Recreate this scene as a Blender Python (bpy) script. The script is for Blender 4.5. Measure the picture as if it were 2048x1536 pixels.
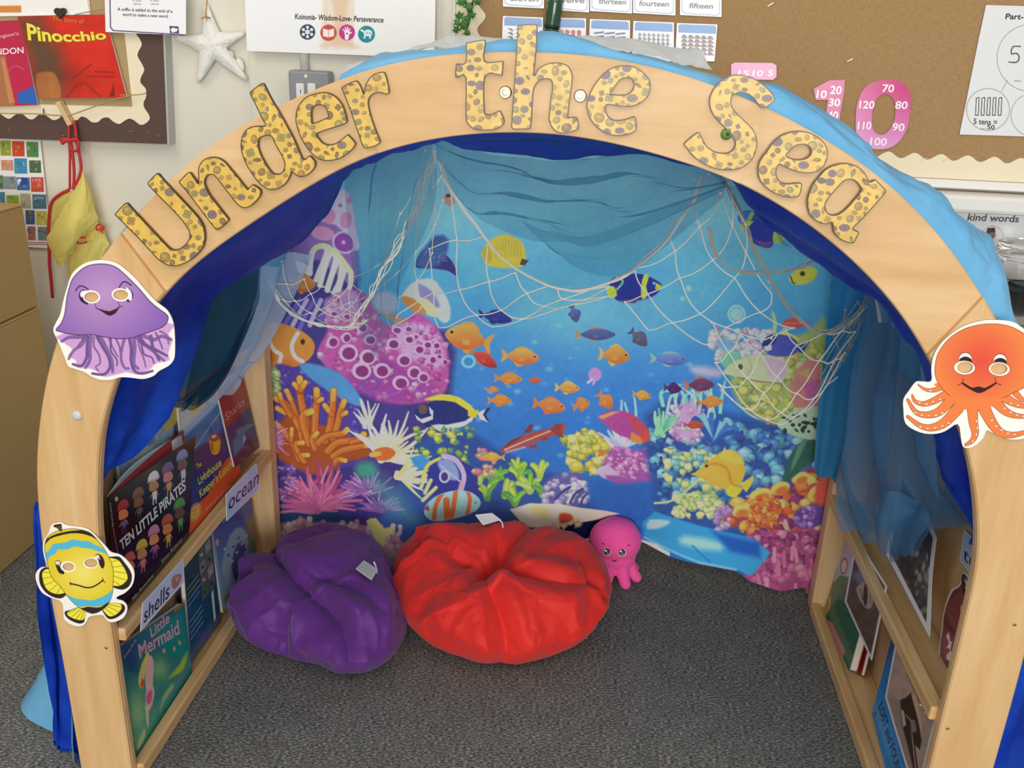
import bpy, bmesh, math, random
import numpy as np
from mathutils import Vector, Matrix
from mathutils.geometry import tessellate_polygon

for o in list(bpy.data.objects): bpy.data.objects.remove(o)
SC = bpy.context.scene
COL = SC.collection
random.seed(7)

# ------------------------------------------------------------------ camera
FPX = 1832.6
PITCH, YAW, ROLL = 0.3668, 0.0880, 0.0396
CAM = np.array([0.0723, -0.9968, 1.0608])
_c, _s = math.cos, math.sin
_f = np.array([-_s(YAW)*_c(PITCH), _c(YAW)*_c(PITCH), -_s(PITCH)])
_r = np.array([_c(YAW), _s(YAW), 0.0])
_d = np.cross(_f, _r)
U = 1.4          # metres per drawing unit (the den is about 1.76 m wide)
RIGHT = _c(ROLL)*_r - _s(ROLL)*_d
DOWN = _s(ROLL)*_r + _c(ROLL)*_d
FWD = _f
cam = bpy.data.cameras.new('camera')
cam.sensor_fit = 'HORIZONTAL'; cam.sensor_width = 36.0
cam.lens = 36.0*FPX/2048.0
cam.clip_start = 0.02; cam.clip_end = 60
camo = bpy.data.objects.new('camera', cam); COL.objects.link(camo)
m = Matrix.Identity(4)
for i in range(3):
    m[i][0] = RIGHT[i]; m[i][1] = -DOWN[i]; m[i][2] = -FWD[i]; m[i][3] = CAM[i]*U
camo.matrix_world = m
SC.camera = camo

# ------------------------------------------------------------------ world, light, exposure
SC.view_settings.view_transform = 'Standard'
SC.view_settings.look = 'None'
SC.view_settings.gamma = 1.0
SC.view_settings.use_curve_mapping = False
SC.view_settings.exposure = 0.0
world = bpy.data.worlds.new('room_ambient'); SC.world = world
world.use_nodes = True
world.node_tree.nodes['Background'].inputs[0].default_value = (1.0, 0.965, 0.92, 1)
world.node_tree.nodes['Background'].inputs[1].default_value = 0.40

def area(name, loc, target, sx, sy, power, color=(1, 1, 1)):
    L = bpy.data.lights.new(name, 'AREA'); L.shape = 'RECTANGLE'
    L.size = sx*U; L.size_y = sy*U; L.energy = power*U*U; L.color = color
    o = bpy.data.objects.new(name, L); COL.objects.link(o)
    o.location = [v*U for v in loc]
    o.rotation_euler = (Vector(target)-Vector(loc)).to_track_quat('-Z', 'Y').to_euler()
    return o
area('ceiling_panel_left', (-1.3, -0.7, 2.6), (-1.1, -0.4, 0), 0.6, 1.2, 15, (1.0, 0.95, 0.88))
area('ceiling_panel_right', (1.5, -1.3, 2.6), (1.3, -0.9, 0), 0.6, 1.2, 13, (1.0, 0.93, 0.84))
area('ceiling_panel_rear', (-0.2, -2.2, 2.5), (0.0, -1.2, 0.0), 1.2, 0.6, 14, (1.0, 0.96, 0.90))
area('frontal_fill', (0.5, -4.2, 1.1), (0.1, 0.6, 0.45), 2.8, 1.5, 125, (0.97, 0.98, 1.0))  # added light behind the camera, brightens the den interior from the front

# ------------------------------------------------------------------ measuring helpers (photograph pixel -> point on a real plane)
def rays(P):
    P = np.atleast_2d(np.asarray(P, float))
    a = (P[:, 0]-1024.0)/FPX; b = (P[:, 1]-768.0)/FPX
    return FWD[None]+a[:, None]*RIGHT[None]+b[:, None]*DOWN[None]
class Plane:
    def __init__(s, p0, n):
        s.p0 = np.asarray(p0, float); n = np.asarray(n, float); n = n/np.linalg.norm(n)
        s.n = n if n @ (CAM-s.p0) > 0 else -n
    def __call__(s, P, off=0.0):
        d = rays(P)
        t = ((s.p0-CAM) @ s.n)/(d @ s.n)
        return CAM[None]+d*t[:, None]+s.n[None]*np.asarray(off).reshape(-1, 1)
    def lift(s, off): return Plane(s.p0+s.n*off, s.n)
def PY(y): return Plane((0, y, 0), (0, 1, 0))
def PX(x): return Plane((x, 0, 0), (1, 0, 0))
def PZ(z): return Plane((0, 0, z), (0, 0, 1))
def plane3(a, b, c):
    a, b, c = map(np.asarray, (a, b, c)); return Plane(a, np.cross(b-a, c-a))
def K(ox, oy, s):          # a zoomed view of the photograph: view coordinates -> photograph pixels
    def g(*pts):
        P = pts[0] if len(pts) == 1 and isinstance(pts[0], (list, np.ndarray)) else pts
        return [(ox+x/s, oy+y/s) for x, y in P]
    return g
def pt(px, py, y): return PY(y)([(px, py)])[0]

# ------------------------------------------------------------------ colour and noise
def S(h):
    if not isinstance(h, str): return np.asarray(h, float)
    h = h.lstrip('#'); return np.array([int(h[i:i+2], 16)/255 for i in (0, 2, 4)])
def lin(c):
    c = np.clip(np.asarray(c, float), 0, 1)
    return np.where(c <= 0.04045, c/12.92, ((c+0.055)/1.055)**2.4)
def vnoise(x, y, seed=0):
    xi = np.floor(x).astype(np.int64); yi = np.floor(y).astype(np.int64)
    fx = x-xi; fy = y-yi
    fx = fx*fx*(3-2*fx); fy = fy*fy*(3-2*fy)
    def h(a, b):
        n = (a*374761393+b*668265263+seed*974634777) & 0x7fffffff
        n = ((n ^ (n >> 13))*1274126177) & 0x7fffffff
        return ((n ^ (n >> 16)) & 0xffff)/65535.0
    return (h(xi, yi)*(1-fx)+h(xi+1, yi)*fx)*(1-fy)+(h(xi, yi+1)*(1-fx)+h(xi+1, yi+1)*fx)*fy
def fbm(x, y, seed=0, o=4):
    x = np.asarray(x, float); y = np.asarray(y, float)
    r = 0; a = .5; t = 0
    for k in range(o):
        r = r+a*vnoise(x*2**k, y*2**k, seed+k*17); t += a; a *= .55
    return r/t
def smooth(pts, n=6, closed=True):
    P = np.asarray(pts, float); N = len(P); out = []
    rng = range(N) if closed else range(N-1)
    for i in rng:
        if closed: p0, p1, p2, p3 = P[i-1], P[i], P[(i+1) % N], P[(i+2) % N]
        else: p0, p1, p2, p3 = P[max(i-1, 0)], P[i], P[i+1], P[min(i+2, N-1)]
        for k in range(n):
            t = k/n
            out.append(.5*((2*p1)+(-p0+p2)*t+(2*p0-5*p1+4*p2-p3)*t*t+(-p0+3*p1-3*p2+p3)*t**3))
    if not closed: out.append(P[-1])
    return np.array(out)
def sdf_poly(X, Y, pts):
    P = np.asarray(pts, float); Q = np.roll(P, -1, 0)
    d = np.full(X.shape, 1e9); inside = np.zeros(X.shape, bool)
    for (ax, ay), (bx_, by_) in zip(P, Q):
        ex, ey = bx_-ax, by_-ay; L = ex*ex+ey*ey
        if L < 1e-12: continue
        t = np.clip(((X-ax)*ex+(Y-ay)*ey)/L, 0, 1)
        d = np.minimum(d, (X-ax-t*ex)**2+(Y-ay-t*ey)**2)
        c = (ay > Y) != (by_ > Y)
        with np.errstate(divide='ignore', invalid='ignore'):
            inside ^= c & (X < ex*(Y-ay)/(ey if ey else 1e-9)+ax)
    d = np.sqrt(d); return np.where(inside, -d, d)
def dist_line(X, Y, pts):
    P = np.asarray(pts, float); d = np.full(X.shape, 1e9); T = np.zeros(X.shape)
    n = len(P)-1
    for i in range(n):
        ax, ay = P[i]; ex, ey = P[i+1]-P[i]; L = ex*ex+ey*ey+1e-12
        t = np.clip(((X-ax)*ex+(Y-ay)*ey)/L, 0, 1)
        q = (X-ax-t*ex)**2+(Y-ay-t*ey)**2
        m_ = q < d; d = np.where(m_, q, d); T = np.where(m_, (i+t)/n, T)
    return np.sqrt(d), T

class Canvas:              # a print: colours sampled on a fine grid, later carried by the vertices of a sheet
    def __init__(s, x0, y0, x1, y1, step, bg):
        s.x = np.arange(x0, x1+step*.5, step); s.y = np.arange(y0, y1+step*.5, step); s.st = step
        s.X, s.Y = np.meshgrid(s.x, s.y)
        s.C = np.empty(s.X.shape+(3,)); s.C[:] = S(bg)
    def win(s, x0, y0, x1, y1):
        i0 = max(int((y0-s.y[0])/s.st)-1, 0); i1 = min(int((y1-s.y[0])/s.st)+2, len(s.y))
        j0 = max(int((x0-s.x[0])/s.st)-1, 0); j1 = min(int((x1-s.x[0])/s.st)+2, len(s.x))
        if i1 <= i0 or j1 <= j0: return None
        return (slice(i0, i1), slice(j0, j1))
    def put(s, w, a, col):
        c = S(col) if not callable(col) else col(s.X[w], s.Y[w])
        a = np.clip(a, 0, 1)[..., None]
        s.C[w] = s.C[w]*(1-a)+c*a
    def poly(s, pts, col, soft=1.2, n=0, a=1.0):
        P = smooth(pts, n) if n else np.asarray(pts, float)
        w = s.win(P[:, 0].min()-soft, P[:, 1].min()-soft, P[:, 0].max()+soft, P[:, 1].max()+soft)
        if w is None: return
        d = sdf_poly(s.X[w], s.Y[w], P)
        s.put(w, a*(.5-d/soft), col)
    def ell(s, cx, cy, rx, ry, ang, col, soft=1.2, a=1.0, wob=0, seed=0):
        R = max(rx, ry)*(1+wob)+soft
        w = s.win(cx-R, cy-R, cx+R, cy+R)
        if w is None: return
        t = math.radians(ang); dx = s.X[w]-cx; dy = s.Y[w]-cy
        u = (dx*_c(t)+dy*_s(t))/rx; v = (-dx*_s(t)+dy*_c(t))/ry
        r = np.sqrt(u*u+v*v)
        if wob:
            th = np.arctan2(v, u); r = r/(1+wob*(np.sin(3*th+seed)+np.sin(5*th+2*seed))*.5)
        s.put(w, a*(.5-(r-1)*min(rx, ry)/soft), col)
    def ring(s, cx, cy, rx, ry, ang, wd, col, soft=1.2, a=1.0):
        R = max(rx, ry)+wd+soft
        w = s.win(cx-R, cy-R, cx+R, cy+R)
        if w is None: return
        t = math.radians(ang); dx = s.X[w]-cx; dy = s.Y[w]-cy
        u = (dx*_c(t)+dy*_s(t))/rx; v = (-dx*_s(t)+dy*_c(t))/ry
        d = np.abs(np.sqrt(u*u+v*v)-1)*min(rx, ry)
        s.put(w, a*(.5-(d-wd/2)/soft), col)
    def line(s, pts, wd, col, soft=1.0, n=0, taper=0.0, a=1.0):
        P = smooth(pts, n, False) if n else np.asarray(pts, float)
        g = wd+soft
        w = s.win(P[:, 0].min()-g, P[:, 1].min()-g, P[:, 0].max()+g, P[:, 1].max()+g)
        if w is None: return
        d, T = dist_line(s.X[w], s.Y[w], P)
        ww = wd/2*(1-taper*T)
        s.put(w, a*(.5-(d-ww)/soft), col)
    def soft_blob(s, cx, cy, rx, ry, col, a=1.0, p=1.0):
        w = s.win(cx-3*rx, cy-3*ry, cx+3*rx, cy+3*ry)
        if w is None: return
        r = ((s.X[w]-cx)/rx)**2+((s.Y[w]-cy)/ry)**2
        s.put(w, a*np.exp(-r*p), col)
    def mottle(s, sc, amt, seed=0):
        n = fbm(s.X/sc, s.Y/sc, seed)-.5
        s.C = np.clip(s.C*(1+amt*2*n[..., None]), 0, 1)

# ------------------------------------------------------------------ materials
MATS = {}
def mat(name, col=None, rough=.6, attr=False, metal=0.0, spec=.5, sheen=0.0, bump=None, alpha=None, coat=0.0, transl=0.0):
    if name in MATS: return MATS[name]
    M = bpy.data.materials.new(name); M.use_nodes = True; MATS[name] = M
    nt = M.node_tree; b = nt.nodes['Principled BSDF']
    b.inputs['Roughness'].default_value = rough; b.inputs['Metallic'].default_value = metal
    b.inputs['Specular IOR Level'].default_value = spec
    b.inputs['Sheen Weight'].default_value = sheen
    b.inputs['Coat Weight'].default_value = coat
    if attr:
        a = nt.nodes.new('ShaderNodeAttribute'); a.attribute_name = 'Col'
        nt.links.new(a.outputs['Color'], b.inputs['Base Color'])
    elif col is not None:
        b.inputs['Base Color'].default_value = (*lin(S(col)), 1)
    if bump:
        sc, st, dist = bump
        n = nt.nodes.new('ShaderNodeTexNoise'); n.inputs['Scale'].default_value = sc; n.inputs['Detail'].default_value = 4
        tc = nt.nodes.new('ShaderNodeTexCoord'); nt.links.new(tc.outputs['Object'], n.inputs['Vector'])
        bp = nt.nodes.new('ShaderNodeBump'); bp.inputs['Strength'].default_value = st; bp.inputs['Distance'].default_value = dist
        nt.links.new(n.outputs['Fac'], bp.inputs['Height']); nt.links.new(bp.outputs['Normal'], b.inputs['Normal'])
    out = nt.nodes['Material Output']; last = b.outputs[0]
    if transl:
        tr = nt.nodes.new('ShaderNodeBsdfTranslucent')
        if attr: nt.links.new(a.outputs['Color'], tr.inputs['Color'])
        else: tr.inputs['Color'].default_value = (*lin(S(col)), 1)
        mx = nt.nodes.new('ShaderNodeMixShader'); mx.inputs[0].default_value = transl
        nt.links.new(last, mx.inputs[1]); nt.links.new(tr.outputs[0], mx.inputs[2]); last = mx.outputs[0]
    if alpha is not None:
        tp = nt.nodes.new('ShaderNodeBsdfTransparent')
        mx = nt.nodes.new('ShaderNodeMixShader'); mx.inputs[0].default_value = alpha
        nt.links.new(tp.outputs[0], mx.inputs[1]); nt.links.new(last, mx.inputs[2]); last = mx.outputs[0]
    nt.links.new(last, out.inputs[0])
    return M
PRINT = mat('printed_paper', rough=.55, attr=True, spec=.3)
GLOSS = mat('laminated_print', rough=.16, attr=True, spec=.5)
CLOTHP = mat('printed_polyester', rough=.75, attr=True, spec=.15, transl=.25)

# ------------------------------------------------------------------ objects
def wloc(o):
    p = np.zeros(3)
    while o is not None: p = p+np.array(o.location); o = o.parent
    return p/U
def tag(o, label=None, cat=None, group=None, kind=None):
    if label: o['label'] = label
    if cat: o['category'] = cat
    if group: o['group'] = group
    if kind: o['kind'] = kind
    return o
def thing(name, label, cat, loc=(0, 0, 0), group=None):
    o = bpy.data.objects.new(name, None); COL.objects.link(o); o.location = [float(v)*U for v in loc]
    o.empty_display_size = .05
    return tag(o, label, cat, group)
class Piece:
    def __init__(s): s.V = []; s.F = []; s.C = []; s.n = 0
    def add(s, V, F, C=None):
        V = np.asarray(V, float).reshape(-1, 3)
        if len(V) == 0: return s
        s.V.append(V)
        s.F.append((F+s.n) if isinstance(F, np.ndarray) else [[int(i)+s.n for i in f] for f in F])
        if C is None: C = (1, 1, 1)
        C = np.asarray(C, float)
        if C.ndim == 1: C = np.tile(C, (len(V), 1))
        s.C.append(C); s.n += len(V); return s
    def build(s, name, M, parent=None, smooth_=False, loc=None, gain=1.0, auto=None):
        V = np.concatenate(s.V)
        if parent is not None: V = V-wloc(parent); o_loc = np.zeros(3)
        else:
            o_loc = np.array([V[:, 0].mean(), V[:, 1].mean(), V[:, 2].min()]) if loc is None else np.array(loc)
            V = V-o_loc
        me = bpy.data.meshes.new(name)
        loops = []; totals = []
        for F in s.F:
            if isinstance(F, np.ndarray): loops.append(F.ravel()); totals.append(np.full(len(F), F.shape[1]))
            else:
                for f in F: loops.append(np.array(f)); totals.append(np.array([len(f)]))
        loops = np.concatenate(loops).astype(np.int32); totals = np.concatenate(totals).astype(np.int32)
        starts = np.concatenate([[0], np.cumsum(totals)[:-1]]).astype(np.int32)
        me.vertices.add(len(V)); me.vertices.foreach_set('co', (V*U).astype(np.float32).ravel())
        me.loops.add(len(loops)); me.loops.foreach_set('vertex_index', loops)
        me.polygons.add(len(totals)); me.polygons.foreach_set('loop_start', starts)
        try: me.polygons.foreach_set('loop_total', totals)
        except Exception: pass
        me.polygons.foreach_set('use_smooth', np.full(len(totals), bool(smooth_)))
        me.update(calc_edges=True); me.validate()
        at = me.color_attributes.new('Col', 'FLOAT_COLOR', 'POINT')
        C = np.concatenate(s.C); C = np.clip(lin(C)*gain, 0, 1)
        at.data.foreach_set('color', np.c_[C, np.ones(len(C))].astype(np.float32).ravel())
        ml = M if isinstance(M, (list, tuple)) else [M]
        for q in ml: me.materials.append(q)
        o = bpy.data.objects.new(name, me); COL.objects.link(o)
        o.location = [float(v)*U for v in o_loc]
        if parent is not None: o.parent = parent
        return o
def box_vf(c, h, rot=None):
    V = np.array([[x, y, z] for x in (-1, 1) for y in (-1, 1) for z in (-1, 1)], float)*np.asarray(h, float)
    if rot is not None: V = V @ np.asarray(rot).T
    F = np.array([[0, 1, 3, 2], [4, 6, 7, 5], [0, 4, 5, 1], [2, 3, 7, 6], [0, 2, 6, 4], [1, 5, 7, 3]])
    return V+np.asarray(c, float), F
def bevel(o, w, seg=2):
    md = o.modifiers.new('bevel', 'BEVEL'); md.width = w*U; md.segments = seg; md.limit_method = 'ANGLE'
    md.angle_limit = math.radians(40); return o
def box(name, lo, hi, M, parent=None, bev=.002):
    lo = np.array(lo, float); hi = np.array(hi, float)
    V, F = box_vf((lo+hi)/2, (hi-lo)/2)
    o = Piece().add(V, F).build(name, M, parent)
    if bev: bevel(o, bev)
    return o
def tube_vf(P, r, seg=8, closed=False):
    P = np.asarray(P, float); n = len(P); r = np.broadcast_to(np.asarray(r, float), (n,))
    T = np.gradient(P, axis=0); T /= np.linalg.norm(T, axis=1)[:, None]+1e-12
    up = np.array([0, 0, 1.0]) if abs(T[0][2]) < .9 else np.array([1.0, 0, 0])
    a = np.cross(T[0], up); a /= np.linalg.norm(a); V = []
    for i in range(n):
        a = a-T[i]*(a @ T[i]); a /= np.linalg.norm(a)+1e-12; b = np.cross(T[i], a)
        for k in range(seg):
            t = 2*math.pi*k/seg; V.append(P[i]+r[i]*(_c(t)*a+_s(t)*b))
    F = [[i*seg+k, i*seg+(k+1) % seg, (i+1)*seg+(k+1) % seg, (i+1)*seg+k] for i in range(n-1) for k in range(seg)]
    F = [list(f) for f in F]+[list(range(seg))[::-1], [(n-1)*seg+k for k in range(seg)]]
    return np.array(V), F
def tube_fast(P, r, seg=4):            # open-ended quads only, for cords
    V, F = tube_vf(P, r, seg); return V, np.array(F[:-2])
def lathe_vf(c, prof, seg=24, axis='z'):
    V = []; F = []
    for r, z in prof:
        for k in range(seg):
            t = 2*math.pi*k/seg
            p = (r*_c(t), r*_s(t), z)
            if axis == 'y': p = (p[0], z, p[1])
            V.append(p)
    n = len(prof)
    for i in range(n-1):
        for k in range(seg): F.append([i*seg+k, i*seg+(k+1) % seg, (i+1)*seg+(k+1) % seg, (i+1)*seg+k])
    F += [list(range(seg))[::-1], [(n-1)*seg+k for k in range(seg)]]
    return np.array(V)+np.asarray(c, float), F
def poly_prism(pts3, n, th):           # flat outline (3-D points) with thickness th behind it (against n)
    P = np.asarray(pts3, float); N = len(P); n = np.asarray(n, float)
    tris = tessellate_polygon([[Vector(p) for p in P]])
    V = np.r_[P, P-n*th]
    F = [list(t) for t in tris]+[[a+N, c+N, b+N] for a, b, c in tris]
    F += [[i, (i+1) % N, (i+1) % N+N, i+N] for i in range(N)]
    return V, F
def grid_faces(nv, nu):
    i = np.arange(nv-1)[:, None]*nu+np.arange(nu-1)[None]
    i = i.ravel(); return np.c_[i, i+1, i+nu+1, i+nu]
def catmull_grid(G, nv, nu):
    G = np.asarray(G, float)
    def ax0(A, n):
        m_ = A.shape[0]; t = np.linspace(0, m_-1, n); i = np.clip(np.floor(t).astype(int), 0, m_-2); f = (t-i)[:, None, None]
        if m_ == 2: return A[i]*(1-f)+A[i+1]*f
        Ap = np.concatenate([2*A[:1]-A[1:2], A, 2*A[-1:]-A[-2:-1]])
        p0, p1, p2, p3 = Ap[i], Ap[i+1], Ap[i+2], Ap[i+3]
        return .5*(2*p1+(-p0+p2)*f+(2*p0-5*p1+4*p2-p3)*f*f+(-p0+3*p1-3*p2+p3)*f**3)
    A = ax0(G, nv); A = ax0(A.transpose(1, 0, 2), nu).transpose(1, 0, 2)
    return A
def pgrid(rows):                       # rows of (px, py, y): photograph pixel and real distance y behind the front of the arch
    return np.array([[pt(*q) for q in r] for r in rows])
def cloth(rows, nv, nu, folds=None, raw=False):
    A = catmull_grid(rows if raw else pgrid(rows), nv, nu)
    if folds is not None:
        du = np.gradient(A, axis=1); dv = np.gradient(A, axis=0)
        N = np.cross(du, dv); N /= np.linalg.norm(N, axis=2)[..., None]+1e-12
        v, u = np.meshgrid(np.linspace(0, 1, nv), np.linspace(0, 1, nu), indexing='ij')
        A = A+N*folds(u, v)[..., None]
    return A
def add_grid(P, A, C=None):
    nv, nu = A.shape[:2]
    return P.add(A.reshape(-1, 3), grid_faces(nv, nu), C if C is None or np.ndim(C) == 1 else np.asarray(C).reshape(-1, 3))

def text_mesh(s, shear=0.0, bold=0.0, align='LEFT', spacing=1.0):
    cu = bpy.data.curves.new('t', 'FONT'); cu.body = s; cu.size = 1; cu.shear = shear; cu.offset = bold
    cu.align_x = align; cu.space_character = spacing; cu.resolution_u = 3
    o = bpy.data.objects.new('t', cu); COL.objects.link(o)
    dg = bpy.context.evaluated_depsgraph_get(); me = o.evaluated_get(dg).to_mesh()
    V = np.array([v.co[:2] for v in me.vertices]).reshape(-1, 2); F = [list(p.vertices) for p in me.polygons]
    o.evaluated_get(dg).to_mesh_clear(); bpy.data.objects.remove(o); bpy.data.curves.remove(cu)
    return V, F
def add_text(P, s, surf, a, b, h, col, off=.0006, shear=0.0, bold=0.0, up=None, stretch=True, arc=None):
    """lettering on a surface from baseline point a to baseline point b (photo px), cap height vector up or h px"""
    V, F = text_mesh(s, shear, bold)
    if len(V) == 0: return
    a = np.array(a, float); b = np.array(b, float); w = V[:, 0].max()-V[:, 0].min(); V[:, 0] -= V[:, 0].min()
    ux = (b-a)/w
    if up is None:
        d = (b-a)/np.linalg.norm(b-a); up = np.array([d[1], -d[0]])*h
    uy = np.array(up, float)/0.70
    Q = a[None]+V[:, :1]*ux[None]+V[:, 1:]*uy[None]
    if arc is not None: Q = Q+arc((V[:, :1]/w))*(np.array(up, float)/np.linalg.norm(up))[None]
    P.add(surf(Q, off), F, S(col))

def cut_sheet(P, cv, surf, inside=None, th=.0012, gain=1.0, edge=None, disp=None):
    """sheet carrying the print cv; inside = signed distance grid (<0 kept) or None for the whole rectangle"""
    H, W = cv.X.shape
    if inside is None:
        Q = np.c_[cv.X.ravel(), cv.Y.ravel()]
        V = surf(Q); 
        if disp is not None: V = V+disp(V)
        P.add(V, grid_faces(H, W)[:, ::-1], cv.C.reshape(-1, 3)); 
        if not th: return P
        b = np.concatenate([np.arange(W), np.arange(1, H)*W+W-1, (H-1)*W+np.arange(W-2, -1, -1), np.arange(H-2, 0, -1)*W])
        V2 = V[b]; n = len(b); Vb = V2-surf.n*th
        i = np.arange(n); j = (i+1) % n
        P.add(np.r_[V2, Vb], np.c_[i, j, j+n, i+n], S(edge) if edge is not None else np.r_[cv.C.reshape(-1, 3)[b]]*2 if False else np.tile(cv.C.reshape(-1, 3)[b], (2, 1)))
        c4 = [0, W-1, len(b)-1 and (W-1+H-1), 2*(W-1)+H-1]
        P.add(Vb[c4], [[3, 2, 1, 0]], (.85, .85, .83))
        return P
    D = inside; ins = D < 0
    idx = -np.ones((H, W), int); idx[ins] = np.arange(ins.sum())
    pts = [np.c_[cv.X[ins], cv.Y[ins]]]; cols = [cv.C[ins]]
    cells = ins[:-1, :-1].astype(int)+ins[:-1, 1:]+ins[1:, 1:]+ins[1:, :-1]
    fi, fj = np.nonzero(cells == 4)
    quads = np.c_[idx[fi, fj], idx[fi+1, fj], idx[fi+1, fj+1], idx[fi, fj+1]]
    nb = int(ins.sum()); ex = {}; epts = []; ecol = []; polys = []; bedges = []
    def cross(p, q):
        k = (p, q) if p < q else (q, p)
        if k in ex: return ex[k]
        a, b = D[k[0]], D[k[1]]; t = a/(a-b)
        x = cv.X[k[0]]*(1-t)+cv.X[k[1]]*t; y = cv.Y[k[0]]*(1-t)+cv.Y[k[1]]*t
        ex[k] = nb+len(epts); epts.append((x, y)); ecol.append(cv.C[k[0]] if a < 0 else cv.C[k[1]]); return ex[k]
    bi, bj = np.nonzero((cells > 0) & (cells < 4))
    for i, j in zip(bi.tolist(), bj.tolist()):
        c = [(i, j), (i+1, j), (i+1, j+1), (i, j+1)]; poly = []; cr = []
        for k in range(4):
            p, q = c[k], c[(k+1) % 4]
            if ins[p]: poly.append(int(idx[p]))
            if ins[p] != ins[q]:
                e = cross(p, q); poly.append(e); cr.append((e, bool(ins[p])))
        if len(poly) >= 3: polys.append(poly)
        if len(cr) == 2:
            (e0, o0), (e1, o1) = cr
            bedges.append((e0, e1) if o0 else (e1, e0))
    allp = np.concatenate(pts+[np.array(epts).reshape(-1, 2)]); allc = np.concatenate(cols+[np.array(ecol).reshape(-1, 3)])
    V = surf(allp)
    if disp is not None: V = V+disp(V)
    P.add(V, quads, allc); base = P.n-len(V)
    P.V.append(np.zeros((0, 3))); P.C.append(np.zeros((0, 3)))
    P.F.append([[k+base for k in f] for f in polys])
    if th and bedges:
        be = np.array(bedges); u, inv = np.unique(be, return_inverse=True); inv = inv.reshape(be.shape); n = len(u)
        Vt = V[u]; Vb = Vt-surf.n*th
        ce = np.tile(S(edge), (2*n, 1)) if edge is not None else np.tile(allc[u], (2, 1))
        P.add(np.r_[Vt, Vb], np.c_[inv[:, 0], inv[:, 1], inv[:, 1]+n, inv[:, 0]+n], ce)
        # plain back
        P.add(V-surf.n*th, quads[:, ::-1], (.9, .89, .86))
    return P
# ================================================================== the room
WALL_Y = 1.0
def nodes_mat(name, rough=.8, spec=.3):
    M = bpy.data.materials.new(name); M.use_nodes = True; MATS[name] = M
    nt = M.node_tree; b = nt.nodes['Principled BSDF']; b.inputs['Roughness'].default_value = rough
    b.inputs['Specular IOR Level'].default_value = spec
    tc = nt.nodes.new('ShaderNodeTexCoord')
    return M, nt, b, tc
def ramp(nt, fac, stops):
    r = nt.nodes.new('ShaderNodeValToRGB'); e = r.color_ramp.elements
    while len(e) < len(stops): e.new(.5)
    for q, (p, c) in zip(e, stops): q.position = p; q.color = (*lin(S(c)), 1)
    nt.links.new(fac, r.inputs[0]); return r.outputs[0]
def noise(nt, vec, scale, detail=4, rough=.5, mp=None):
    if mp is not None:
        m_ = nt.nodes.new('ShaderNodeMapping'); m_.inputs['Scale'].default_value = mp[:3]
        if len(mp) > 3: m_.inputs['Rotation'].default_value = mp[3:6]
        nt.links.new(vec, m_.inputs[0]); vec = m_.outputs[0]
    n = nt.nodes.new('ShaderNodeTexNoise'); n.inputs['Scale'].default_value = scale; n.inputs['Detail'].default_value = detail
    n.inputs['Roughness'].default_value = rough; nt.links.new(vec, n.inputs['Vector']); return n.outputs['Fac']
def bump(nt, b, h, st, dist):
    p = nt.nodes.new('ShaderNodeBump'); p.inputs['Strength'].default_value = st; p.inputs['Distance'].default_value = dist
    nt.links.new(h, p.inputs['Height']); nt.links.new(p.outputs[0], b.inputs['Normal'])
def mixc(nt, fac, a, b, mode='MIX'):
    m_ = nt.nodes.new('ShaderNodeMix'); m_.data_type = 'RGBA'; m_.blend_type = mode
    if isinstance(fac, float): m_.inputs[0].default_value = fac
    else: nt.links.new(fac, m_.inputs[0])
    nt.links.new(a, m_.inputs[6]); nt.links.new(b, m_.inputs[7]); return m_.outputs[2]

M_CARPET, nt, b, tc = nodes_mat('grey_carpet', .95, .1)
f1 = noise(nt, tc.outputs['Object'], 1, 3, .6, (120, 320, 200)); f2 = noise(nt, tc.outputs['Object'], 16, 3)
c1 = ramp(nt, f1, [(.34, '#4a4a49'), (.5, '#7e7d7a'), (.66, '#c9c7c0')])
c2 = ramp(nt, f2, [(.3, '#969594'), (.7, '#c0bfbd')])
nt.links.new(mixc(nt, .6, c1, c2, 'MULTIPLY'), b.inputs['Base Color']); bump(nt, b, f1, .8, .003)
M_WALL, nt, b, tc = nodes_mat('painted_wall', .7, .3)
f1 = noise(nt, tc.outputs['Object'], 2.0, 3)
nt.links.new(ramp(nt, f1, [(.3, '#e2dcca'), (.7, '#e8e2d1')]), b.inputs['Base Color'])
M_HESS, nt, b, tc = nodes_mat('brown_hessian', .95, .1)
wv = noise(nt, tc.outputs['Object'], 1, 2, .5, (900, 900, 60)); wh = noise(nt, tc.outputs['Object'], 1, 2, .5, (40, 900, 900))
c1 = ramp(nt, wv, [(.3, '#a88559'), (.7, '#c09d71')]); c2 = ramp(nt, wh, [(.3, '#d8d2ca'), (.7, '#ffffff')])
nt.links.new(mixc(nt, .6, c1, c2, 'MULTIPLY'), b.inputs['Base Color']); bump(nt, b, wv, .3, .001)
def wood_mat(name, a, bcol, ccol, mp, rough=.42, sc=1.0):
    M, nt, b, tc = nodes_mat(name, rough, .4)
    n1 = noise(nt, tc.outputs['Object'], 1*sc, 4, .55, mp); n2 = noise(nt, tc.outputs['Object'], 3.2*sc, 5, .7, mp)
    c1 = ramp(nt, n1, [(.32, a), (.5, bcol), (.68, ccol)])
    c2 = ramp(nt, n2, [(.3, '#f4eee6'), (.65, '#ffffff')])
    nt.links.new(mixc(nt, .7, c1, c2, 'MULTIPLY'), b.inputs['Base Color']); return M
M_WOOD = wood_mat('birch_ply_board', '#cfa770', '#d7b07b', '#deba89', (3, 30, 22))
M_WOODV = wood_mat('birch_ply_upright', '#cfa770', '#d7b07b', '#deba89', (24, 30, 2.5))
M_PINE = wood_mat('pine_shelf', '#cfa36a', '#dfb880', '#e7c592', (40, 2.5, 40))
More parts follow.
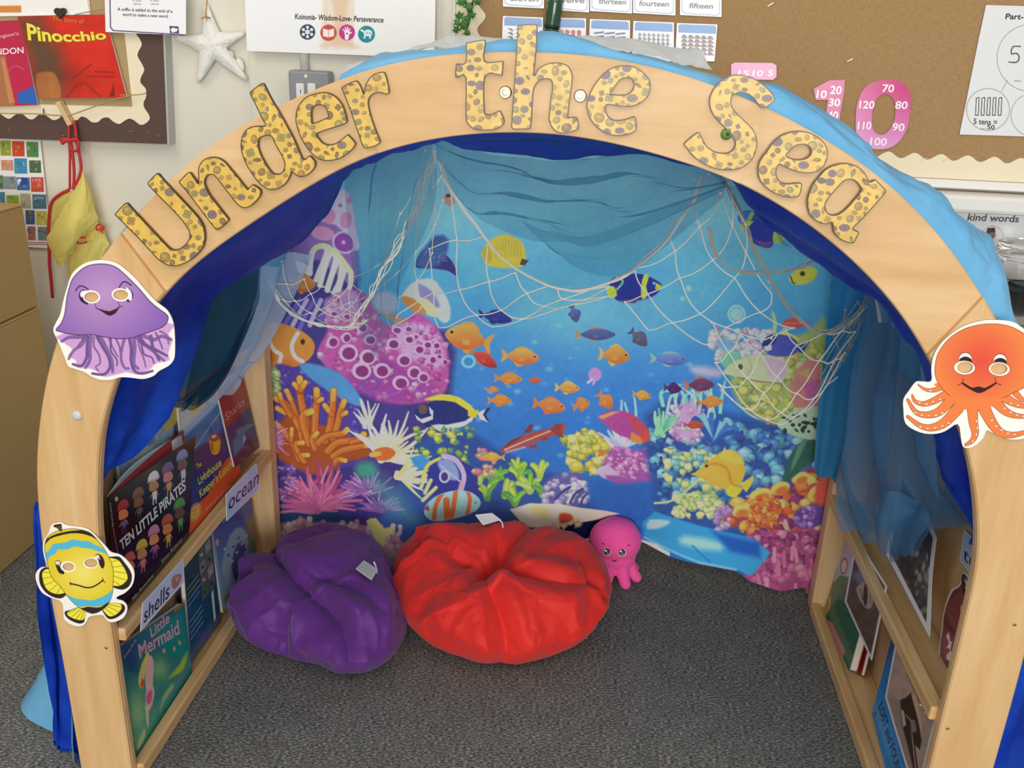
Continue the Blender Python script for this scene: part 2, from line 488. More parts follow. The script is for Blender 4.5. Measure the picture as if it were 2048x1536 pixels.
M_EDGE = mat('cut_ply_edge', '#f0cf9c', .5)
M_BIRCHX = wood_mat('birch_side_board', '#d6ae7a', '#dfba88', '#e6c596', (30, 20, 2.5))

def setting(o, label=None):
    o['kind'] = 'structure'; return o
setting(box('floor', (-2.6, -3.2, -.05), (2.6, 1.02, 0), M_CARPET, bev=0))
setting(box('wall_back', (-2.6, WALL_Y, 0), (2.6, WALL_Y+.1, 2.7), M_WALL, bev=0))
colx0 = pt(491, 60, .965)[0]; colx1 = pt(906, 60, .965)[0]
setting(box('trim_1', (colx0, .965, 0), (colx1, 1.0, 2.7), M_WALL, bev=.004))

# ------------------------------------------------------------------ large display board on the right
BY = .975
bx0 = pt(905, 40, BY)[0]; bz0 = pt(1950, 372, BY)[2]
t = thing('display_board', 'large brown hessian display board with scalloped cream edging on the right of the wall', 'board', ((bx0+1.4)/2, BY, bz0))
box('backing', (bx0, BY, bz0), (1.7, 1.0, 1.75), M_HESS, t, 0)
M_CREAM = mat('cream_card', '#f4e6c4', .7); M_WHITE = mat('white_plastic', '#ece9e2', .4); M_CREAMED = mat('cream_card_shade', '#efdfba', .7)
zs = pt(1900, 315, BY)[2]; x = np.linspace(-.3, 1.7, 400); ph = pt(1882, 311, BY)[0]; per = pt(1935, 314, BY)[0]-ph
zt = zs+.006*np.cos(2*math.pi*(x-ph)/per)
P = Piece(); V, F = poly_prism(np.r_[np.c_[x, 0*x+BY-.002, zt], [[1.7, BY-.002, bz0+.012], [-.3, BY-.002, bz0+.012]]], (0, -1, 0), .0015)
P.add(V, F).build('bottom_border', M_CREAM, t)
z = np.linspace(bz0+.02, 1.75, 500); xe = pt(963, 50, BY)[0]+.008*np.cos(2*math.pi*z/per)
P = Piece(); V, F = poly_prism(np.r_[[[bx0+.006, BY-.003, bz0+.02]], np.c_[xe, 0*z+BY-.003, z], [[bx0+.006, BY-.003, 1.75]]], (0, -1, 0), .0015)
P.add(V, F).build('side_border', M_CREAM, t)
box('frame', (bx0-.012, BY-.008, bz0-.006), (1.7, BY+.004, bz0+.011), M_WHITE, t, .002)
box('frame', (bx0-.012, BY-.008, bz0+.011), (bx0+.007, BY+.004, 1.75), M_WHITE, t, .002)
for (px, py) in [(1541, 9), (1848, 318), (1890, 320), (1700, 120)]:
    p = pt(px, py, BY-.004); V, F = box_vf(p, (.006, .0004, .0006), [[.8, 0, -.5], [0, 1, 0], [.5, 0, .8]]); Piece().add(V, F).build('staple', mat('staple_steel', '#c9c6c0', .3, metal=.8), t)
tz = bz0-.012
o = box('trim_2', (bx0+.02, .925, tz-.036), (1.7, 1.0, tz), M_WHITE, None, .008); setting(o)

# ------------------------------------------------------------------ flat prints on the wall
def quad_canvas(quad, step, bg):
    q = np.array(quad, float); return Canvas(q[:, 0].min(), q[:, 1].min(), q[:, 0].max(), q[:, 1].max(), step, bg)
def flat(name, quad, surf, paint, label=None, cat=None, parent=None, step=1.0, bg='#ffffff', th=.0008, M=PRINT, gain=1.0, group=None, edge='#e8e6e0', disp=None, text=None, hole=None, rnd=0):
    """a printed sheet whose outline is the polygon quad on the plane surf"""
    c = quad_canvas(quad, step, bg)
    if paint: paint(c)
    P = Piece(); D = sdf_poly(c.X, c.Y, np.asarray(quad, float))
    if hole is not None:
        for h_ in hole: D = np.maximum(D, -sdf_poly(c.X, c.Y, np.asarray(h_, float)))
    # make sure the outline falls inside the sampled grid
    cut_sheet(P, c, surf, D+step*.02+.01, th, edge=edge, disp=disp)
    if text: text(P)
    o = P.build(name, M, parent, gain=gain)
    if label: tag(o, label, cat, group)
    return o

WS = PY(.943)     # front of the boxed-in column
def paint(c):
    for k in range(26):
        px = 648+k*2.3+random.uniform(-3, 3)
        c.line([(px, -40), (px+random.uniform(-4, 4), 96)], 5, '#f0dcc4', 6, a=.5)
    c.poly([(655, -40), (704, -40), (697, 10), (693, 40), (697, 80), (722, 96), (680, 92), (640, 92), (662, 80), (668, 40), (664, 10)], '#eccfae', 8, 3, .75)
    for (x_, y_, r_, col) in [(615, 64, 15.5, '#3d4e5e'), (657, 65.5, 16.5, '#d4574d'), (694, 65, 16, '#c83f8d'), (733, 68.5, 17, '#27959c')]:
        c.ell(x_, y_, r_, r_, 0, col, .8)
    for k in range(6):
        a = math.radians(60*k+30); c.ell(615+9.5*_c(a), 64+9.5*_s(a), 3, 3, 0, '#ffffff', .8)
        c.line([(615+9.5*_c(a), 64+9.5*_s(a)), (615-9.5*_c(a), 64-9.5*_s(a))], .8, '#e8eef2', .7)
    c.ell(615, 64, 4.5, 4.5, 0, '#eef2f5', .8)
    c.poly([(646, 57), (656.5, 60), (656.5, 75), (646, 72)], '#fff3ee', .7); c.poly([(668, 57), (657.5, 60), (657.5, 75), (668, 72)], '#fff3ee', .7)
    for i, (dx, dy) in enumerate([(-8, -6), (-3.5, -10), (1.5, -10.5), (6, -7)]): c.line([(694, 66), (694+dx, 65+dy)], 2.2, '#ffffff', .7)
    c.line([(694, 68), (703, 65)], 2.4, '#ffffff', .7); c.poly([(689, 62), (699, 62), (698, 71), (696, 79), (690, 79), (690, 71)], '#ffffff', .8, 2)
    c.ell(694, 67, 2.2, 2, 0, '#c83f8d', .7)
    c.ell(736, 66, 9, 6.5, 0, '#ffffff', .8); c.ell(724, 61, 3, 2.2, 20, '#ffffff', .7); c.line([(726, 62), (730, 67)], 2, '#ffffff', .7)
    for x_ in (730, 741): c.line([(x_, 70), (x_-1, 76)], 3, '#ffffff', .7)
    for x_ in (732, 737, 742): c.ring(x_, 66, 2.2, 2.6, 0, .6, '#27959c', .6)
def txt(P): add_text(P, 'Koinonia- Wisdom-Love- Perseverance', WS, (590, 38), (767, 45), 11, '#3c3c3c', shear=.05, bold=.018)
flat('values_poster', [(487, -60), (872, -60), (869, 116), (494, 102)], WS, paint, 'large white poster reading Koinonia Wisdom Love Perseverance above four round icons', 'poster', step=1.0, bg='#fbfaf7', text=txt, M=GLOSS)

# double switch box and its conduit
a = pt(575, 139, .925); b_ = pt(657, 143, .925); zb = a[2]-.088
t = thing('switch_box', 'grey metal double light switch box on the wall behind the arch', 'switch', ((a[0]+b_[0])/2, .945, zb))
M_GREYM = mat('grey_enamel', '#8f9093', .45)
box('box_body', (a[0], .925, zb), (b_[0], .965, a[2]-.001), M_GREYM, t, .005)
for px in (601, 624):
    p = pt(px, 186, .922); o = box('rocker', (p[0]-.0085, .9185, p[2]-.02), (p[0]+.0085, .926, p[2]+.019), M_WHITE, t, .002)
    q = pt(px, 183, .918)
    if px == 601: box('switch_mark', (q[0]-.0007, .918, q[2]-.004), (q[0]+.0007, .9187, q[2]+.004), mat('black_ink', '#26242a', .6), o, 0)
p = pt(612, 152, .925); V, F = lathe_vf((p[0], .9235, p[2]), [(.0035, 0), (.003, .0015), (.0001, .0015)], 12, 'y'); Piece().add(V, F).build('screw', M_WHITE, t)
p = pt(604, 120, .94); V, F = tube_vf([(p[0], .9555, a[2]-.004), (p[0], .9555, a[2]+.3)], .009, 16)
tag(Piece().add(V, F).build('conduit_pipe', M_WHITE, smooth_=True), 'short white conduit pipe running up from the grey switch box', 'pipe')

# ------------------------------------------------------------------ notice board on the left
NY = .965
t = thing('notice_board', 'brown notice board with scalloped cream border at upper left', 'board', (-1.3, NY+.015, .8))
M_BROWN = mat('brown_backing_paper', '#5b453b', .8); M_KRAFT = mat('kraft_paper', '#b39768', .8); M_ALU = mat('pale_grey_frame', '#bdbcb4', .5)
def on(px, py, y=NY): return pt(px, py, y)
A = [on(-260, -120), on(317, -120), on(333, 288), on(-260, 268)]
V, F = poly_prism(A, (0, -1, 0), .003); Piece().add(V, F).build('backing_paper', M_BROWN, t)
Bq = [on(-262, -120, NY+.003), on(322, -120, NY+.003), on(338.5, 289.5, NY+.003), on(-262, 270, NY+.003)]
V, F = poly_prism(Bq, (0, -1, 0), .031); Piece().add(V, F).build('board_frame', M_ALU, t)
k = K(0, 0, 5.119)
sc_ = k([(-500, 1130), (-440, 1160), (-390, 1205), (-340, 1205), (-290, 1165), (-240, 1150), (-190, 1180), (-140, 1210), (-90, 1210), (-40, 1160), (0, 1165), (60, 1205), (100, 1215), (150, 1180), (190, 1160), (240, 1175), (290, 1215), (340, 1220), (390, 1180), (440, 1170), (490, 1195), (540, 1228), (590, 1220), (640, 1185), (690, 1190), (740, 1230), (790, 1230), (830, 1195), (880, 1205), (940, 1250), (1000, 1250), (1050, 1210), (1110, 1205), (1160, 1245), (1220, 1270), (1270, 1240), (1320, 1215), (1370, 1230), (1430, 1275), (1480, 1270), (1530, 1222), (1520, 1170), (1475, 1100), (1470, 1050), (1495, 990), (1490, 910), (1440, 850), (1440, 800), (1475, 720), (1455, 660), (1410, 580), (1415, 530), (1450, 460), (1430, 400), (1395, 350), (1390, 280), (1430, 220), (1420, 150), (1375, 90), (1380, 20), (1400, -100), (1370, -300)])
s_ = smooth(sc_, 4, False); s_ = np.r_[s_, [(-100, -60)]]
V, F = poly_prism(PY(NY-.0015)(s_), (0, -1, 0), .0012); Piece().add(V, F).build('scalloped_border', M_CREAM, t)
V, F = poly_prism(PY(NY-.003)([(-100, -60), (240, -60), (248, 65), (264, 213), (70, 208), (-100, 204)]), (0, -1, 0), .001); Piece().add(V, F).build('kraft_panel', M_KRAFT, t)
for (px, py, an) in [(262, 263, 5), (297, 265, 35), (317, 271, 40), (127, 271, -10), (18, 260, -40)]:
    V, F = box_vf(pt(px, py, NY-.002), (.0032, .0004, .0005), [[_c(an*.0175), 0, _s(an*.0175)], [0, 1, 0], [-_s(an*.0175), 0, _c(an*.0175)]]); Piece().add(V, F).build('staple', MATS['staple_steel'], t)

def paint(c):
    c.poly([(-60, 12), (42, 11), (43, 25), (-60, 26)], '#dd8c43'); c.line([(171, -40), (180, 30)], 2, '#d9a27c')
flat('lesson_sheet', [(-60, -40), (174, -40), (182, 29), (-60, 34)], PY(NY-.006), paint, 'white sheet with an orange bar, highest at the left edge', 'paper', step=1.5, bg='#f7f4ee')
def paint(c):
    c.C[:] = S('#c32a4c'); c.poly([(-40, 120), (10, 110), (30, 212), (-40, 216)], '#b5744a', 3); c.poly([(2, 118), (8, 116), (30, 205), (18, 208)], '#d08b5a', 2)
    c.poly([(26, 190), (28, 160), (40, 150), (58, 152), (70, 175), (72, 207), (38, 208)], '#c9244f', 2, 3)
    c.poly([(36, 206), (34, 186), (50, 180), (66, 172), (76, 209)], '#2f68bd', 2)
    c.line([(14, 150), (20, 138), (34, 132), (48, 140)], 1.6, '#e0607e', 1.2, 3)
def txt(P):
    s2 = PY(NY-.012)
    add_text(P, "ngton's", s2, (0, 76), (38, 70), 7, '#f3b8c4', bold=.01)
    add_text(P, 'NDON', s2, (-8, 110), (48, 106), 12, '#fbe6ea', bold=.02)
    add_text(P, 'A LONDON LIFT-THE-FLAP BOOK' if False else 'A', s2, (5, 130), (9, 129.6), 4, '#f3c8cf')
t2 = thing('picture_book', 'pink picture book clipped at the left edge of the notice board', 'book', pt(20, 212, NY-.006))
flat('cover', [(-60, 45), (39, 40), (76, 210), (-40, 215)], PY(NY-.012), paint, parent=t2, step=1.2, text=txt, th=.004, M=GLOSS)
def paint(c):
    k = K(0, 0, 5.119)
    c.C[:] = S('#d9301f'); c.poly(k([(160, 170), (420, 165), (640, 560), (700, 780), (640, 1010), (390, 1010)]), '#6a4a33', 40, 0, .95)
    c.poly(k([(370, 800), (400, 745), (520, 735), (590, 800), (625, 1000), (405, 1005)]), '#b4703c', 4, 2); c.soft_blob(150, 150, 22, 30, '#a02818', .5); c.mottle(26, .10, 3)
    for q in ([(690, 990), (760, 900), (860, 850), (950, 920), (1030, 990)], [(740, 800), (830, 740), (930, 660)]): c.line(k(q), 4, '#8a2a1c', 3, 3, a=.7)
    c.poly(k([(1120, 990), (1150, 880), (1165, 850), (1180, 990)]), '#8a1f18', 3, 0, .8)
def txt(P):
    s2 = PY(NY-.013); k = K(0, 0, 5.119)
    def arc(T): return -7*np.sin(np.clip(T, 0, 1)*math.pi*.9)
    a_, b1 = k([(290, 390), (1095, 405)])
    V, F = text_mesh('Pinocchio', 0, .028); V[:, 0] -= V[:, 0].min(); w = V[:, 0].max(); T = V[:, :1]/w
    up = (17+16*(1-T)**2)/.7
    xs = a_[0]+T*(b1[0]-a_[0])*1.0; base = 79+np.where(T < .16, 11, 0)*0+4*np.sin(T*math.pi*1.1)
    Q = np.c_[xs+V[:, 1:]*(-5), base-V[:, 1:]*up]
    P.add(s2(Q+np.array([1.2, 1.4]), .0003), F, S('#8a6a1c')); P.add(s2(Q, .0009), F, S('#f7e94f'))
    add_text(P, 'The Story of', s2, (105, 41), (168, 47), 9, '#c79a4a', shear=0)
    add_text(P, 'Illustrated by', s2, (190, 145), (231, 146), 4, '#8c1d14'); add_text(P, 'Retold for young readers', s2, (174, 154), (232, 155), 4, '#8c1d14')
t2 = thing('picture_book', 'red book titled The Story of Pinocchio pinned to the notice board', 'book', pt(150, 196, NY-.006))
flat('cover', [(34, 33), (209, 29), (254, 195), (79, 197)], PY(NY-.013), paint, parent=t2, step=1.0, text=txt, th=.005, M=GLOSS)
def paint(c):
    c.line([(219, -60), (221, 54), (226, 61), (372, 70)], 2.2, '#4d3668', 1.1, 0)
    c.poly([(339, 52), (357, 53), (358, 67), (340, 66)], '#4d3668', 1.2); c.ell(348, 60, 7, 4.5, 0, '#ffffff', 1, wob=.2, seed=2)
def txt(P):
    s2 = PY(NY-.018)
    add_text(P, 'A suffix is added to the end of a', s2, (235, 21), (345, 25.5), 6.2, '#4a4848', bold=.012)
    add_text(P, 'word to make a new word.', s2, (245, 31.5), (337, 35.5), 6.2, '#4a4848', bold=.012)
    for px in (268, 303): add_text(P, 'plural', s2, (px, 9), (px+14, 9.6), 3.6, '#7a7878'); add_text(P, 'to make', s2, (px-3, 2.6), (px+15, 3), 3.4, '#7a7878')
flat('suffix_card', [(208, -60), (372, -60), (372, 71), (211, 64)], PY(NY-.018), paint, 'white laminated card with purple outline explaining a suffix', 'card', step=1.0, bg='#fbfafa', text=txt, M=GLOSS)
# heart peg, clothes peg, twine, nail
def heart(cx, cy, s, surf, th):
    T = np.linspace(0, 2*math.pi, 40, endpoint=False)
    Q = np.c_[cx+s*16*np.sin(T)**3/16, cy-s*(13*np.cos(T)-5*np.cos(2*T)-2*np.cos(3*T)-np.cos(4*T))/15]
    return poly_prism(surf(Q), (0, -1, 0), th)
V, F = heart(119, 25, 11.5, PY(NY-.02), .006)
tag(bevel(Piece().add(V, F).build('heart_peg', mat('dark_heart_wood', '#3a2722', .6)), .001), 'small dark heart-shaped peg holding the red book', 'peg')
def clothes_peg(p0, p1, y, name, label):
    a = pt(*p0, y); b = pt(*p1, y); d = b-a; L = np.linalg.norm(d); d /= L; n = np.cross(d, (0, 1, 0))
    t = thing(name, label, 'peg', (a+b)/2+np.array([0, 0, 0])); 
    M = mat('peg_wood', '#dcb985', .6); R = np.c_[d, (0, 1, 0), n]
    for s in (-1, 1):
        V, F = box_vf((a+b)/2+np.array([0, s*.0045, 0]), (L/2, .0033, .0055), R); bevel(Piece().add(V, F).build('jaw', M, t), .001)
    V, F = tube_vf([(a+b)/2-n*.006+d*.004, (a+b)/2+n*.006+d*.004], .0028, 10); Piece().add(V, F).build('spring', MATS['staple_steel'], t)
clothes_peg((118, 203), (143, 250), NY-.016, 'clothes_peg', 'pale wooden clothes peg hanging from the twine below the red book')
P = Piece(); M_TWINE = mat('jute_twine', '#b09a70', .9)
for q in ([(150, 29), (180, 23), (215, 16)], [(240, 190), (265, 190), (280, 189), (293, 186)]): P.add(*tube_fast(PY(NY-.014)(smooth(q, 5, False)), .0011, 6))
P.add(*tube_fast(PY(NY-.016)(smooth([(-60, 226), (0, 227), (70, 228), (110, 231), (140, 230), (180, 216), (225, 200), (262, 191)], 5, False)), .0013, 6))
tag(P.build('twine', M_TWINE), 'thin jute twine strung across the notice board', 'string')
V, F = tube_vf([pt(87, 217, NY-.001), pt(87, 224, NY-.012), pt(87, 235, NY-.014)], .0011, 8)
tag(Piece().add(V, F).build('nail', mat('dark_nail', '#2b2522', .5)), 'thin dark nail holding the twine on the brown frame', 'nail')

# book-cover chart
def paint(c):
    k = K(0, 230, 4.653); r = random.Random(4)
    tiles = [((0, 235, 100, 378), '#9aa53c'), ((110, 242, 225, 385), '#d4502f'), ((245, 248, 355, 392), '#5a8f4f'), ((8, 418, 122, 516), '#cf9570'), ((130, 402, 250, 545), '#3f93b8'), ((270, 422, 380, 538), '#56704a'), ((-60, 560, 28, 690), '#5f8352'), ((28, 570, 148, 690), '#8c979c'), ((152, 580, 275, 700), '#4b6da8'), ((285, 578, 405, 715), '#d3513e'), ((-60, 715, 45, 840), '#4a8aa0'), ((58, 745, 175, 838), '#94a83f'), ((185, 730, 285, 870), '#b5ad90'), ((300, 738, 430, 872), '#54788c'), ((-60, 880, 60, 1010), '#c2a24a'), ((90, 880, 200, 1010), '#6b8a8c'), ((235, 885, 322, 1018), '#4c6484'), ((332, 893, 435, 1025), '#c8bb5a'), ((255, 1035, 328, 1165), '#a86a6c'), ((350, 1040, 440, 1168), '#6f8f8a')]
    for i, ((x0, y0, x1, y1), col) in enumerate(tiles):
        q = k([(x0, y0), (x1, y0+2), (x1+5, y1+2), (x0+5, y1)]); c.poly(q, col, 1)
        cx = (x0+x1)/2; cy = (y0+y1)/2
        for j in range(5):
            px, py = k([(cx+r.uniform(-38, 38), cy+r.uniform(-45, 45))])[0]
            cc = S(col)*.6+S(r.choice(['#f2e9d8', '#27415f', '#d8b13e', '#3d6b3a', '#e9e3da']))*.4
            c.ell(px, py, r.uniform(1.5, 4.5), r.uniform(1, 4), r.uniform(0, 90), cc, 1.4, .8)
    c.poly(k([(205, 580), (250, 590), (260, 640), (200, 660), (180, 620)]), '#2f4fa0', 1); c.poly(k([(160, 600), (190, 590), (200, 610), (165, 660)]), '#e6e8ec', 1)
    for y0 in (1183, 1200): c.line(k([(-60, y0), (440, y0+6)]), 1.6, '#a0324a', .8)
def txt(P):
    add_text(P, 'LITE', PY(.992), (64.5, 362.5), (82, 363), 5, '#f4d6cc')
    add_text(P, 'LITTLE', PY(.992), (72, 397), (87, 398), 3.2, '#f1efe8')
flat('book_chart', [(-50, 276), (81, 281), (104, 497), (-30, 489)], PY(.992), paint, 'white poster gridded with small coloured book covers below the notice board', 'poster', step=.8, bg='#f3f1ee', text=txt)

# cardboard boxes
M_CARD, nt, b, tc = nodes_mat('brown_cardboard', .85, .15)
f1 = noise(nt, tc.outputs['Object'], 1, 3, .5, (3, 3, 60)); nt.links.new(ramp(nt, f1, [(.3, '#b5935f'), (.7, '#b99763')]), b.inputs['Base Color'])
M_TAPE = mat('parcel_tape', '#a57f48', .25)
def carton(lo, hi, label):
    lo = np.array(lo); hi = np.array(hi); t = thing('cardboard_box', label, 'box', ((lo[0]+hi[0])/2, (lo[1]+hi[1])/2, lo[2]))
    box('carton', lo, hi-np.array([0, 0, .004]), M_CARD, t, .004)
    box('flap', (lo[0]-.001, lo[1]-.001, hi[2]-.004), ((lo[0]+hi[0])/2-.001, hi[1]+.001, hi[2]), M_CARD, t, .001)
    box('flap', ((lo[0]+hi[0])/2+.001, lo[1]-.001, hi[2]-.004), (hi[0]+.001, hi[1]+.001, hi[2]), M_CARD, t, .001)
    box('tape', ((lo[0]+hi[0])/2-.025, lo[1]-.0016, hi[2]), ((lo[0]+hi[0])/2+.025, hi[1]+.0016, hi[2]+.0006), M_TAPE, t, 0)
carton((-1.62, .12, .001), (-1.079, .742, .487), 'large brown cardboard box standing on the carpet at left')
carton((-1.60, .14, .489), (-1.081, .742, .702), 'shallower brown cardboard box stacked on the large one at left')

# starfish and shells
t = thing('starfish', 'white bumpy starfish hanging on the wall beside the suffix card', 'ornament', pt(423, 95, .985))
tips = [(412, 8), (348, 75), (396, 165), (494, 160), (490, 66)]
cen = np.array((424, 90)); ring_ = []
order = sorted(tips, key=lambda q: math.atan2(q[1]-cen[1], q[0]-cen[0]))
rad = []
for i, q in enumerate(order):
    q = np.array(q, float); d = q-cen; a0 = math.atan2(d[1], d[0]); rad.append((a0, np.linalg.norm(d)))
nA = 160; V = []; NR = 16
star = []
for i_ in range(5):
    p0, p1 = np.array(order[i_], float)-cen, np.array(order[(i_+1) % 5], float)-cen
    a0 = math.atan2(p0[1], p0[0]); da = (math.atan2(p1[1], p1[0])-a0) % (2*math.pi); t0 = p0/np.linalg.norm(p0); n0 = np.array((-t0[1], t0[0])); am = a0+da/2
    star += [p0-n0*4, p0+n0*4, p0*.55+n0*13, 31*np.array((_c(am), _s(am)))]
    t1 = p1/np.linalg.norm(p1); n1 = np.array((-t1[1], t1[0])); star += [p1*.55-n1*13]
star = np.array(star)
def star_r(a):
    d = np.array((_c(a), _s(a))); best = 20.0
    for k_ in range(len(star)):
        e0, e1 = star[k_], star[(k_+1) % len(star)]; M_ = np.array([[d[0], e0[0]-e1[0]], [d[1], e0[1]-e1[1]]])
        if abs(np.linalg.det(M_)) < 1e-9: continue
        r_, u_ = np.linalg.solve(M_, e0)
        if r_ > 0 and -.001 <= u_ <= 1.001: best = max(best, r_)
    return best
for i in range(NR+1):
    for j in range(nA):
        a = 2*math.pi*j/nA-math.pi; R_ = star_r(a); r = R_*(i/NR); q = cen+r*np.array([_c(a), _s(a)])
        h = (max(0, 1-(i/NR)**2.4))**.6*.016*(1.15-.55*r/85)+.003
        h += .004*max(0, vnoise(np.array(q[0]/3.4), np.array(q[1]/3.4), 5)-.45)*(i < NR)
        V.append(pt(q[0], q[1], .990-(h if i < NR else -.004)))
F = [[i*nA+j, i*nA+(j+1) % nA, (i+1)*nA+(j+1) % nA, (i+1)*nA+j] for i in range(NR) for j in range(nA)]
Piece().add(V, F).build('body', mat('white_starfish', '#f1eee4', .8), t, smooth_=True)
P = Piece(); P.add(*tube_fast([pt(414, 0, .975), pt(413, 12, .975), pt(411, 30, .974), pt(415, 44, .978)], .0012, 6))
for dx in (-7, 0, 8): P.add(*tube_fast([pt(411+dx*1.2, 30+abs(dx), .968), pt(412, 33, .966), pt(413-dx, 36, .968)], .0013, 6))
P.build('raffia_tie', mat('raffia', '#b5854a', .9), t)
for (cx, cy, s, lab) in [(461, 108, 9, 'small white scallop shell hanging beside the starfish, the upper of two'), (478, 128, 14, 'white ribbed scallop shell hanging below the starfish, the lower of two')]:
    V = []; F = []; n = 22
    for i in range(6):
        for j in range(n+1):
            a = math.pi*(-.5)+math.pi*(j/n-.5)*1.0; r = s*(i/5)*(1+.05*math.cos(j*2.9))
            h = .006*math.sin(math.pi*min(1, .2+.8*(i/5)))*(1-.5*abs(j/n-.5))+.0007*(j % 2)
            V.append(pt(cx+r*_c(a)*.85, cy+s*.9+r*_s(a)*1.9, .993-h))
    F = [[i*(n+1)+j, i*(n+1)+j+1, (i+1)*(n+1)+j+1, (i+1)*(n+1)+j] for i in range(5) for j in range(n)]
    o = Piece().add(V, F).build('scallop_shell', mat('white_shell', '#f0ece2', .5), smooth_=True); tag(o, lab, 'shell', 'shells beside the starfish')
    md = o.modifiers.new('s', 'SOLIDIFY'); md.thickness = .0012*U
# ================================================================== things on the display board
def cards():
    st = [(1006, 1088, 13, 17, 'eleven', (1020, 1077)), (1095, 1178, 19, 25, 'twelve', (1108, 1169)), (1180, 1264, 22, 27, 'thirteen', (1197, 1252)), (1266, 1351, 26, 31, 'fourteen', (1278, 1338)), (1360, 1443, 30, 34, 'fifteen', (1378, 1426))]
    s2 = PY(BY-.003)
    for x0, x1, b0, b1, w, (t0, t1) in st:
        def paint(c, x0=x0, x1=x1, b0=b0, b1=b1):
            c.line([(x0+4, -70), (x0+4, b0-8), (x0+10, b0-3.5), (x1-10, b1-3.5), (x1-4, b1-8), (x1-4, -70)], 1.6, '#5f7fae', 1, 0)
        def txt(P, w=w, t0=t0, t1=t1, b0=b0, b1=b1):
            up = 12; y0 = {'eleven': 1.5, 'twelve': 4.5, 'thirteen': 7.5, 'fourteen': 11.5, 'fifteen': 16}[w]
            add_text(P, w, s2, (t0, y0), (t1, y0+(t1-t0)*.028), 10.5, '#33302f', shear=.12, bold=.022)
        flat('number_word_card', [(x0, -70), (x1, -70), (x1, b1), (x0, b0)], s2, paint, f'white number card reading {w} on the brown display board', 'card', step=1.0, bg='#f4f4f4', group='number word cards', text=txt, M=GLOSS)
    pc = [(1006, 1086, 32, 35, 'birds'), (1097, 1172, 35, 37, 'apples'), (1180, 1260, 38, 41, 'crayons'), (1267, 1348, 42, 45, 'mittens'), (1354, 1435, 46, 49, 'ducks')]
    names = {'birds': 'small dark birds', 'apples': 'red apples', 'crayons': 'blue crayons', 'mittens': 'grey mittens', 'ducks': 'brown hats'}
    for x0, x1, b0, b1, w in pc:
        def paint(c, x0=x0, x1=x1, b0=b0, b1=b1, w=w):
            c.poly([(x0+2.5, b0+5), (x0+6, b0+2), (x1-6, b1+2), (x1-2.5, b1+5), (x1-2.5, b1+19), (x0+2.5, b0+19)], '#4a84c4', 1)
            n = {'birds': 4, 'apples': 5, 'crayons': 3, 'mittens': 7, 'ducks': 5}[w]
            for r in range(5):
                for q in range(n):
                    cx = x0+8+(x1-x0-16)*(q+.5)/n; cy = b0+27+r*8.0+(b1-b0)*q/n
                    if w == 'apples': c.ell(cx, cy+1, 4.6, 4.6, 0, '#c8352f', 1)
                    elif w == 'crayons': c.line([(cx-8, cy+1.2), (cx+8, cy-.6)], 3.4, '#444f78', .8); c.line([(cx-11, cy+1.6), (cx-7, cy+1)], 1.6, '#444f78', .8)
                    elif w == 'mittens': c.ell(cx-.4, cy, 2.8, 4, 0, '#8d8d90', 1); c.ell(cx+2.4, cy+1, 1.4, 2, 30, '#8d8d90', .8)
                    elif w == 'ducks': c.poly([(cx-6, cy+3), (cx-4, cy-3), (cx, cy-4.5), (cx+4, cy-2), (cx+7, cy+3)], '#7a5550', .9); c.line([(cx-6, cy+2.6), (cx+8, cy+2.8)], 1.2, '#5a3f3c', .7)
                    else: c.ell(cx, cy, 4.6, 2, 28, '#5b5250', .9); c.line([(cx+2, cy+1), (cx+2, cy+6)], .9, '#5b5250', .7); c.line([(cx-4, cy-2), (cx-7, cy-1)], 1, '#5b5250', .7)
        flat('number_picture_card', [(x0, b0), (x1, b1), (x1-6 if w == 'ducks' else x1, 123), (x0-4, 120)], s2, paint, f'white number card with a blue top strip and {names[w]}', 'card', step=.8, bg='#f2f3f5', group='number picture cards', M=GLOSS)
cards()

# dark green pen-shaped ornament in front of the cards
a = pt(1101, 72, .955); b_ = pt(1113, -14, .955); Pn = np.linspace(a, b_, 14); t = thing('marker_pen', 'dark green glossy marker with a black band in front of the number cards', 'pen', a)
rr = np.array([.0115, .0145, .0147, .0147, .0148, .0150, .0152, .0154, .0155, .0156, .0156, .0152, .012, .006])
Piece().add(*tube_vf(Pn, rr, 20)).build('barrel', mat('dark_green_plastic', '#24502c', .15, coat=.5), t, smooth_=True)
Piece().add(*tube_vf([a+(b_-a)*.17, a+(b_-a)*.26], .0157, 20)).build('band', mat('black_plastic', '#151618', .3), t, smooth_=True)

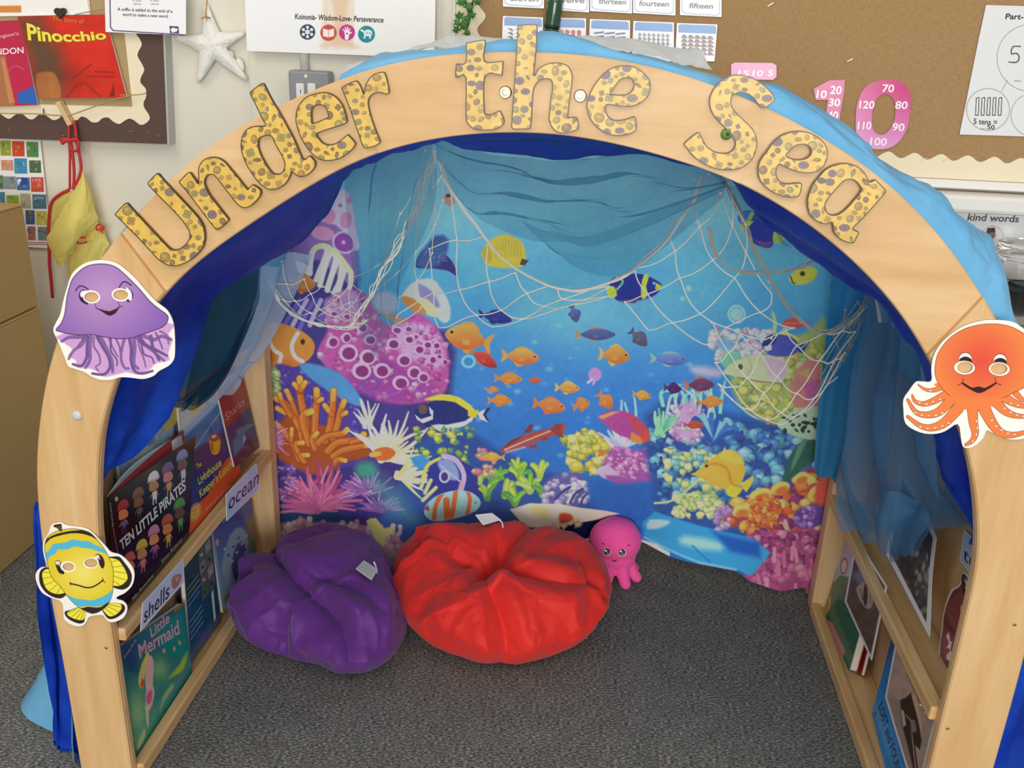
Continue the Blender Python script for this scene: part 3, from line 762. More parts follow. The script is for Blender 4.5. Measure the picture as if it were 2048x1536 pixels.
# ivy on the cream side border
t = thing('ivy_garland', 'green ivy leaves trailing down the cream edging of the display board', 'plant', pt(935, 60, .955))
P = Piece(); stem = PY(.955)(smooth([(918, -30), (930, 5), (940, 30), (933, 60)], 6, False)); P.add(*tube_fast(stem, .002, 6)); st2 = PY(.953)(smooth([(950, -30), (945, 10), (938, 34)], 6, False)); P.add(*tube_fast(st2, .0018, 6)); P.build('stem', mat('ivy_stem', '#2f5a26', .6), t)
M_IVY, nt, b, tc = nodes_mat('ivy_leaf', .45)
nt.links.new(ramp(nt, noise(nt, tc.outputs['Object'], 55, 3), [(.3, '#2c5a22'), (.7, '#4d8a3a')]), b.inputs['Base Color'])
rr = random.Random(3)
for (px, py, s, an) in [(922, 4, 17, -20), (938, 14, 16, 30), (956, 4, 13, 80), (918, 32, 15, -60), (927, 52, 17, 10), (945, 30, 13, 60), (912, 60, 13, -30), (935, 66, 12, 100), (924, -16, 18, 0), (950, -18, 17, 40), (914, 44, 13, 190), (934, 38, 14, -10)]:
    lob = np.array([(0, 1.1), (.25, .5), (.8, .45), (.45, 0), (.62, -.5), (.18, -.4), (0, -.65), (-.18, -.4), (-.62, -.5), (-.45, 0), (-.8, .45), (-.25, .5)])
    L = smooth(lob, 3); t_ = math.radians(an); Rm = np.array([[_c(t_), -_s(t_)], [_s(t_), _c(t_)]]); Q = (L @ Rm.T)*s*np.array([1, -1])*.85+np.array([px, py])
    y0 = .950-rr.uniform(0, .016); ctr = pt(px, py, y0-.004); ed = PY(y0)(Q); n = len(ed)
    Piece().add(np.r_[[ctr], ed], [[0, 1+i, 1+(i+1) % n] for i in range(n)]).build('leaf', M_IVY, t, smooth_=True)

# pink numerals and strip
s2 = PY(BY-.003)
def pinkgrad(c, y0, y1, a, b):
    T = np.clip((c.Y-y0)/(y1-y0), 0, 1)[..., None]; c.C[:] = S(a)*(1-T)+S(b)*T
def numeral(name, outer, hole, label, nums, c0, c1, y0, y1):
    outer = smooth(outer, 4) if name == 'numeral_nought' else np.array(outer, float)
    c = Canvas(outer[:, 0].min()-4, outer[:, 1].min()-4, outer[:, 0].max()+4, outer[:, 1].max()+4, .8, '#ffffff'); pinkgrad(c, y0, y1, c0, c1)
    D = sdf_poly(c.X, c.Y, outer)
    if hole is not None: D = np.maximum(D, -sdf_poly(c.X, c.Y, smooth(hole, 5)))
    c.put((slice(None), slice(None)), .5-(np.abs(D)-.6)/1.0, S('#c84a86'))
    P = Piece(); cut_sheet(P, c, s2, D, .001, edge='#f2b8d2')
    for (s_, a_, b1, h) in nums: add_text(P, s_, s2, a_, b1, h, '#fdf4f8', bold=.02, shear=.1)
    tag(P.build(name, GLOSS), label, 'numeral')
k = K(1400, 0, 2.56)
numeral('numeral_one', k([(582, 455), (610, 440), (660, 412), (742, 408), (738, 470), (722, 560), (712, 640), (640, 640), (648, 560), (655, 512), (592, 512)]), None, 'pink paper numeral one printed with tens on the display board',
        [('10', k([(594, 500)])[0], k([(648, 502)])[0], 15), ('20', k([(664, 480)])[0], k([(724, 482)])[0], 16), ('30', k([(657, 542)])[0], k([(717, 544)])[0], 15), ('40', k([(648, 607)])[0], k([(706, 610)])[0], 15)], '#d8347f', '#d34a8f', 160, 240)
numeral('numeral_nought', k([(950, 408), (1030, 420), (1072, 470), (1078, 560), (1060, 660), (1010, 735), (940, 765), (860, 755), (805, 700), (797, 610), (810, 510), (860, 435)]), k([(950, 480), (990, 510), (1000, 570), (985, 640), (940, 688), (895, 675), (880, 620), (888, 550), (910, 500)]), 'pink paper numeral nought printed with tens on the display board',
        [('70', k([(933, 470)])[0], k([(993, 472)])[0], 15), ('80', k([(998, 556)])[0], k([(1062, 558)])[0], 15), ('90', k([(984, 668)])[0], k([(1046, 671)])[0], 15), ('100', k([(868, 742)])[0], k([(955, 746)])[0], 15), ('110', k([(805, 661)])[0], k([(876, 662)])[0], 15), ('120', k([(813, 554)])[0], k([(892, 556)])[0], 15)], '#d8347f', '#e7a3d6', 175, 295)
c = [(1462, 129), (1470, 125), (1545, 126), (1553, 131), (1553, 153), (1546, 160), (1470, 158), (1462, 152)]
def txt(P): add_text(P, '15', s2, (1475, 151), (1498, 152), 11, '#fdf4f8', bold=.02, shear=.1); add_text(P, '10', s2, (1504, 152), (1526, 152.6), 12, '#fdf4f8', bold=.02, shear=.1); add_text(P, '5', s2, (1535, 152), (1546, 152), 12, '#fdf4f8', bold=.02, shear=.1)
flat('number_strip', c, s2, lambda c: None, 'pink paper strip of numbers ending in 10 and 5', 'strip', step=1, bg='#e58bb6', text=txt, M=GLOSS)

# part-whole sheet
def paint(c):
    k = K(1400, 0, 2.56)
    c.ring(2062, 116, 68, 67, 0, 1.2, '#8a8a8a', 1); c.ring(1976, 219, 43, 42, 0, 1.2, '#8a8a8a', 1); c.ring(2066, 230, 44, 43, 0, 1.2, '#8a8a8a', 1); c.line([(2003, 182), (2015, 161)], 1.1, '#8a8a8a', 1)
    for q in range(5):
        x0 = 1410+q*29; c.line(k([(x0, 590), (x0+5, 502), (x0+19, 499), (x0+15, 590), (x0, 590)]), 1.6, '#2a2a2e', .8)
    c.line(k([(1640, 238), (1602, 240), (1594, 275), (1620, 273), (1634, 292), (1622, 318), (1582, 318)]), 2.3, '#2a2a2e', .8, 4); c.ell(2051, 126, 2, 2, 0, '#2a2a2e', .8)
    c.poly([(1914, 271), (1937, 272), (1936, 285), (1914, 284)], '#d8d0c0', 1)
def txt(P):
    k = K(1400, 0, 2.56)
    add_text(P, 'Part-Whole', s2, k([(1562, 97)])[0], k([(1790, 103)])[0], 11, '#3a3838', shear=.15, bold=.02)
    add_text(P, '5 tens =', s2, k([(1400, 634)])[0], k([(1520, 640)])[0], 11, '#2a2a2e', bold=.01); add_text(P, '50', s2, k([(1470, 662)])[0], k([(1508, 663)])[0], 9, '#2a2a2e', bold=.01)
    add_text(P, 'whole', s2, (2028, 163), (2042, 163.6), 4, '#8a8a8a'); add_text(P, 'part', s2, (1962, 258), (1972, 258.5), 3.5, '#8a8a8a')
flat('part_whole_sheet', [(1972, 10), (2150, 15), (2150, 276), (1919, 269), (1957, 80)], s2, paint, 'white laminated sheet with circles and handwritten 5 tens at the right edge', 'poster', step=1, bg='#efefec', text=txt, M=GLOSS)
# kind words sheet
s3 = PY(.994)
def paint(c):
    k = K(1780, 300, 4.265); r = random.Random(2)
    c.line([(1908, 470), (1908, 414), (1915, 408), (2120, 414)], 1.2, '#8f8f8f', 1, 0)
    for q in range(30):
        x_ = r.uniform(1915, 2080); a_ = r.uniform(-.8, .8); c.line([(x_, 411), (x_+9*_s(a_), 411+8*_c(a_))], 2.2, '#bcc0bd', 1.2, taper=.8, a=.8)
    c.ring(1985, 474, 21, 22, 0, 1.1, '#8a8a8a', 1); c.poly([(1973, 462), (1990, 457), (1991, 472), (1984, 480), (1975, 478)], '#8c6a5c', 1); c.poly([(1972, 466), (1975, 456), (1989, 455), (1991, 464)], '#3a2c2a', 1)
def txt(P): add_text(P, 'kind words', s3, (1934, 440.5), (2038, 444.5), 14, '#5f5e5e', shear=.18, bold=.02)
flat('kind_words_sheet', [(1899, 404), (2140, 412), (2140, 560), (1895, 552)], s3, paint, 'white sheet headed kind words below the white trunking', 'poster', step=1, bg='#e4e4e2', text=txt, M=GLOSS)

# clear tub and the cupboard it stands on
tp = pt(2050, 640, .86); cz = tp[2]
t = thing('cupboard', 'low grey cupboard behind the den at the right edge', 'cupboard', (tp[0]+.05, .88, 0))
M_GC = mat('grey_laminate', '#77746e', .5)
box('carcass', (.80, .77, .001), (1.45, .985, cz-.022), M_GC, t); box('worktop', (.79, .755, cz-.022), (1.46, .99, cz-.001), mat('pale_laminate', '#b7b2a8', .4), t)
for x0 in (.805, 1.13):
    d_ = box('door', (x0, .757, .03), (x0+.31, .770, cz-.03), M_GC, t); box('handle', (x0+.14, .745, cz-.10), (x0+.17, .757, cz-.09), MATS['staple_steel'], d_)
cx, cy = pt(2052, 560, .87)[0], .87
h = pt(2050, 488, .87)[2]-cz; R = .062
t = thing('storage_tub', 'clear plastic tub of black pieces at the right edge', 'tub', (cx, cy, cz))
M_CLEAR = bpy.data.materials.new('clear_plastic'); M_CLEAR.use_nodes = True; b = M_CLEAR.node_tree.nodes['Principled BSDF']
b.inputs['Transmission Weight'].default_value = 1; b.inputs['Roughness'].default_value = .04; b.inputs['IOR'].default_value = 1.3; b.inputs['Base Color'].default_value = (.93, .93, .92, 1)
o = Piece().add(*lathe_vf((cx, cy, cz), [(R*.9, 0), (R*.95, .004), (R, h*.55), (R*.97, h*.80), (R*.97, h*.83), (R*.98, h*.83), (R*1.01, h*.55), (R*.965, .002)], 40)).build('wall', M_CLEAR, t, smooth_=True)
Piece().add(*lathe_vf((cx, cy, cz), [(R*1.03, h*.83), (R*1.05, h*.85), (R*1.05, h*.97), (R*1.02, h), (R*.8, h*.985), (R*.01, h*.985)], 40)).build('lid', M_CLEAR, t, smooth_=True)
P = Piece(); rr = random.Random(9)
V, F = lathe_vf((cx, cy, cz+.004), [(R*.86, 0), (R*.9, h*.4), (R*.6, h*.46), (.001, h*.44)], 24); V = V+np.c_[0*V[:, 0], 0*V[:, 0], .006*(fbm(V[:, 0]*90, V[:, 1]*90, 3)-.5)*(V[:, 2] > cz+h*.3)]; P.add(V, F)
o = P.build('contents', mat('black_pieces', '#1d1c1d', .4), t)
for i in range(14):
    a_ = rr.uniform(0, 6.28); q = np.array((cx+R*.55*_c(a_), cy+R*.55*_s(a_), cz+h*.47)); an = rr.uniform(0, 3)
    V, F = box_vf(q, (.012, .005, .003), [[_c(an), -_s(an), 0], [_s(an), _c(an), 0], [0, 0, 1]]); Piece().add(V, F).build('piece', MATS['black_pieces'] if i else mat('pale_stick', '#cdb698', .5), t)
V, F = box_vf((cx-.035, cy-R*.82, cz+h*.32), (.014, .003, .004), [[.9, 0, -.4], [0, 1, 0], [.4, 0, .9]])
# ================================================================== the wooden den
DEN_D = 0.602     # front of the back posts
BK = .64          # back of the side units
outer_px = [(150, 1560), (108, 1300), (94, 1130), (80, 1010), (75, 940), (80, 860), (90, 785), (112, 690), (150, 600), (192, 530), (233, 480), (287, 410), (333, 363), (400, 307), (467, 258), (553, 212), (662, 165), (752, 132), (843, 113), (931, 104.5), (1025, 102), (1078, 102.5), (1139, 105), (1208, 113), (1310, 133), (1426, 167), (1549, 222), (1634, 266), (1752, 345), (1830, 414), (1908, 504), (1970, 598), (2007, 665), (2040, 755), (2060, 850), (2071, 950), (2074, 1050), (2071, 1140), (2058, 1260)]
inner_px = [(199, 1060), (199, 1000), (199, 954), (203, 863), (220, 802), (234, 758), (270, 672), (318, 598), (356, 556), (410, 510), (512, 440), (540, 421), (600, 383), (637, 361), (716, 318), (800, 291), (880, 273), (964, 265), (1030, 263), (1105, 265), (1221, 283), (1290, 301), (1368, 324), (1460, 355), (1572, 416), (1673, 490), (1748, 562), (1783, 600), (1828, 662), (1862, 724), (1900, 805), (1921, 860), (1939, 919), (1948, 984), (1953, 1062), (1948, 1140)]
def fix_in(P):          # the inner curve read from the two views of the photograph
    return P
FY = PY(0.0)
o3 = FY(outer_px); i3 = FY(inner_px)
def curve(P3, xl, xr, n):
    Q = P3[:, [0, 2]]; Q = np.r_[[[xl, .001]], [[xl, .20]], Q[(Q[:, 1] > .28)], [[xr, .20]], [[xr, .001]]]
    Sx = smooth(Q, 6, False); d = np.r_[0, np.cumsum(np.linalg.norm(np.diff(Sx, axis=0), axis=1))]
    t = np.linspace(0, d[-1], n); c = np.c_[np.interp(t, d, Sx[:, 0]), np.interp(t, d, Sx[:, 1])]
    for _ in range(22):
        c[1:-1] = c[1:-1]*.5+.25*(c[:-2]+c[2:])
    return c
NA = 240
OC = curve(o3, -.631, .631, NA); IC = curve(i3, -.552, .552, NA)
den = thing('play_den', 'pale wooden arched play den with book shelves along both inner sides', 'play den', (0, .3, 0))
def arch_slice(a, b, y0, y1, name, M, e=.0014):
    L = OC[a:b+1]; R = IC[a:b+1]; n = len(L); W = 5; V = []
    e = min(e, abs(y1-y0)*.4)
    for k in range(n):
        d = R[k]-L[k]; d = d/np.linalg.norm(d); l, r = L[k], R[k]; li, ri = l+d*e, r-d*e
        ringp = [(*(li*(1-j/W)+ri*(j/W)), y0) for j in range(W+1)]+[(*r, y0+e), (*r, y1-e), (*ri, y1), (*li, y1), (*l, y1-e), (*l, y0+e)]
        V += [(q[0], q[2], q[1]) for q in ringp]
    m_ = W+7
    F = [[k*m_+j, k*m_+(j+1) % m_, (k+1)*m_+(j+1) % m_, (k+1)*m_+j] for k in range(n-1) for j in range(m_)]
    F += [list(range(m_))[::-1], [(n-1)*m_+j for j in range(m_)]]
    return Piece().add(V, F).build(name, M, den)
# board joints: nearest index on the outer curve to a photograph point
def near(px, py, C=OC):
    p = FY([(px, py)])[0]; return int(np.argmin((C[:, 0]-p[0])**2+(C[:, 1]-p[2])**2))
jl, jr = near(205, 512), near(1998, 640); jtl, jtr = near(690, 152), near(1545, 222)
arch_slice(0, jl+3, -.006, -.0002, 'arch_upright', M_WOODV, .003)
arch_slice(jr-3, NA-1, -.006, -.0002, 'arch_upright', M_WOODV, .003)
arch_slice(0, jtl+4, 0, .011, 'arch_board', M_WOOD); arch_slice(jtr-4, NA-1, 0, .011, 'arch_board', M_WOOD)
arch_slice(jtl+1, jtr-1, -.0025, -.0002, 'arch_board', M_WOOD)
arch_slice(0, NA-1, .672, .690, 'back_arch', M_WOODV)
# stud, bolts, screws
def stud(px, py, r, M, name, y=-.004, h=.004, dome=True):
    p = FY([(px, py)])[0]
    V, F = lathe_vf((p[0], y, p[2]), [(r, 0), (r, -h*.4), (r*.8, -h*.85), (r*.3, -h), (.0001, -h)] if dome else [(r, 0), (r, -h*.5), (r*.85, -h), (r*.5, -h), (r*.45, -h*.4), (.0001, -h*.4)], 20, 'y')
    return Piece().add(V, F).build(name, M, den, smooth_=dome)
M_STEEL = mat('bright_steel', '#a39a86', .38, metal=1.0)
k = K(900, 40, 4.995)
for q in k([(558, 720), (1303, 755)]): stud(q[0], q[1], .0066, M_STEEL, 'bolt', -.0015, .0055, False)
stud(160, 827, .0062, mat('pale_blue_cap', '#c3c9c9', .4), 'bolt_cap', -.006, .003)
for q in [(217, 1290), (2025, 1243), (1892, 1450), (1838, 1405)]: stud(q[0], q[1], .0022, M_STEEL, 'screw', -.006, .001)
k = K(1360, 140, 4.267); q = k([(392, 546)])[0]
stud(q[0], q[1], .0058, mat('green_peg', '#5f8a3c', .4), 'peg_cap', -.0015, .007)
q = k([(398, 540)])[0]; stud(q[0], q[1], .002, mat('dark_socket', '#3a3528', .6), 'peg_socket', -.0085, .0006)
# side panels with shelves
for s in (-1, 1):
    X = lambda v: s*v
    def sb(name, a, b_, y0, y1, z0, z1, M, bev=.002): return box(name, (min(X(a), X(b_)), y0, z0), (max(X(a), X(b_)), y1, z1), M, den, bev)
    sb('side_board', .612, .622, .0112, BK, .004, .53, M_BIRCHX)
    sb('shelf', .562, .6118, .0112, DEN_D-.0004, .004, .017, M_PINE); sb('shelf', .562, .6118, .0112, DEN_D-.0004, .244, .256, M_PINE)
    sb('shelf_lip', .543, .5618, .0112, DEN_D-.0004, .002, .026, M_PINE, .003); sb('shelf_lip', .543, .5618, .0112, DEN_D-.0004, .246, .267, M_PINE, .003)
    o = sb('back_post', .546, .6118, DEN_D, BK-.002, .002, .60, M_BIRCHX, .004)
# roof battens carrying the cloths
for (x_, z_) in [(-.40, .86), (0, 1.02), (.40, .86)]:
    i_ = int(np.argmin(abs(OC[:, 0]-x_)+10*(OC[:, 1] < .5))); i2 = int(np.argmin(abs(IC[:, 0]-IC[i_, 0])))
    q = OC[i_]*.55+IC[i_]*.45
    box('roof_batten', (q[0]-.012, .0112, q[1]-.012), (q[0]+.012, .6718, q[1]+.012), M_PINE, den, .003)

# ------------------------------------------------------------------ letters
K1 = K(220, 300, 6.4); K2 = K(480, 130, 6.4); K3 = K(900, 40, 4.995); K4 = K(1360, 140, 4.267)
LET = [
 ('u', 'under', K1, [(60, 830), (85, 790), (180, 690), (215, 676), (240, 695), (350, 820), (470, 950), (620, 1110), (740, 1235), (790, 1270), (850, 1277), (910, 1250), (960, 1210), (1000, 1160), (1017, 1110), (1010, 1040), (980, 990), (900, 880), (750, 720), (600, 570), (495, 460), (480, 425), (500, 395), (590, 303), (625, 303), (660, 345), (760, 460), (900, 610), (1050, 770), (1130, 860), (1190, 960), (1215, 1060), (1215, 1160), (1190, 1250), (1130, 1330), (1050, 1400), (950, 1455), (860, 1487), (780, 1485), (710, 1465), (600, 1390), (480, 1260), (350, 1120), (200, 970), (90, 860)], None),
 ('n', 'under', K1, [(880, 415), (905, 378), (985, 297), (1030, 288), (1060, 330), (1100, 385), (1128, 425), (1130, 330), (1128, 250), (1145, 190), (1190, 130), (1260, 95), (1330, 90), (1400, 105), (1470, 150), (1540, 230), (1640, 350), (1750, 490), (1768, 495), (1815, 450), (1840, 447), (1920, 500), (1935, 560), (1910, 610), (1860, 670), (1800, 720), (1740, 745), (1680, 735), (1620, 690), (1540, 590), (1440, 460), (1350, 345), (1310, 320), (1265, 322), (1225, 360), (1213, 420), (1230, 480), (1290, 590), (1400, 730), (1510, 870), (1520, 895), (1500, 930), (1400, 1015), (1370, 1024), (1340, 1005), (1250, 890), (1130, 730), (1000, 560), (900, 440)], None),
 ('d', 'under', K2, [(125, 355), (150, 325), (260, 240), (300, 233), (320, 262), (400, 420), (500, 590), (600, 770), (700, 960), (780, 1150), (810, 1202), (840, 1200), (880, 1163), (910, 1170), (960, 1230), (968, 1280), (940, 1340), (880, 1400), (820, 1430), (770, 1435), (720, 1415), (665, 1370), (650, 1400), (620, 1470), (560, 1545), (480, 1590), (400, 1602), (330, 1580), (250, 1520), (160, 1410), (70, 1260), (20, 1120), (8, 1020), (20, 930), (60, 850), (120, 800), (200, 780), (322, 775), (280, 690), (200, 520), (135, 390)], [(235, 990), (250, 940), (310, 912), (380, 908), (410, 930), (450, 1020), (520, 1140), (565, 1240), (565, 1320), (530, 1380), (480, 1395), (420, 1380), (360, 1310), (290, 1190), (245, 1080)]),
 ('e', 'under', K2, [(720, 590), (760, 500), (830, 420), (920, 375), (1040, 350), (1130, 355), (1220, 400), (1300, 490), (1345, 600), (1370, 710), (1355, 745), (1310, 770), (1150, 820), (985, 883), (1020, 950), (1070, 1000), (1140, 1020), (1210, 1008), (1290, 960), (1370, 893), (1400, 905), (1470, 985), (1478, 1020), (1440, 1080), (1360, 1150), (1250, 1210), (1130, 1228), (1030, 1215), (930, 1150), (840, 1040), (770, 920), (720, 770), (710, 680)], [(915, 620), (925, 560), (970, 520), (1040, 515), (1090, 545), (1115, 600), (1128, 662), (1100, 680), (935, 745), (920, 690)]),
 ('r', 'under', K2, [(1298, 292), (1330, 265), (1440, 212), (1490, 201), (1525, 230), (1560, 300), (1585, 368), (1600, 270), (1640, 190), (1700, 125), (1780, 93), (1842, 90), (1865, 120), (1895, 230), (1914, 342), (1900, 367), (1860, 377), (1800, 358), (1740, 360), (1690, 385), (1655, 430), (1645, 490), (1660, 580), (1700, 720), (1760, 880), (1797, 970), (1790, 1000), (1740, 1035), (1640, 1065), (1590, 1062), (1560, 1020), (1500, 840), (1430, 640), (1360, 450), (1310, 330)], None),
 ('t', 'the', K3, [(52, 562), (60, 450), (75, 435), (155, 425), (160, 250), (175, 225), (320, 197), (350, 203), (357, 240), (345, 410), (515, 410), (532, 430), (522, 540), (510, 555), (350, 560), (345, 900), (360, 935), (400, 943), (450, 925), (497, 905), (515, 930), (543, 1000), (535, 1040), (490, 1080), (420, 1100), (300, 1103), (230, 1085), (180, 1040), (155, 960), (155, 575), (75, 578)], None),
 ('h', 'the', K3, [(620, 1080), (613, 1055), (625, 850), (650, 500), (670, 150), (675, 70), (690, 48), (848, 40), (870, 58), (875, 90), (862, 300), (840, 548), (880, 490), (950, 445), (1030, 425), (1110, 430), (1180, 460), (1220, 530), (1222, 620), (1200, 780), (1180, 960), (1195, 972), (1240, 970), (1270, 980), (1288, 1070), (1275, 1095), (1190, 1125), (1100, 1130), (1030, 1090), (990, 1010), (990, 950), (1000, 820), (1020, 700), (1020, 630), (1000, 595), (950, 590), (890, 610), (850, 660), (830, 740), (815, 1000), (805, 1070), (790, 1090), (640, 1094)], None),
 ('e', 'the', K3, [(1385, 760), (1440, 650), (1540, 530), (1640, 470), (1750, 453), (1850, 470), (1940, 530), (1995, 600), (2005, 680), (1980, 760), (1920, 820), (1840, 860), (1740, 868), (1640, 855), (1565, 850), (1560, 905), (1580, 960), (1630, 995), (1700, 1000), (1770, 985), (1842, 963), (1860, 1000), (1865, 1080), (1840, 1120), (1760, 1150), (1660, 1158), (1560, 1135), (1460, 1065), (1390, 970), (1367, 880), (1368, 820)], [(1603, 741), (1640, 680), (1700, 600), (1760, 580), (1815, 590), (1838, 640), (1820, 700), (1770, 740), (1690, 748), (1630, 742)]),
 ('s', 'sea', K4, [(33, 636), (60, 600), (140, 538), (167, 538), (200, 600), (240, 660), (310, 700), (390, 708), (440, 690), (470, 640), (460, 590), (400, 510), (330, 440), (275, 370), (250, 290), (258, 220), (300, 140), (370, 75), (450, 42), (530, 42), (620, 65), (700, 115), (780, 190), (810, 245), (790, 280), (740, 318), (700, 325), (670, 300), (620, 235), (560, 200), (490, 200), (445, 230), (437, 290), (470, 350), (550, 430), (620, 500), (655, 580), (658, 650), (630, 740), (570, 810), (490, 848), (390, 857), (300, 845), (200, 800), (110, 735), (60, 670)], None),
 ('e', 'sea', K4, [(745, 685), (800, 610), (880, 550), (980, 523), (1090, 530), (1190, 580), (1250, 650), (1262, 730), (1235, 810), (1180, 865), (1090, 882), (1000, 870), (910, 835), (848, 806), (825, 850), (825, 900), (855, 950), (910, 970), (980, 965), (1037, 966), (1040, 1000), (1020, 1070), (980, 1090), (900, 1085), (800, 1050), (710, 980), (670, 910), (668, 820), (690, 760)], [(908, 730), (940, 690), (1000, 645), (1070, 638), (1115, 670), (1115, 720), (1070, 755), (1000, 765), (940, 750)]),
 ('a', 'sea', K4, [(1185, 910), (1240, 850), (1330, 805), (1430, 797), (1520, 825), (1580, 880), (1618, 952), (1665, 936), (1690, 955), (1757, 1025), (1745, 1060), (1650, 1170), (1550, 1280), (1478, 1350), (1500, 1370), (1527, 1385), (1510, 1430), (1480, 1477), (1420, 1470), (1360, 1440), (1310, 1380), (1298, 1303), (1250, 1318), (1180, 1300), (1110, 1240), (1085, 1150), (1095, 1070), (1130, 980)], [(1245, 1180), (1240, 1150), (1265, 1100), (1340, 1010), (1400, 950), (1450, 935), (1500, 950), (1540, 1000), (1545, 1030), (1500, 1090), (1420, 1180), (1350, 1230), (1290, 1235), (1255, 1210)]),
]
M_CARDL = mat('laminated_letter_card', rough=.3, attr=True, spec=.4)
def shells(c, seed):
    r = random.Random(seed); x0, x1, y0, y1 = c.x[0], c.x[-1], c.y[0], c.y[-1]
    n = int((x1-x0)*(y1-y0)/330); pts = []
    for _ in range(n*12):
        p = (r.uniform(x0, x1), r.uniform(y0, y1)); s = r.choice([5.0, 6.0, 7.0, 8.0, 9.0, 10.5])
        if all((p[0]-q[0])**2+(p[1]-q[1])**2 > (s+q[2]+1.2)**2*.86 for q in pts): pts.append((*p, s))
        if len(pts) > n: break
    cols = ['#a48e54', '#b0975a', '#967a52', '#ab8850', '#9d925f', '#8c724f', '#b89458', '#a4925c']
    for (px, py, s) in pts:
        an = r.uniform(0, 180); kind = r.random(); col = S(r.choice(cols)); dk = col*.72
        if s > 7.5 and kind < .30: col = S(r.choice(['#857078', '#7a666e', '#8c7c70'])); dk = col*.7
        e = r.uniform(.66, 1.0)
        if kind < .3:       # scallop with ribs
            L = [(px+s*_c(a)*(1+.10*(j % 2)), py+s*e*_s(a)*(1+.10*(j % 2))) for j, a in enumerate(np.linspace(0, 2*math.pi, 18, endpoint=False))]
            c.poly(L, dk, .8); c.poly([(px+(q[0]-px)*.86, py+(q[1]-py)*.86) for q in L], col, .8)
            for q in range(5):
                a = math.radians(an)+(q-2)*.45; c.line([(px-s*.6*_c(math.radians(an)), py-s*.6*_s(math.radians(an))*e), (px+s*.8*_c(a), py+s*.8*e*_s(a))], .5, dk, .7, a=.8)
        elif kind < .48:    # little cluster of pebbles
            for q in range(4):
                a = q*1.57+an; c.ell(px+s*.5*_c(a), py+s*.5*_s(a), s*.42, s*.42, 0, dk, .8); c.ell(px+s*.5*_c(a), py+s*.5*_s(a), s*.33, s*.33, 0, col, .8)
        elif kind < .62:    # pointed whelk
            a = math.radians(an); u = np.array((_c(a), _s(a))); w = np.array((-u[1], u[0])); p = np.array((px, py))
            c.poly([p+u*s*1.2, p+w*s*.5+u*s*.1, p+w*s*.3-u*s*.8, p-w*s*.3-u*s*.9, p-w*s*.5], dk, .8); c.poly([p+u*s*.95, p+w*s*.36, p+w*s*.2-u*s*.7, p-w*s*.36], col, .8)
            for q in (-.4, 0, .4): c.line([p+u*s*q-w*s*.35, p+u*s*q+w*s*.35], .6, dk, .7)
        else:
            c.ell(px, py, s, s*e, an, dk, .8); c.ell(px, py, s*.86, s*e*.84, an, col, .9); c.ell(px-s*.2, py-s*.2, s*.4, s*.3, an, np.clip(col*1.2, 0, 1), 2, .6)
            if s > 4.5:
                for q in (.35, .62): c.ring(px+s*.15, py, s*q, s*q*e, an, .5, dk, .7, .6)
LS = PY(-.006)
for i, (ch, word, kk, out, hole) in enumerate(LET):
    O = smooth(kk(out), 3); c = Canvas(O[:, 0].min()-4, O[:, 1].min()-4, O[:, 0].max()+4, O[:, 1].max()+4, .85, '#d9b355'); c.mottle(18, .10, i)
    shells(c, 20+i*3)
    D = sdf_poly(c.X, c.Y, O)
    if hole is not None: D = np.maximum(D, -sdf_poly(c.X, c.Y, smooth(kk(hole), 3)))
    c.put((slice(None), slice(None)), .5-(-D-1.9)/1.0, S('#45341f'))
    P = Piece(); cut_sheet(P, c, LS.lift(.0004*(i % 2)), D, .0035, edge='#4a3a22')
    tag(P.build('letter', M_CARDL), f'yellow shell-patterned letter {ch} in the word {word} on the arch', 'letter', 'shell-patterned letters on the arch')
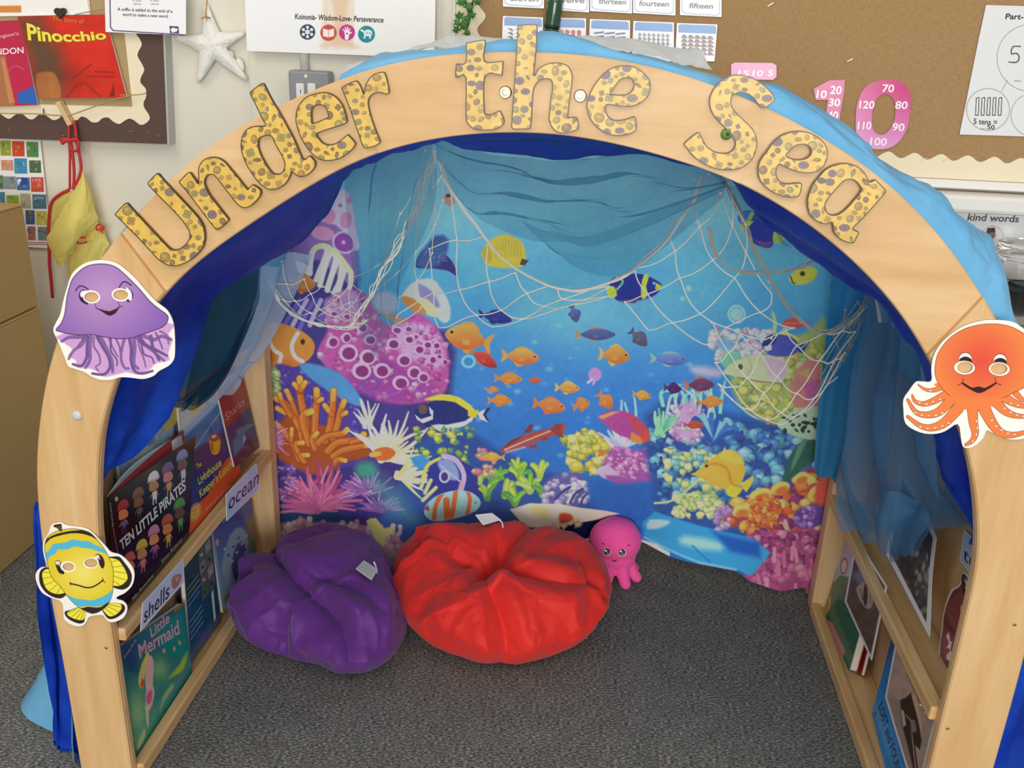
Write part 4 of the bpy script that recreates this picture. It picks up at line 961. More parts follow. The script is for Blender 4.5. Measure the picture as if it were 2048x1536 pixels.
# ================================================================== card masks taped to the arch
def mask(name, label, out, holes, surf, paint, step=.8, n=3):
    O = smooth(out, n) if n else np.array(out, float)
    c = Canvas(O[:, 0].min()-4, O[:, 1].min()-4, O[:, 0].max()+4, O[:, 1].max()+4, step, '#f6f2e8')
    paint(c); D = sdf_poly(c.X, c.Y, O)
    for h in holes: D = np.maximum(D, -sdf_poly(c.X, c.Y, smooth(h, 4)))
    P = Piece(); cut_sheet(P, c, surf, D, .0012, edge='#efe9dc')
    return tag(P.build(name, GLOSS), label, 'mask', 'animal masks on the arch')
def radial(c0, c1, cx, cy, R):
    def f(X, Y):
        t = np.clip(np.sqrt((X-cx)**2+(Y-cy)**2)/R, 0, 1)[..., None]; return S(c0)*(1-t)+S(c1)*t
    return f
KJ = K(100, 510, 5.908)
def paint(c):
    r = random.Random(5); dark = '#4b2a55'
    bell = KJ([(65, 885), (130, 800), (170, 690), (195, 500), (225, 380), (260, 285), (330, 200), (430, 130), (560, 102), (690, 108), (790, 145), (880, 220), (980, 315), (1080, 420), (1180, 540), (1280, 625), (1370, 690), (1402, 740), (1380, 810), (1320, 860), (1230, 895), (1100, 940), (980, 980), (850, 995), (720, 985), (600, 965), (480, 945), (370, 950), (240, 940), (130, 915)])
    c.poly(KJ([(150, 930), (1390, 800), (1400, 930), (1445, 1010), (1400, 1160), (1410, 1240), (1300, 1270), (1240, 1290), (1180, 1350), (1040, 1410), (900, 1385), (800, 1410), (640, 1440), (560, 1380), (460, 1340), (330, 1330), (300, 1240), (210, 1200), (260, 1110), (170, 1040)]), '#cfa0d0', 3, 3)
    tent = [[(420, 960), (330, 970), (220, 975), (140, 1020)], [(430, 960), (380, 1060), (280, 1130), (220, 1230)], [(450, 970), (440, 1100), (430, 1220), (370, 1310), (270, 1290)], [(480, 970), (470, 1100), (470, 1240), (420, 1330)], [(520, 970), (520, 1080), (580, 1180), (590, 1280), (540, 1320), (570, 1370)], [(560, 970), (620, 1080), (690, 1200), (710, 1320), (640, 1410), (500, 1400)], [(600, 980), (660, 1090), (730, 1250), (740, 1380)], [(700, 990), (740, 1090), (800, 1200)], [(720, 990), (720, 1130), (790, 1240), (790, 1310)], [(780, 990), (820, 1080), (830, 1150)], [(880, 995), (850, 1100), (840, 1230), (880, 1330), (930, 1340)], [(940, 990), (960, 1110), (960, 1250), (1000, 1370), (1090, 1400), (1210, 1370)], [(990, 985), (1000, 1110), (990, 1280), (1040, 1340)], [(1020, 975), (1100, 1050), (1220, 1140), (1350, 1250)], [(1060, 970), (1130, 1060), (1250, 1120), (1380, 1190)], [(1090, 950), (1230, 1000), (1320, 960), (1430, 1000)], [(1040, 1000), (1060, 1100), (1110, 1230), (1130, 1320)], [(1080, 1040), (1110, 1170), (1200, 1210), (1230, 1280)], [(1250, 920), (1300, 1030), (1330, 1110)], [(1300, 900), (1380, 950), (1400, 1050)], [(1190, 960), (1220, 1100), (1290, 1240)], [(400, 980), (350, 1050), (320, 1090)]]
    for i, t_ in enumerate(tent):
        w = [7.5, 5.5, 6.5][i % 3] if i not in (7, 8, 9, 4, 16, 17, 18, 19, 21) else 3.4
        c.line(KJ(t_), w, dark, 1, 5, .25); c.line(KJ(t_), w-1.6, ['#8f6fb0', '#9a7ab6', '#7d5fa2'][i % 3], 1, 5, .25)
        if w > 5: c.line(KJ(t_), .8, '#5d3f78', .8, 5)
    c.poly(bell, '#4a2b58', 1.2, 3)
    B = smooth(bell, 3); ce = B.mean(0); w = c.win(B[:, 0].min(), B[:, 1].min(), B[:, 0].max(), B[:, 1].max())
    d = sdf_poly(c.X[w], c.Y[w], B); c.put(w, .5-(d+1.6)/1.2, radial('#bd93c2', '#8a63b0', *KJ([(640, 450)])[0], 130))
    for pts, wd in [([(305, 420), (345, 370), (395, 372), (450, 405)], 2.6), ([(818, 380), (860, 320), (905, 322), (960, 358)], 2.6)]: c.line(KJ(pts), wd, dark, .9, 3)
    c.poly(KJ([(370, 415), (340, 470), (360, 540), (420, 580), (450, 570), (420, 420)]), '#3d2442', 1, 3); c.poly(KJ([(375, 425), (355, 470), (380, 500), (440, 430)]), '#efe6ef', 1, 3)
    c.poly(KJ([(880, 385), (930, 395), (975, 440), (980, 500), (945, 550), (905, 540)]), '#3d2442', 1, 3); c.poly(KJ([(890, 385), (930, 400), (965, 450), (965, 530), (930, 530)]), '#efe6ef', 1, 3)
    c.ell(*KJ([(490, 495)])[0], 17.5, 13, 6, '#fdf7f2', 1); c.ell(*KJ([(835, 470)])[0], 18, 13, 6, '#fdf7f2', 1)
    c.poly(KJ([(520, 640), (550, 625), (640, 655), (710, 665), (780, 635), (825, 600), (870, 612), (825, 612), (775, 690), (720, 718), (680, 712), (600, 660), (545, 632)]), '#3d2030', .9); c.line(KJ([(530, 575), (548, 625)]), 1.1, dark, .8); c.line(KJ([(803, 555), (828, 602)]), 1.1, dark, .8)
def eye(k, cx, cy, rx, ry, an=0): 
    q = k([(cx, cy)])[0]; return [(q[0]+rx*_c(t), q[1]+ry*_s(t)) for t in np.linspace(0, 2*math.pi, 10, endpoint=False)]
MS = PY(-.0085)
out = KJ([(38, 885), (75, 790), (120, 700), (160, 530), (200, 390), (250, 240), (330, 150), (430, 90), (560, 62), (680, 68), (790, 100), (900, 180), (1010, 280), (1130, 420), (1240, 540), (1320, 600), (1390, 660), (1440, 750), (1465, 850), (1475, 1000), (1475, 1150), (1460, 1240), (1400, 1310), (1290, 1370), (1220, 1430), (1100, 1465), (960, 1450), (830, 1445), (720, 1475), (600, 1475), (500, 1440), (400, 1380), (280, 1340), (215, 1310), (170, 1200), (125, 1090), (80, 990)])
mask('jellyfish_mask', 'purple jellyfish card mask on the left side of the arch', out, [eye(KJ, 490, 497, 14.5, 10.2), eye(KJ, 835, 470, 15, 10.2)], MS, paint)
KF = K(70, 1030, 6.676)
def paint(c):
    Y1 = '#e8d23c'; BK = '#33241f'; BL = '#57b8d6'
    body = KF([(125, 400), (160, 300), (230, 240), (330, 200), (480, 180), (600, 190), (720, 225), (800, 290), (900, 410), (980, 540), (1030, 660), (1050, 780), (1045, 900), (1040, 1040), (990, 1180), (900, 1270), (780, 1320), (680, 1290), (560, 1220), (440, 1100), (330, 950), (230, 850), (185, 730), (150, 600), (130, 500)])
    fin = lambda pts, q: (c.poly(KF(pts), BK, 1.1, 3), c.poly(KF(q), '#f2e545', 1.1, 3))
    fin([(195, 712), (110, 710), (65, 760), (55, 850), (75, 940), (140, 1030), (230, 1090), (330, 1115), (390, 1090), (412, 1040), (300, 900)], [(190, 725), (120, 740), (95, 790), (105, 860), (130, 950), (190, 1020), (290, 1055), (360, 1050), (405, 1020), (310, 900), (240, 830)])
    fin([(985, 580), (1050, 555), (1130, 560), (1200, 640), (1270, 740), (1295, 830), (1270, 930), (1210, 985), (1130, 995), (1015, 940), (1040, 800)], [(990, 590), (1060, 585), (1120, 610), (1180, 690), (1225, 780), (1235, 850), (1200, 900), (1130, 945), (1020, 930), (1050, 800)])
    fin([(570, 1235), (480, 1265), (400, 1290), (410, 1350), (480, 1410), (590, 1450), (655, 1430), (665, 1370), (690, 1250)], [(575, 1240), (500, 1265), (435, 1300), (440, 1340), (520, 1385), (620, 1405), (660, 1370), (685, 1250)])
    fin([(890, 1235), (930, 1330), (990, 1390), (1090, 1370), (1190, 1290), (1195, 1210), (1120, 1180), (980, 1180)], [(900, 1240), (940, 1310), (1000, 1355), (1080, 1330), (1150, 1260), (1150, 1200), (1090, 1180), (980, 1185)])
    for p, q in [((105, 760), (200, 770)), ((105, 850), (230, 825)), ((120, 940), (250, 885)), ((190, 1020), (290, 930)), ((290, 1050), (340, 970)), ((1025, 630), (1105, 600)), ((1045, 695), (1175, 680)), ((1050, 755), (1220, 775)), ((1050, 815), (1210, 870)), ((1040, 880), (1140, 935)), ((450, 1310), (560, 1255)), ((490, 1360), (600, 1270)), ((550, 1390), (640, 1265)), ((610, 1400), (665, 1260)), ((930, 1240), (1050, 1335)), ((960, 1215), (1110, 1290)), ((980, 1195), (1145, 1230))]: c.line(KF([p, q]), .9, '#5e5520', .8)
    c.poly(body, '#4d4a22', 1, 3)
    B = smooth(body, 3); w = c.win(70, 1030, 280, 1250); d = sdf_poly(c.X[w], c.Y[w], B)
    ins = .5-(d+1.0)/1.0
    c.put(w, ins, radial('#f4e274', '#e2c92f', *KF([(640, 780)])[0], 62))
    def band(pts, col, n=2):
        a = sdf_poly(c.X[w], c.Y[w], smooth(KF(pts), n)); c.put(w, np.minimum(ins, .5-a/1.0), col)
    band([(120, 410), (200, 320), (330, 275), (480, 245), (620, 250), (760, 290), (860, 350), (740, 215), (560, 205), (420, 222), (280, 255), (170, 310), (100, 380)], BK)
    band([(100, 540), (180, 480), (240, 390), (330, 375), (420, 362), (500, 325), (600, 345), (720, 350), (800, 400), (900, 440), (1010, 560), (920, 505), (830, 480), (740, 450), (640, 440), (530, 420), (430, 460), (310, 460), (270, 520), (190, 560), (160, 660), (120, 700)], BL)
    band([(400, 1060), (480, 1090), (560, 1120), (660, 1130), (760, 1140), (850, 1110), (960, 1060), (1060, 980), (1060, 1080), (980, 1200), (880, 1215), (790, 1225), (700, 1215), (600, 1225), (520, 1190)], BL)
    band([(520, 1215), (620, 1245), (700, 1225), (800, 1235), (890, 1225), (1010, 1150), (1000, 1300), (800, 1360), (600, 1330)], BK)
    c.poly(KF([(240, 155), (300, 125), (355, 122), (365, 215), (330, 220), (300, 180)]), '#5a512a', 1); c.poly(KF([(238, 158), (262, 128), (350, 118), (352, 145), (290, 150)]), BK, 1)
    c.poly(KF([(270, 620), (310, 605), (350, 640), (390, 770), (370, 790), (320, 770), (285, 700)]), BK, 1, 3); c.ell(*KF([(305, 640)])[0], 5, 4, 20, '#e8e0d8', 1); c.ell(*KF([(320, 670)])[0], 3, 2, 20, '#b07a6a', 1)
    c.poly(KF([(800, 545), (850, 520), (905, 565), (930, 640), (920, 700), (890, 710), (850, 640)]), BK, 1, 3); c.ell(*KF([(830, 560)])[0], 5, 4, -20, '#e8e0d8', 1); c.ell(*KF([(860, 585)])[0], 3, 2, -20, '#b07a6a', 1)
    c.ell(*KF([(440, 690)])[0], 15.5, 11, 5, '#f8f1e2', 1); c.ell(*KF([(750, 640)])[0], 15.5, 11, -5, '#f8f1e2', 1)
    c.line(KF([(470, 915), (580, 940), (680, 968), (750, 965), (830, 930), (908, 870)]), 2.8, BK, .9, 4); c.line(KF([(468, 895), (475, 938)]), 1.4, BK, .8); c.line(KF([(903, 840), (910, 875), (935, 905)]), 1.4, BK, .8)
out = KF([(8, 840), (20, 760), (80, 700), (165, 690), (125, 570), (105, 440), (120, 340), (180, 240), (215, 140), (270, 108), (350, 100), (400, 130), (500, 150), (650, 170), (760, 230), (860, 330), (960, 440), (1020, 500), (1130, 530), (1230, 610), (1310, 720), (1325, 830), (1290, 950), (1200, 1040), (1100, 1090), (1090, 1125), (1170, 1150), (1225, 1210), (1225, 1290), (1180, 1370), (1090, 1420), (1000, 1430), (940, 1380), (900, 1335), (730, 1355), (690, 1420), (640, 1475), (560, 1485), (470, 1455), (390, 1390), (380, 1280), (365, 1180), (300, 1130), (200, 1100), (100, 1040), (40, 950)])
mask('fish_mask', 'yellow striped fish card mask low on the left side of the arch', out, [eye(KF, 445, 690, 11.5, 8), eye(KF, 748, 640, 13, 9)], MS, paint, .7)
KO = K(1788, 620, 5.485)
def paint(c):
    OL = '#8a4a24'; OR = '#ef8245'
    arms = [[(520, 850), (430, 880), (340, 870), (265, 820)], [(560, 930), (430, 1000), (320, 1030), (230, 1000), (200, 935)], [(620, 990), (500, 1110), (370, 1150), (240, 1120), (150, 985)], [(700, 1080), (560, 1230), (420, 1290), (290, 1270), (150, 1170)], [(860, 1080), (870, 1230), (890, 1350), (860, 1430), (790, 1478)], [(980, 1060), (1080, 1250), (1180, 1350), (1310, 1370), (1480, 1330)], [(1120, 1010), (1220, 1110), (1340, 1160), (1500, 1170)], [(1200, 950), (1300, 1010), (1400, 1050), (1500, 1060)], [(1300, 870), (1400, 980), (1500, 1000)]]
    ws = [12, 17, 22, 24, 23, 26, 22, 22, 16]
    for a_, w in zip(arms, ws): c.line(KO(a_), w, OL, 1, 6, .72)
    for a_, w in zip(arms, ws): c.line(KO(a_), w-2.2, OR, 1, 6, .78)
    c.poly(KO([(470, 800), (560, 900), (700, 1010), (760, 1090), (1000, 1080), (1150, 1000), (1250, 920)]), OR, 2, 3)
    head = KO([(445, 640), (470, 500), (540, 380), (640, 280), (780, 200), (940, 158), (1090, 148), (1230, 165), (1350, 210), (1450, 280), (1520, 400), (1560, 560), (1540, 720), (1450, 840), (1330, 900), (1180, 970), (900, 1010), (660, 965), (560, 900), (480, 800), (450, 720)])
    c.poly(head, OL, 1.1, 3); B = smooth(head, 3); w = c.win(1788, 620, 2090, 830); d = sdf_poly(c.X[w], c.Y[w], B)
    c.put(w, .5-(d+1.3)/1.1, radial('#e2503f', '#ec8546', *KO([(960, 560)])[0], 92)); c.poly(KO([(600, 940), (800, 960), (1000, 960), (1200, 930), (1100, 1050), (900, 1070), (740, 1070)]), OR, 8, 3, .9)
    def suck(pts):
        for q in pts: c.ell(*KO([q])[0], 4.2, 2.0, -8, OL, .8); c.ell(*KO([q])[0], 3.4, 1.4, -8, '#f8ecd8', .8)
    suck([(400, 885), (280, 1015), (355, 1032), (430, 1005), (505, 980), (235, 1125), (305, 1152), (380, 1160), (460, 1155), (530, 1130), (290, 1282), (370, 1298), (450, 1292), (530, 1272), (600, 1240), (1075, 1210), (1120, 1272), (1180, 1318), (1250, 1352), (1325, 1365), (1215, 1078), (1280, 1122), (1350, 1152), (1420, 1166), (1285, 1025), (1360, 1045)])
    for q in [(906, 1220), (914, 1295), (905, 1365), (865, 1438)]: c.ell(*KO([q])[0], 2, 4, 8, OL, .8); c.ell(*KO([q])[0], 1.4, 3.2, 8, '#f8ecd8', .8)
    for (cx, cy) in [(783, 545), (1165, 560)]:
        q = KO([(cx, cy)])[0]; c.ell(q[0], q[1]-1, 14, 14.5, 0, OL, 1); c.ell(q[0], q[1], 13, 13.5, 0, '#fbf4e8', 1); c.poly(KO([(cx-68, cy+20), (cx-55, cy-15), (cx, cy-35), (cx+55, cy-15), (cx+72, cy+20), (cx+60, cy+60), (cx-60, cy+60)]), '#33222a', 1, 3)
        e = KO([(cx-10, cy+88)])[0]; c.ell(e[0], e[1], 22, 14.5, 3, OL, 1); c.ell(e[0], e[1], 21, 13.6, 3, '#fbf2e2', 1)
    c.poly(KO([(740, 805), (760, 795), (850, 850), (900, 845), (940, 838), (1000, 855), (1110, 795), (1125, 808), (1000, 890), (935, 912), (880, 895), (800, 850)]), '#3c1d1c', 1, 2); c.line(KO([(700, 825), (745, 805), (762, 752)]), 1.6, '#7a2f28', .9); c.line(KO([(1175, 822), (1120, 805), (1105, 745)]), 1.6, '#7a2f28', .9)
out = KO([(410, 780), (410, 650), (430, 520), (500, 390), (610, 280), (750, 185), (930, 125), (1100, 110), (1300, 130), (1426, 210), (1540, 330), (1600, 520), (1600, 720), (1540, 850), (1560, 1000), (1570, 1180), (1550, 1340), (1420, 1410), (1290, 1420), (1180, 1395), (1080, 1345), (1015, 1320), (980, 1400), (900, 1480), (820, 1515), (755, 1495), (735, 1400), (700, 1250), (560, 1330), (430, 1360), (280, 1340), (130, 1250), (105, 1100), (105, 980), (170, 880), (240, 790), (310, 785)])
mask('octopus_mask', 'orange octopus card mask on the right side of the arch', out, [eye(KO, 778, 630, 16, 11.5), eye(KO, 1152, 645, 17, 11.5)], MS, paint)
# ================================================================== printed reef tapestry across the back of the den
TY = .653
TS = PY(TY)
def fish(c, x, y, L, H, ang, body, fin=None, back=None, flip=False, eye=True, tail=1.0, belly=None):
    """a fish seen from the side: nose at +x before turning"""
    t = math.radians(ang); s = -1 if flip else 1
    def T(P): return [(x+s*(u*_c(t))-v*_s(t)*1, y+s*u*_s(t)*1+v*_c(t)) for u, v in P]
    fin = fin or body
    c.poly(T([(-L*.34, 0), (-L*.56, -H*.42*tail), (-L*.5, 0), (-L*.56, H*.42*tail)]), fin, 1.4, 2)
    c.poly(T([(-L*.22, -H*.36), (-L*.05, -H*.64), (L*.16, -H*.56), (L*.26, -H*.3)]), fin, 1.4, 2)
    c.poly(T([(-L*.2, H*.34), (-L*.08, H*.62), (L*.06, H*.44)]), fin, 1.4, 2)
    P = T([(L*.5, H*.03), (L*.38, -H*.26), (L*.16, -H*.48), (-L*.1, -H*.46), (-L*.36, -H*.13), (-L*.36, H*.11), (-L*.1, H*.42), (L*.16, H*.46), (L*.38, H*.27)])
    Pn = smooth(P, 3); b0 = S(body); top = S(back) if back else np.clip(b0*1.12, 0, 1); bot = S(belly) if belly else b0*.85
    def g(X, Y):
        q = np.clip(((Y-y)/(H)+.5), 0, 1)[..., None]; return top*(1-q)+bot*q if True else b0
    w = c.win(Pn[:, 0].min()-1, Pn[:, 1].min()-1, Pn[:, 0].max()+1, Pn[:, 1].max()+1)
    if w is None: return T
    d = sdf_poly(c.X[w], c.Y[w], Pn); c.put(w, .5-d/1.3, g)
    c.poly(T([(L*.12, H*.1), (-L*.06, H*.02), (-L*.08, H*.26), (L*.06, H*.28)]), np.clip(b0*1.2, 0, 1), 1.6, 1, .7)
    if eye and L > 24: e = T([(L*.36, -H*.08)])[0]; r = max(1.2, H*.065); c.ell(e[0], e[1], r*1.5, r*1.5, 0, np.clip(b0*1.35, 0, 1), 1); c.ell(e[0], e[1], r, r, 0, '#20202c', 1)
    return T
cv = Canvas(508, 250, 1706, 1184, 1.25, '#4a9fd0')
X, Y = cv.X, cv.Y
# water: pale at the surface, deep blue towards the reef
def mixs(stops, t):
    r = np.zeros(t.shape+(3,)); r[:] = S(stops[0][1])
    for (a, ca), (b_, cb) in zip(stops, stops[1:]):
        k_ = np.clip((t-a)/(b_-a), 0, 1)[..., None]; r = r*(1-k_)+S(cb)*k_ if True else r
    return r
tt = np.clip((Y-280)/(950-280)+.10*(fbm(X/120, Y/70, 3)-.5), 0, 1)
cv.C = mixs([(0, '#86bcd2'), (.22, '#7cc0dc'), (.40, '#58aedb'), (.58, '#4597d6'), (.74, '#3a7ecb'), (.88, '#2f6fc2'), (1, '#2a68bb')], tt)
for (x_, y_, a_) in [(1180, 640, .5), (1090, 610, .4), (1330, 620, .4)]: cv.soft_blob(x_, y_, 110, 60, '#79c2e4', a_)
rr = random.Random(12)
for _ in range(70):
    x_, y_ = rr.uniform(880, 1500), rr.uniform(640, 950); s = rr.uniform(1.5, 6); cv.ell(x_, y_, s*1.5, s, 0, '#7fc0ea', 3, rr.uniform(.15, .5))
for (x_, y_, r_) in [(1377, 577, 7), (1365, 597, 5), (1538, 563, 5), (1540, 575, 3), (1473, 628, 14)]: cv.ell(x_, y_, r_, r_, 0, '#9fd0ea', 3, .6)
cv.ring(937, 723, 12, 11, 0, 5, '#86cbe6', 1.2); cv.ring(1473, 628, 16, 17, 0, 4, '#9ed4ea', 1.2)
def spikes(cx, cy, n, r0, r1, a0, a1, w, cols, seed, ry=1.0, taper=.6, bend=.3, dark=None):
    r = random.Random(seed)
    for i in range(n):
        a = math.radians(a0+(a1-a0)*(i+r.uniform(-.3, .3))/max(n-1, 1)); R1 = r.uniform(r0, r1); b_ = r.uniform(-bend, bend)
        p0 = (cx+r.uniform(-8, 8), cy+r.uniform(-5, 5)); p1 = (cx+R1*.55*_c(a), cy-R1*.55*_s(a)*ry); p2 = (cx+R1*_c(a+b_*.5), cy-R1*_s(a+b_*.5)*ry)
        col = S(r.choice(cols))
        if dark is not None: cv.line([p0, p1, p2], w+2, dark, 1.4, 3, taper)
        cv.line([p0, p1, p2], w*r.uniform(.8, 1.2), col, 1.6, 3, taper); cv.line([p1, p2], w*.35, np.clip(col*1.18, 0, 1), 1.5, 2, .5, .7)
def lumps(x0, y0, x1, y1, n, r0, r1, cols, seed, shape=None, hl=1.2):
    r = random.Random(seed); k_ = 0; P = np.array(shape, float) if shape is not None else None
    ys = sorted(r.uniform(0, 1) for _ in range(n))
    for q in ys:
        x_ = r.uniform(x0, x1); y_ = y0+(y1-y0)*q
        if P is not None and sdf_poly(np.array([x_]), np.array([y_]), P)[0] > 0: continue
        s = r.uniform(r0, r1); col = S(r.choice(cols)); cv.ell(x_, y_, s, s*r.uniform(.6, 1), r.uniform(0, 180), col*.78, 1.6, .9, .25, r.uniform(0, 6)); cv.ell(x_-s*.15, y_-s*.2, s*.75, s*.6, 0, col, 2, .9); cv.ell(x_-s*.25, y_-s*.35, s*.35, s*.25, 0, np.clip(col*hl, 0, 1), 2, .8)
# --- reef mass, left
cv.poly([(500, 380), (640, 380), (700, 410), (720, 560), (720, 660), (900, 660), (900, 820), (930, 900), (1010, 930), (1080, 960), (1180, 1000), (1190, 1190), (500, 1190)], '#40347e', 14, 3, .95)
cv.poly([(500, 720), (560, 735), (680, 780), (760, 860), (810, 960), (800, 1080), (500, 1120)], '#3a2a78', 8, 3)
cv.poly([(930, 860), (1000, 900), (1090, 940), (1180, 980), (1200, 1100), (760, 1120), (800, 960), (840, 880)], '#2c4a92', 12, 3, .9)
cv.poly([(500, 990), (620, 1000), (760, 1090), (500, 1130)], '#1e3c6c', 8, 2)
# pale pink column coral at top left with spots
cv.poly([(640, 410), (668, 384), (700, 386), (716, 470), (716, 500), (660, 500), (620, 480)], '#d9c0d4', 4, 3)
cv.poly([(590, 470), (640, 440), (700, 470), (716, 540), (700, 570), (640, 520), (590, 520)], '#8d62a2', 5, 2, .9)
for (x_, y_, a_, b_) in [(660, 432, 12, 15), (693, 440, 12, 17), (646, 466, 24, 14), (700, 400, 6, 6)]: cv.ell(x_, y_, a_, b_, 10, '#d88ab0', 2.5)
cv.ell(688, 485, 19, 18, 20, '#8d3f98', 2); cv.ell(688, 484, 4, 4, 0, '#d8a0d8', 1.5); cv.ring(690, 484, 23, 21, 10, 4, '#cdb4d6', 2)
cv.ell(682, 410, 4, 4, 0, '#8a7a90', 1.5)
# pale lobed coral
for p in [[(620, 545), (625, 505), (640, 492), (655, 500), (640, 540), (632, 560)], [(640, 570), (655, 520), (666, 505), (672, 520), (655, 575)], [(655, 580), (672, 530), (684, 520), (680, 560), (668, 585)], [(676, 585), (690, 540), (702, 545), (700, 575), (690, 590)]]: cv.line(p, 11, '#d9dcc0', 2, 4, .1); cv.line(p[:3], 5, '#e9e6c8', 2, 3)
cv.line([(628, 498), (650, 490), (680, 512), (704, 545)], 9, '#d6d49a', 2, 4)
cv.poly([(590, 520), (622, 535), (624, 552), (600, 548)], '#d2d6d8', 2, 2)
fish(cv, 606, 568, 52, 34, 0, '#d0742c', back='#d98a35', eye=False)
# striped violet plates
for i in range(5): cv.line([(560+i*20, 668-i*6), (575+i*18, 640-i*4), (600+i*14, 600)], 9, ['#6a5ab8', '#b7a8dc'][i % 2], 3, 3)
# big pink tube coral
tube = [(650, 610), (690, 580), (735, 590), (760, 640), (800, 650), (830, 625), (870, 650), (892, 690), (898, 730), (892, 780), (860, 800), (800, 808), (745, 790), (690, 760), (650, 730), (636, 700), (655, 660)]
cv.poly(tube, '#c2509e', 5, 3); cv.poly([(690, 760), (740, 700), (800, 730), (860, 760), (880, 790), (800, 808), (745, 795)], '#a23f98', 10, 2, .8); cv.poly([(800, 650), (860, 650), (890, 700), (880, 740), (820, 720), (790, 690)], '#d9a4d6', 10, 2, .8); cv.poly([(650, 600), (690, 580), (720, 590), (725, 625), (690, 640), (655, 640)], '#b48ac0', 8, 2, .8)
lumps(640, 590, 900, 800, 240, 3, 9, ['#d26fb0', '#c65aa2', '#d989c0', '#b94a98', '#e0a8d4'], 31, tube)
kk = K(520, 380, 3.657)
for (x_, y_, a_, b_) in [(748, 1005, 38, 36), (535, 1110, 40, 40), (633, 1080, 32, 36), (805, 1095, 42, 36), (648, 1190, 62, 58), (790, 1222, 55, 50), (745, 1320, 62, 55), (893, 1320, 55, 50), (975, 1125, 45, 38), (1055, 1245, 48, 42), (1085, 1015, 28, 22), (1090, 1092, 34, 28), (1165, 1165, 36, 32), (1225, 1130, 30, 26), (1290, 1135, 26, 24), (1262, 1240, 26, 30), (1030, 1410, 55, 48), (1128, 1335, 46, 44), (1195, 1370, 40, 36), (1000, 1025, 36, 26), (1310, 1215, 20, 16), (1350, 1255, 18, 22), (1140, 1070, 18, 16), (540, 905, 28, 22), (640, 925, 36, 20)]:
    q = kk([(x_, y_)])[0]; a_ /= 3.657; b_ /= 3.657; a_ *= 1.12; b_ *= 1.12; cv.ell(q[0], q[1], a_, b_, 10, '#eab4d6', 1.6); cv.ell(q[0]+1, q[1]+1, a_*.68, b_*.68, 10, '#8a2f72' if y_ > 1050 else '#7f3f8c', 1.6)
cv.line(kk([(740, 1440), (860, 1480), (960, 1500), (1080, 1440)]), 4, '#9a58b0', 2, 4); cv.ring(*kk([(810, 1420)])[0], 16, 11, -10, 4, '#7a4aa0', 2)
# pale shell-like sponge
kq = kk([(1070, 720), (1150, 660), (1260, 650), (1340, 740), (1395, 860), (1385, 950), (1340, 970), (1280, 920), (1200, 900), (1100, 860), (1040, 800)]); cv.poly(kq, '#c6cdc6', 4, 3); cv.poly(kk([(1160, 680), (1260, 740), (1320, 850), (1260, 850), (1170, 780)]), '#8f86b8', 4, 2, .8)
cv.poly(kk([(1140, 800), (1230, 800), (1310, 900), (1260, 930), (1190, 880)]), '#d6d49a', 3, 2); cv.poly(kk([(1030, 780), (1120, 790), (1220, 890), (1170, 905), (1080, 860)]), '#c9823c', 3, 2); cv.poly(kk([(860, 880), (960, 890), (1060, 950), (1040, 985), (940, 950)]), '#b98a6a', 4, 2, .8)
cv.poly(kk([(830, 760), (960, 740), (1020, 820), (980, 900), (840, 880)]), '#b9c0d6', 8, 2, .8)
# dark fin of a diving fish, and a small orange face behind the cloth
cv.poly(kk([(1140, 560), (1180, 450), (1260, 420), (1350, 460), (1420, 540), (1445, 630), (1380, 590), (1260, 570)]), '#3a2f72', 2, 3); cv.poly([(870, 470), (900, 480), (880, 530), (830, 530)], '#3c5a92', 6, 2, .9)
for q in range(14): cv.ell(rr.uniform(850, 895), rr.uniform(500, 530), 2, 1.5, 0, '#8d84ac', 1.5, .7)
cv.poly([(888, 392), (900, 384), (914, 398), (906, 410), (892, 408)], '#b98c7c', 2, 2); cv.poly([(893, 389), (905, 386), (909, 392), (893, 394)], '#2c2f66', 1.5)
# clown fish at far left
cl = [(510, 660), (545, 645), (590, 655), (618, 672), (630, 690), (624, 712), (600, 730), (560, 738), (510, 740)]
cv.poly(cl, '#e88a35', 2, 3); cv.poly([(516, 700), (560, 712), (600, 728), (560, 738), (512, 740)], '#d9722c', 6, 2, .8); cv.line([(596, 666), (584, 690), (590, 712), (606, 722)], 8, '#dfe9ee', 1.6, 4); cv.line([(530, 668), (548, 700), (562, 710), (556, 732)], 8, '#dfe9ee', 1.6, 4); cv.ell(606, 683, 5, 6, 0, '#6a3a1c', 1.4); cv.ell(606, 683, 2.6, 3.4, 0, '#2a1c16', 1); cv.ell(543, 712, 7, 12, -20, '#b8641e', 2)
# violet boulder with scales, blue plate
cv.poly([(540, 740), (600, 738), (680, 770), (740, 860), (760, 930), (640, 930), (540, 900)], '#4b3794', 6, 3); lumps(545, 740, 750, 920, 260, 2.4, 4.6, ['#5b45a6', '#6a54b8', '#43308a', '#7c68c6'], 8, [(540, 740), (600, 738), (680, 770), (745, 860), (760, 930), (640, 930), (540, 900)], 1.25)
cv.poly([(600, 735), (620, 725), (680, 745), (720, 790), (722, 812), (690, 800), (640, 770)], '#4f93d2', 5, 3, .9); lumps(530, 742, 556, 790, 30, 5, 10, ['#a9c076', '#88a860', '#c8d08c'], 3)
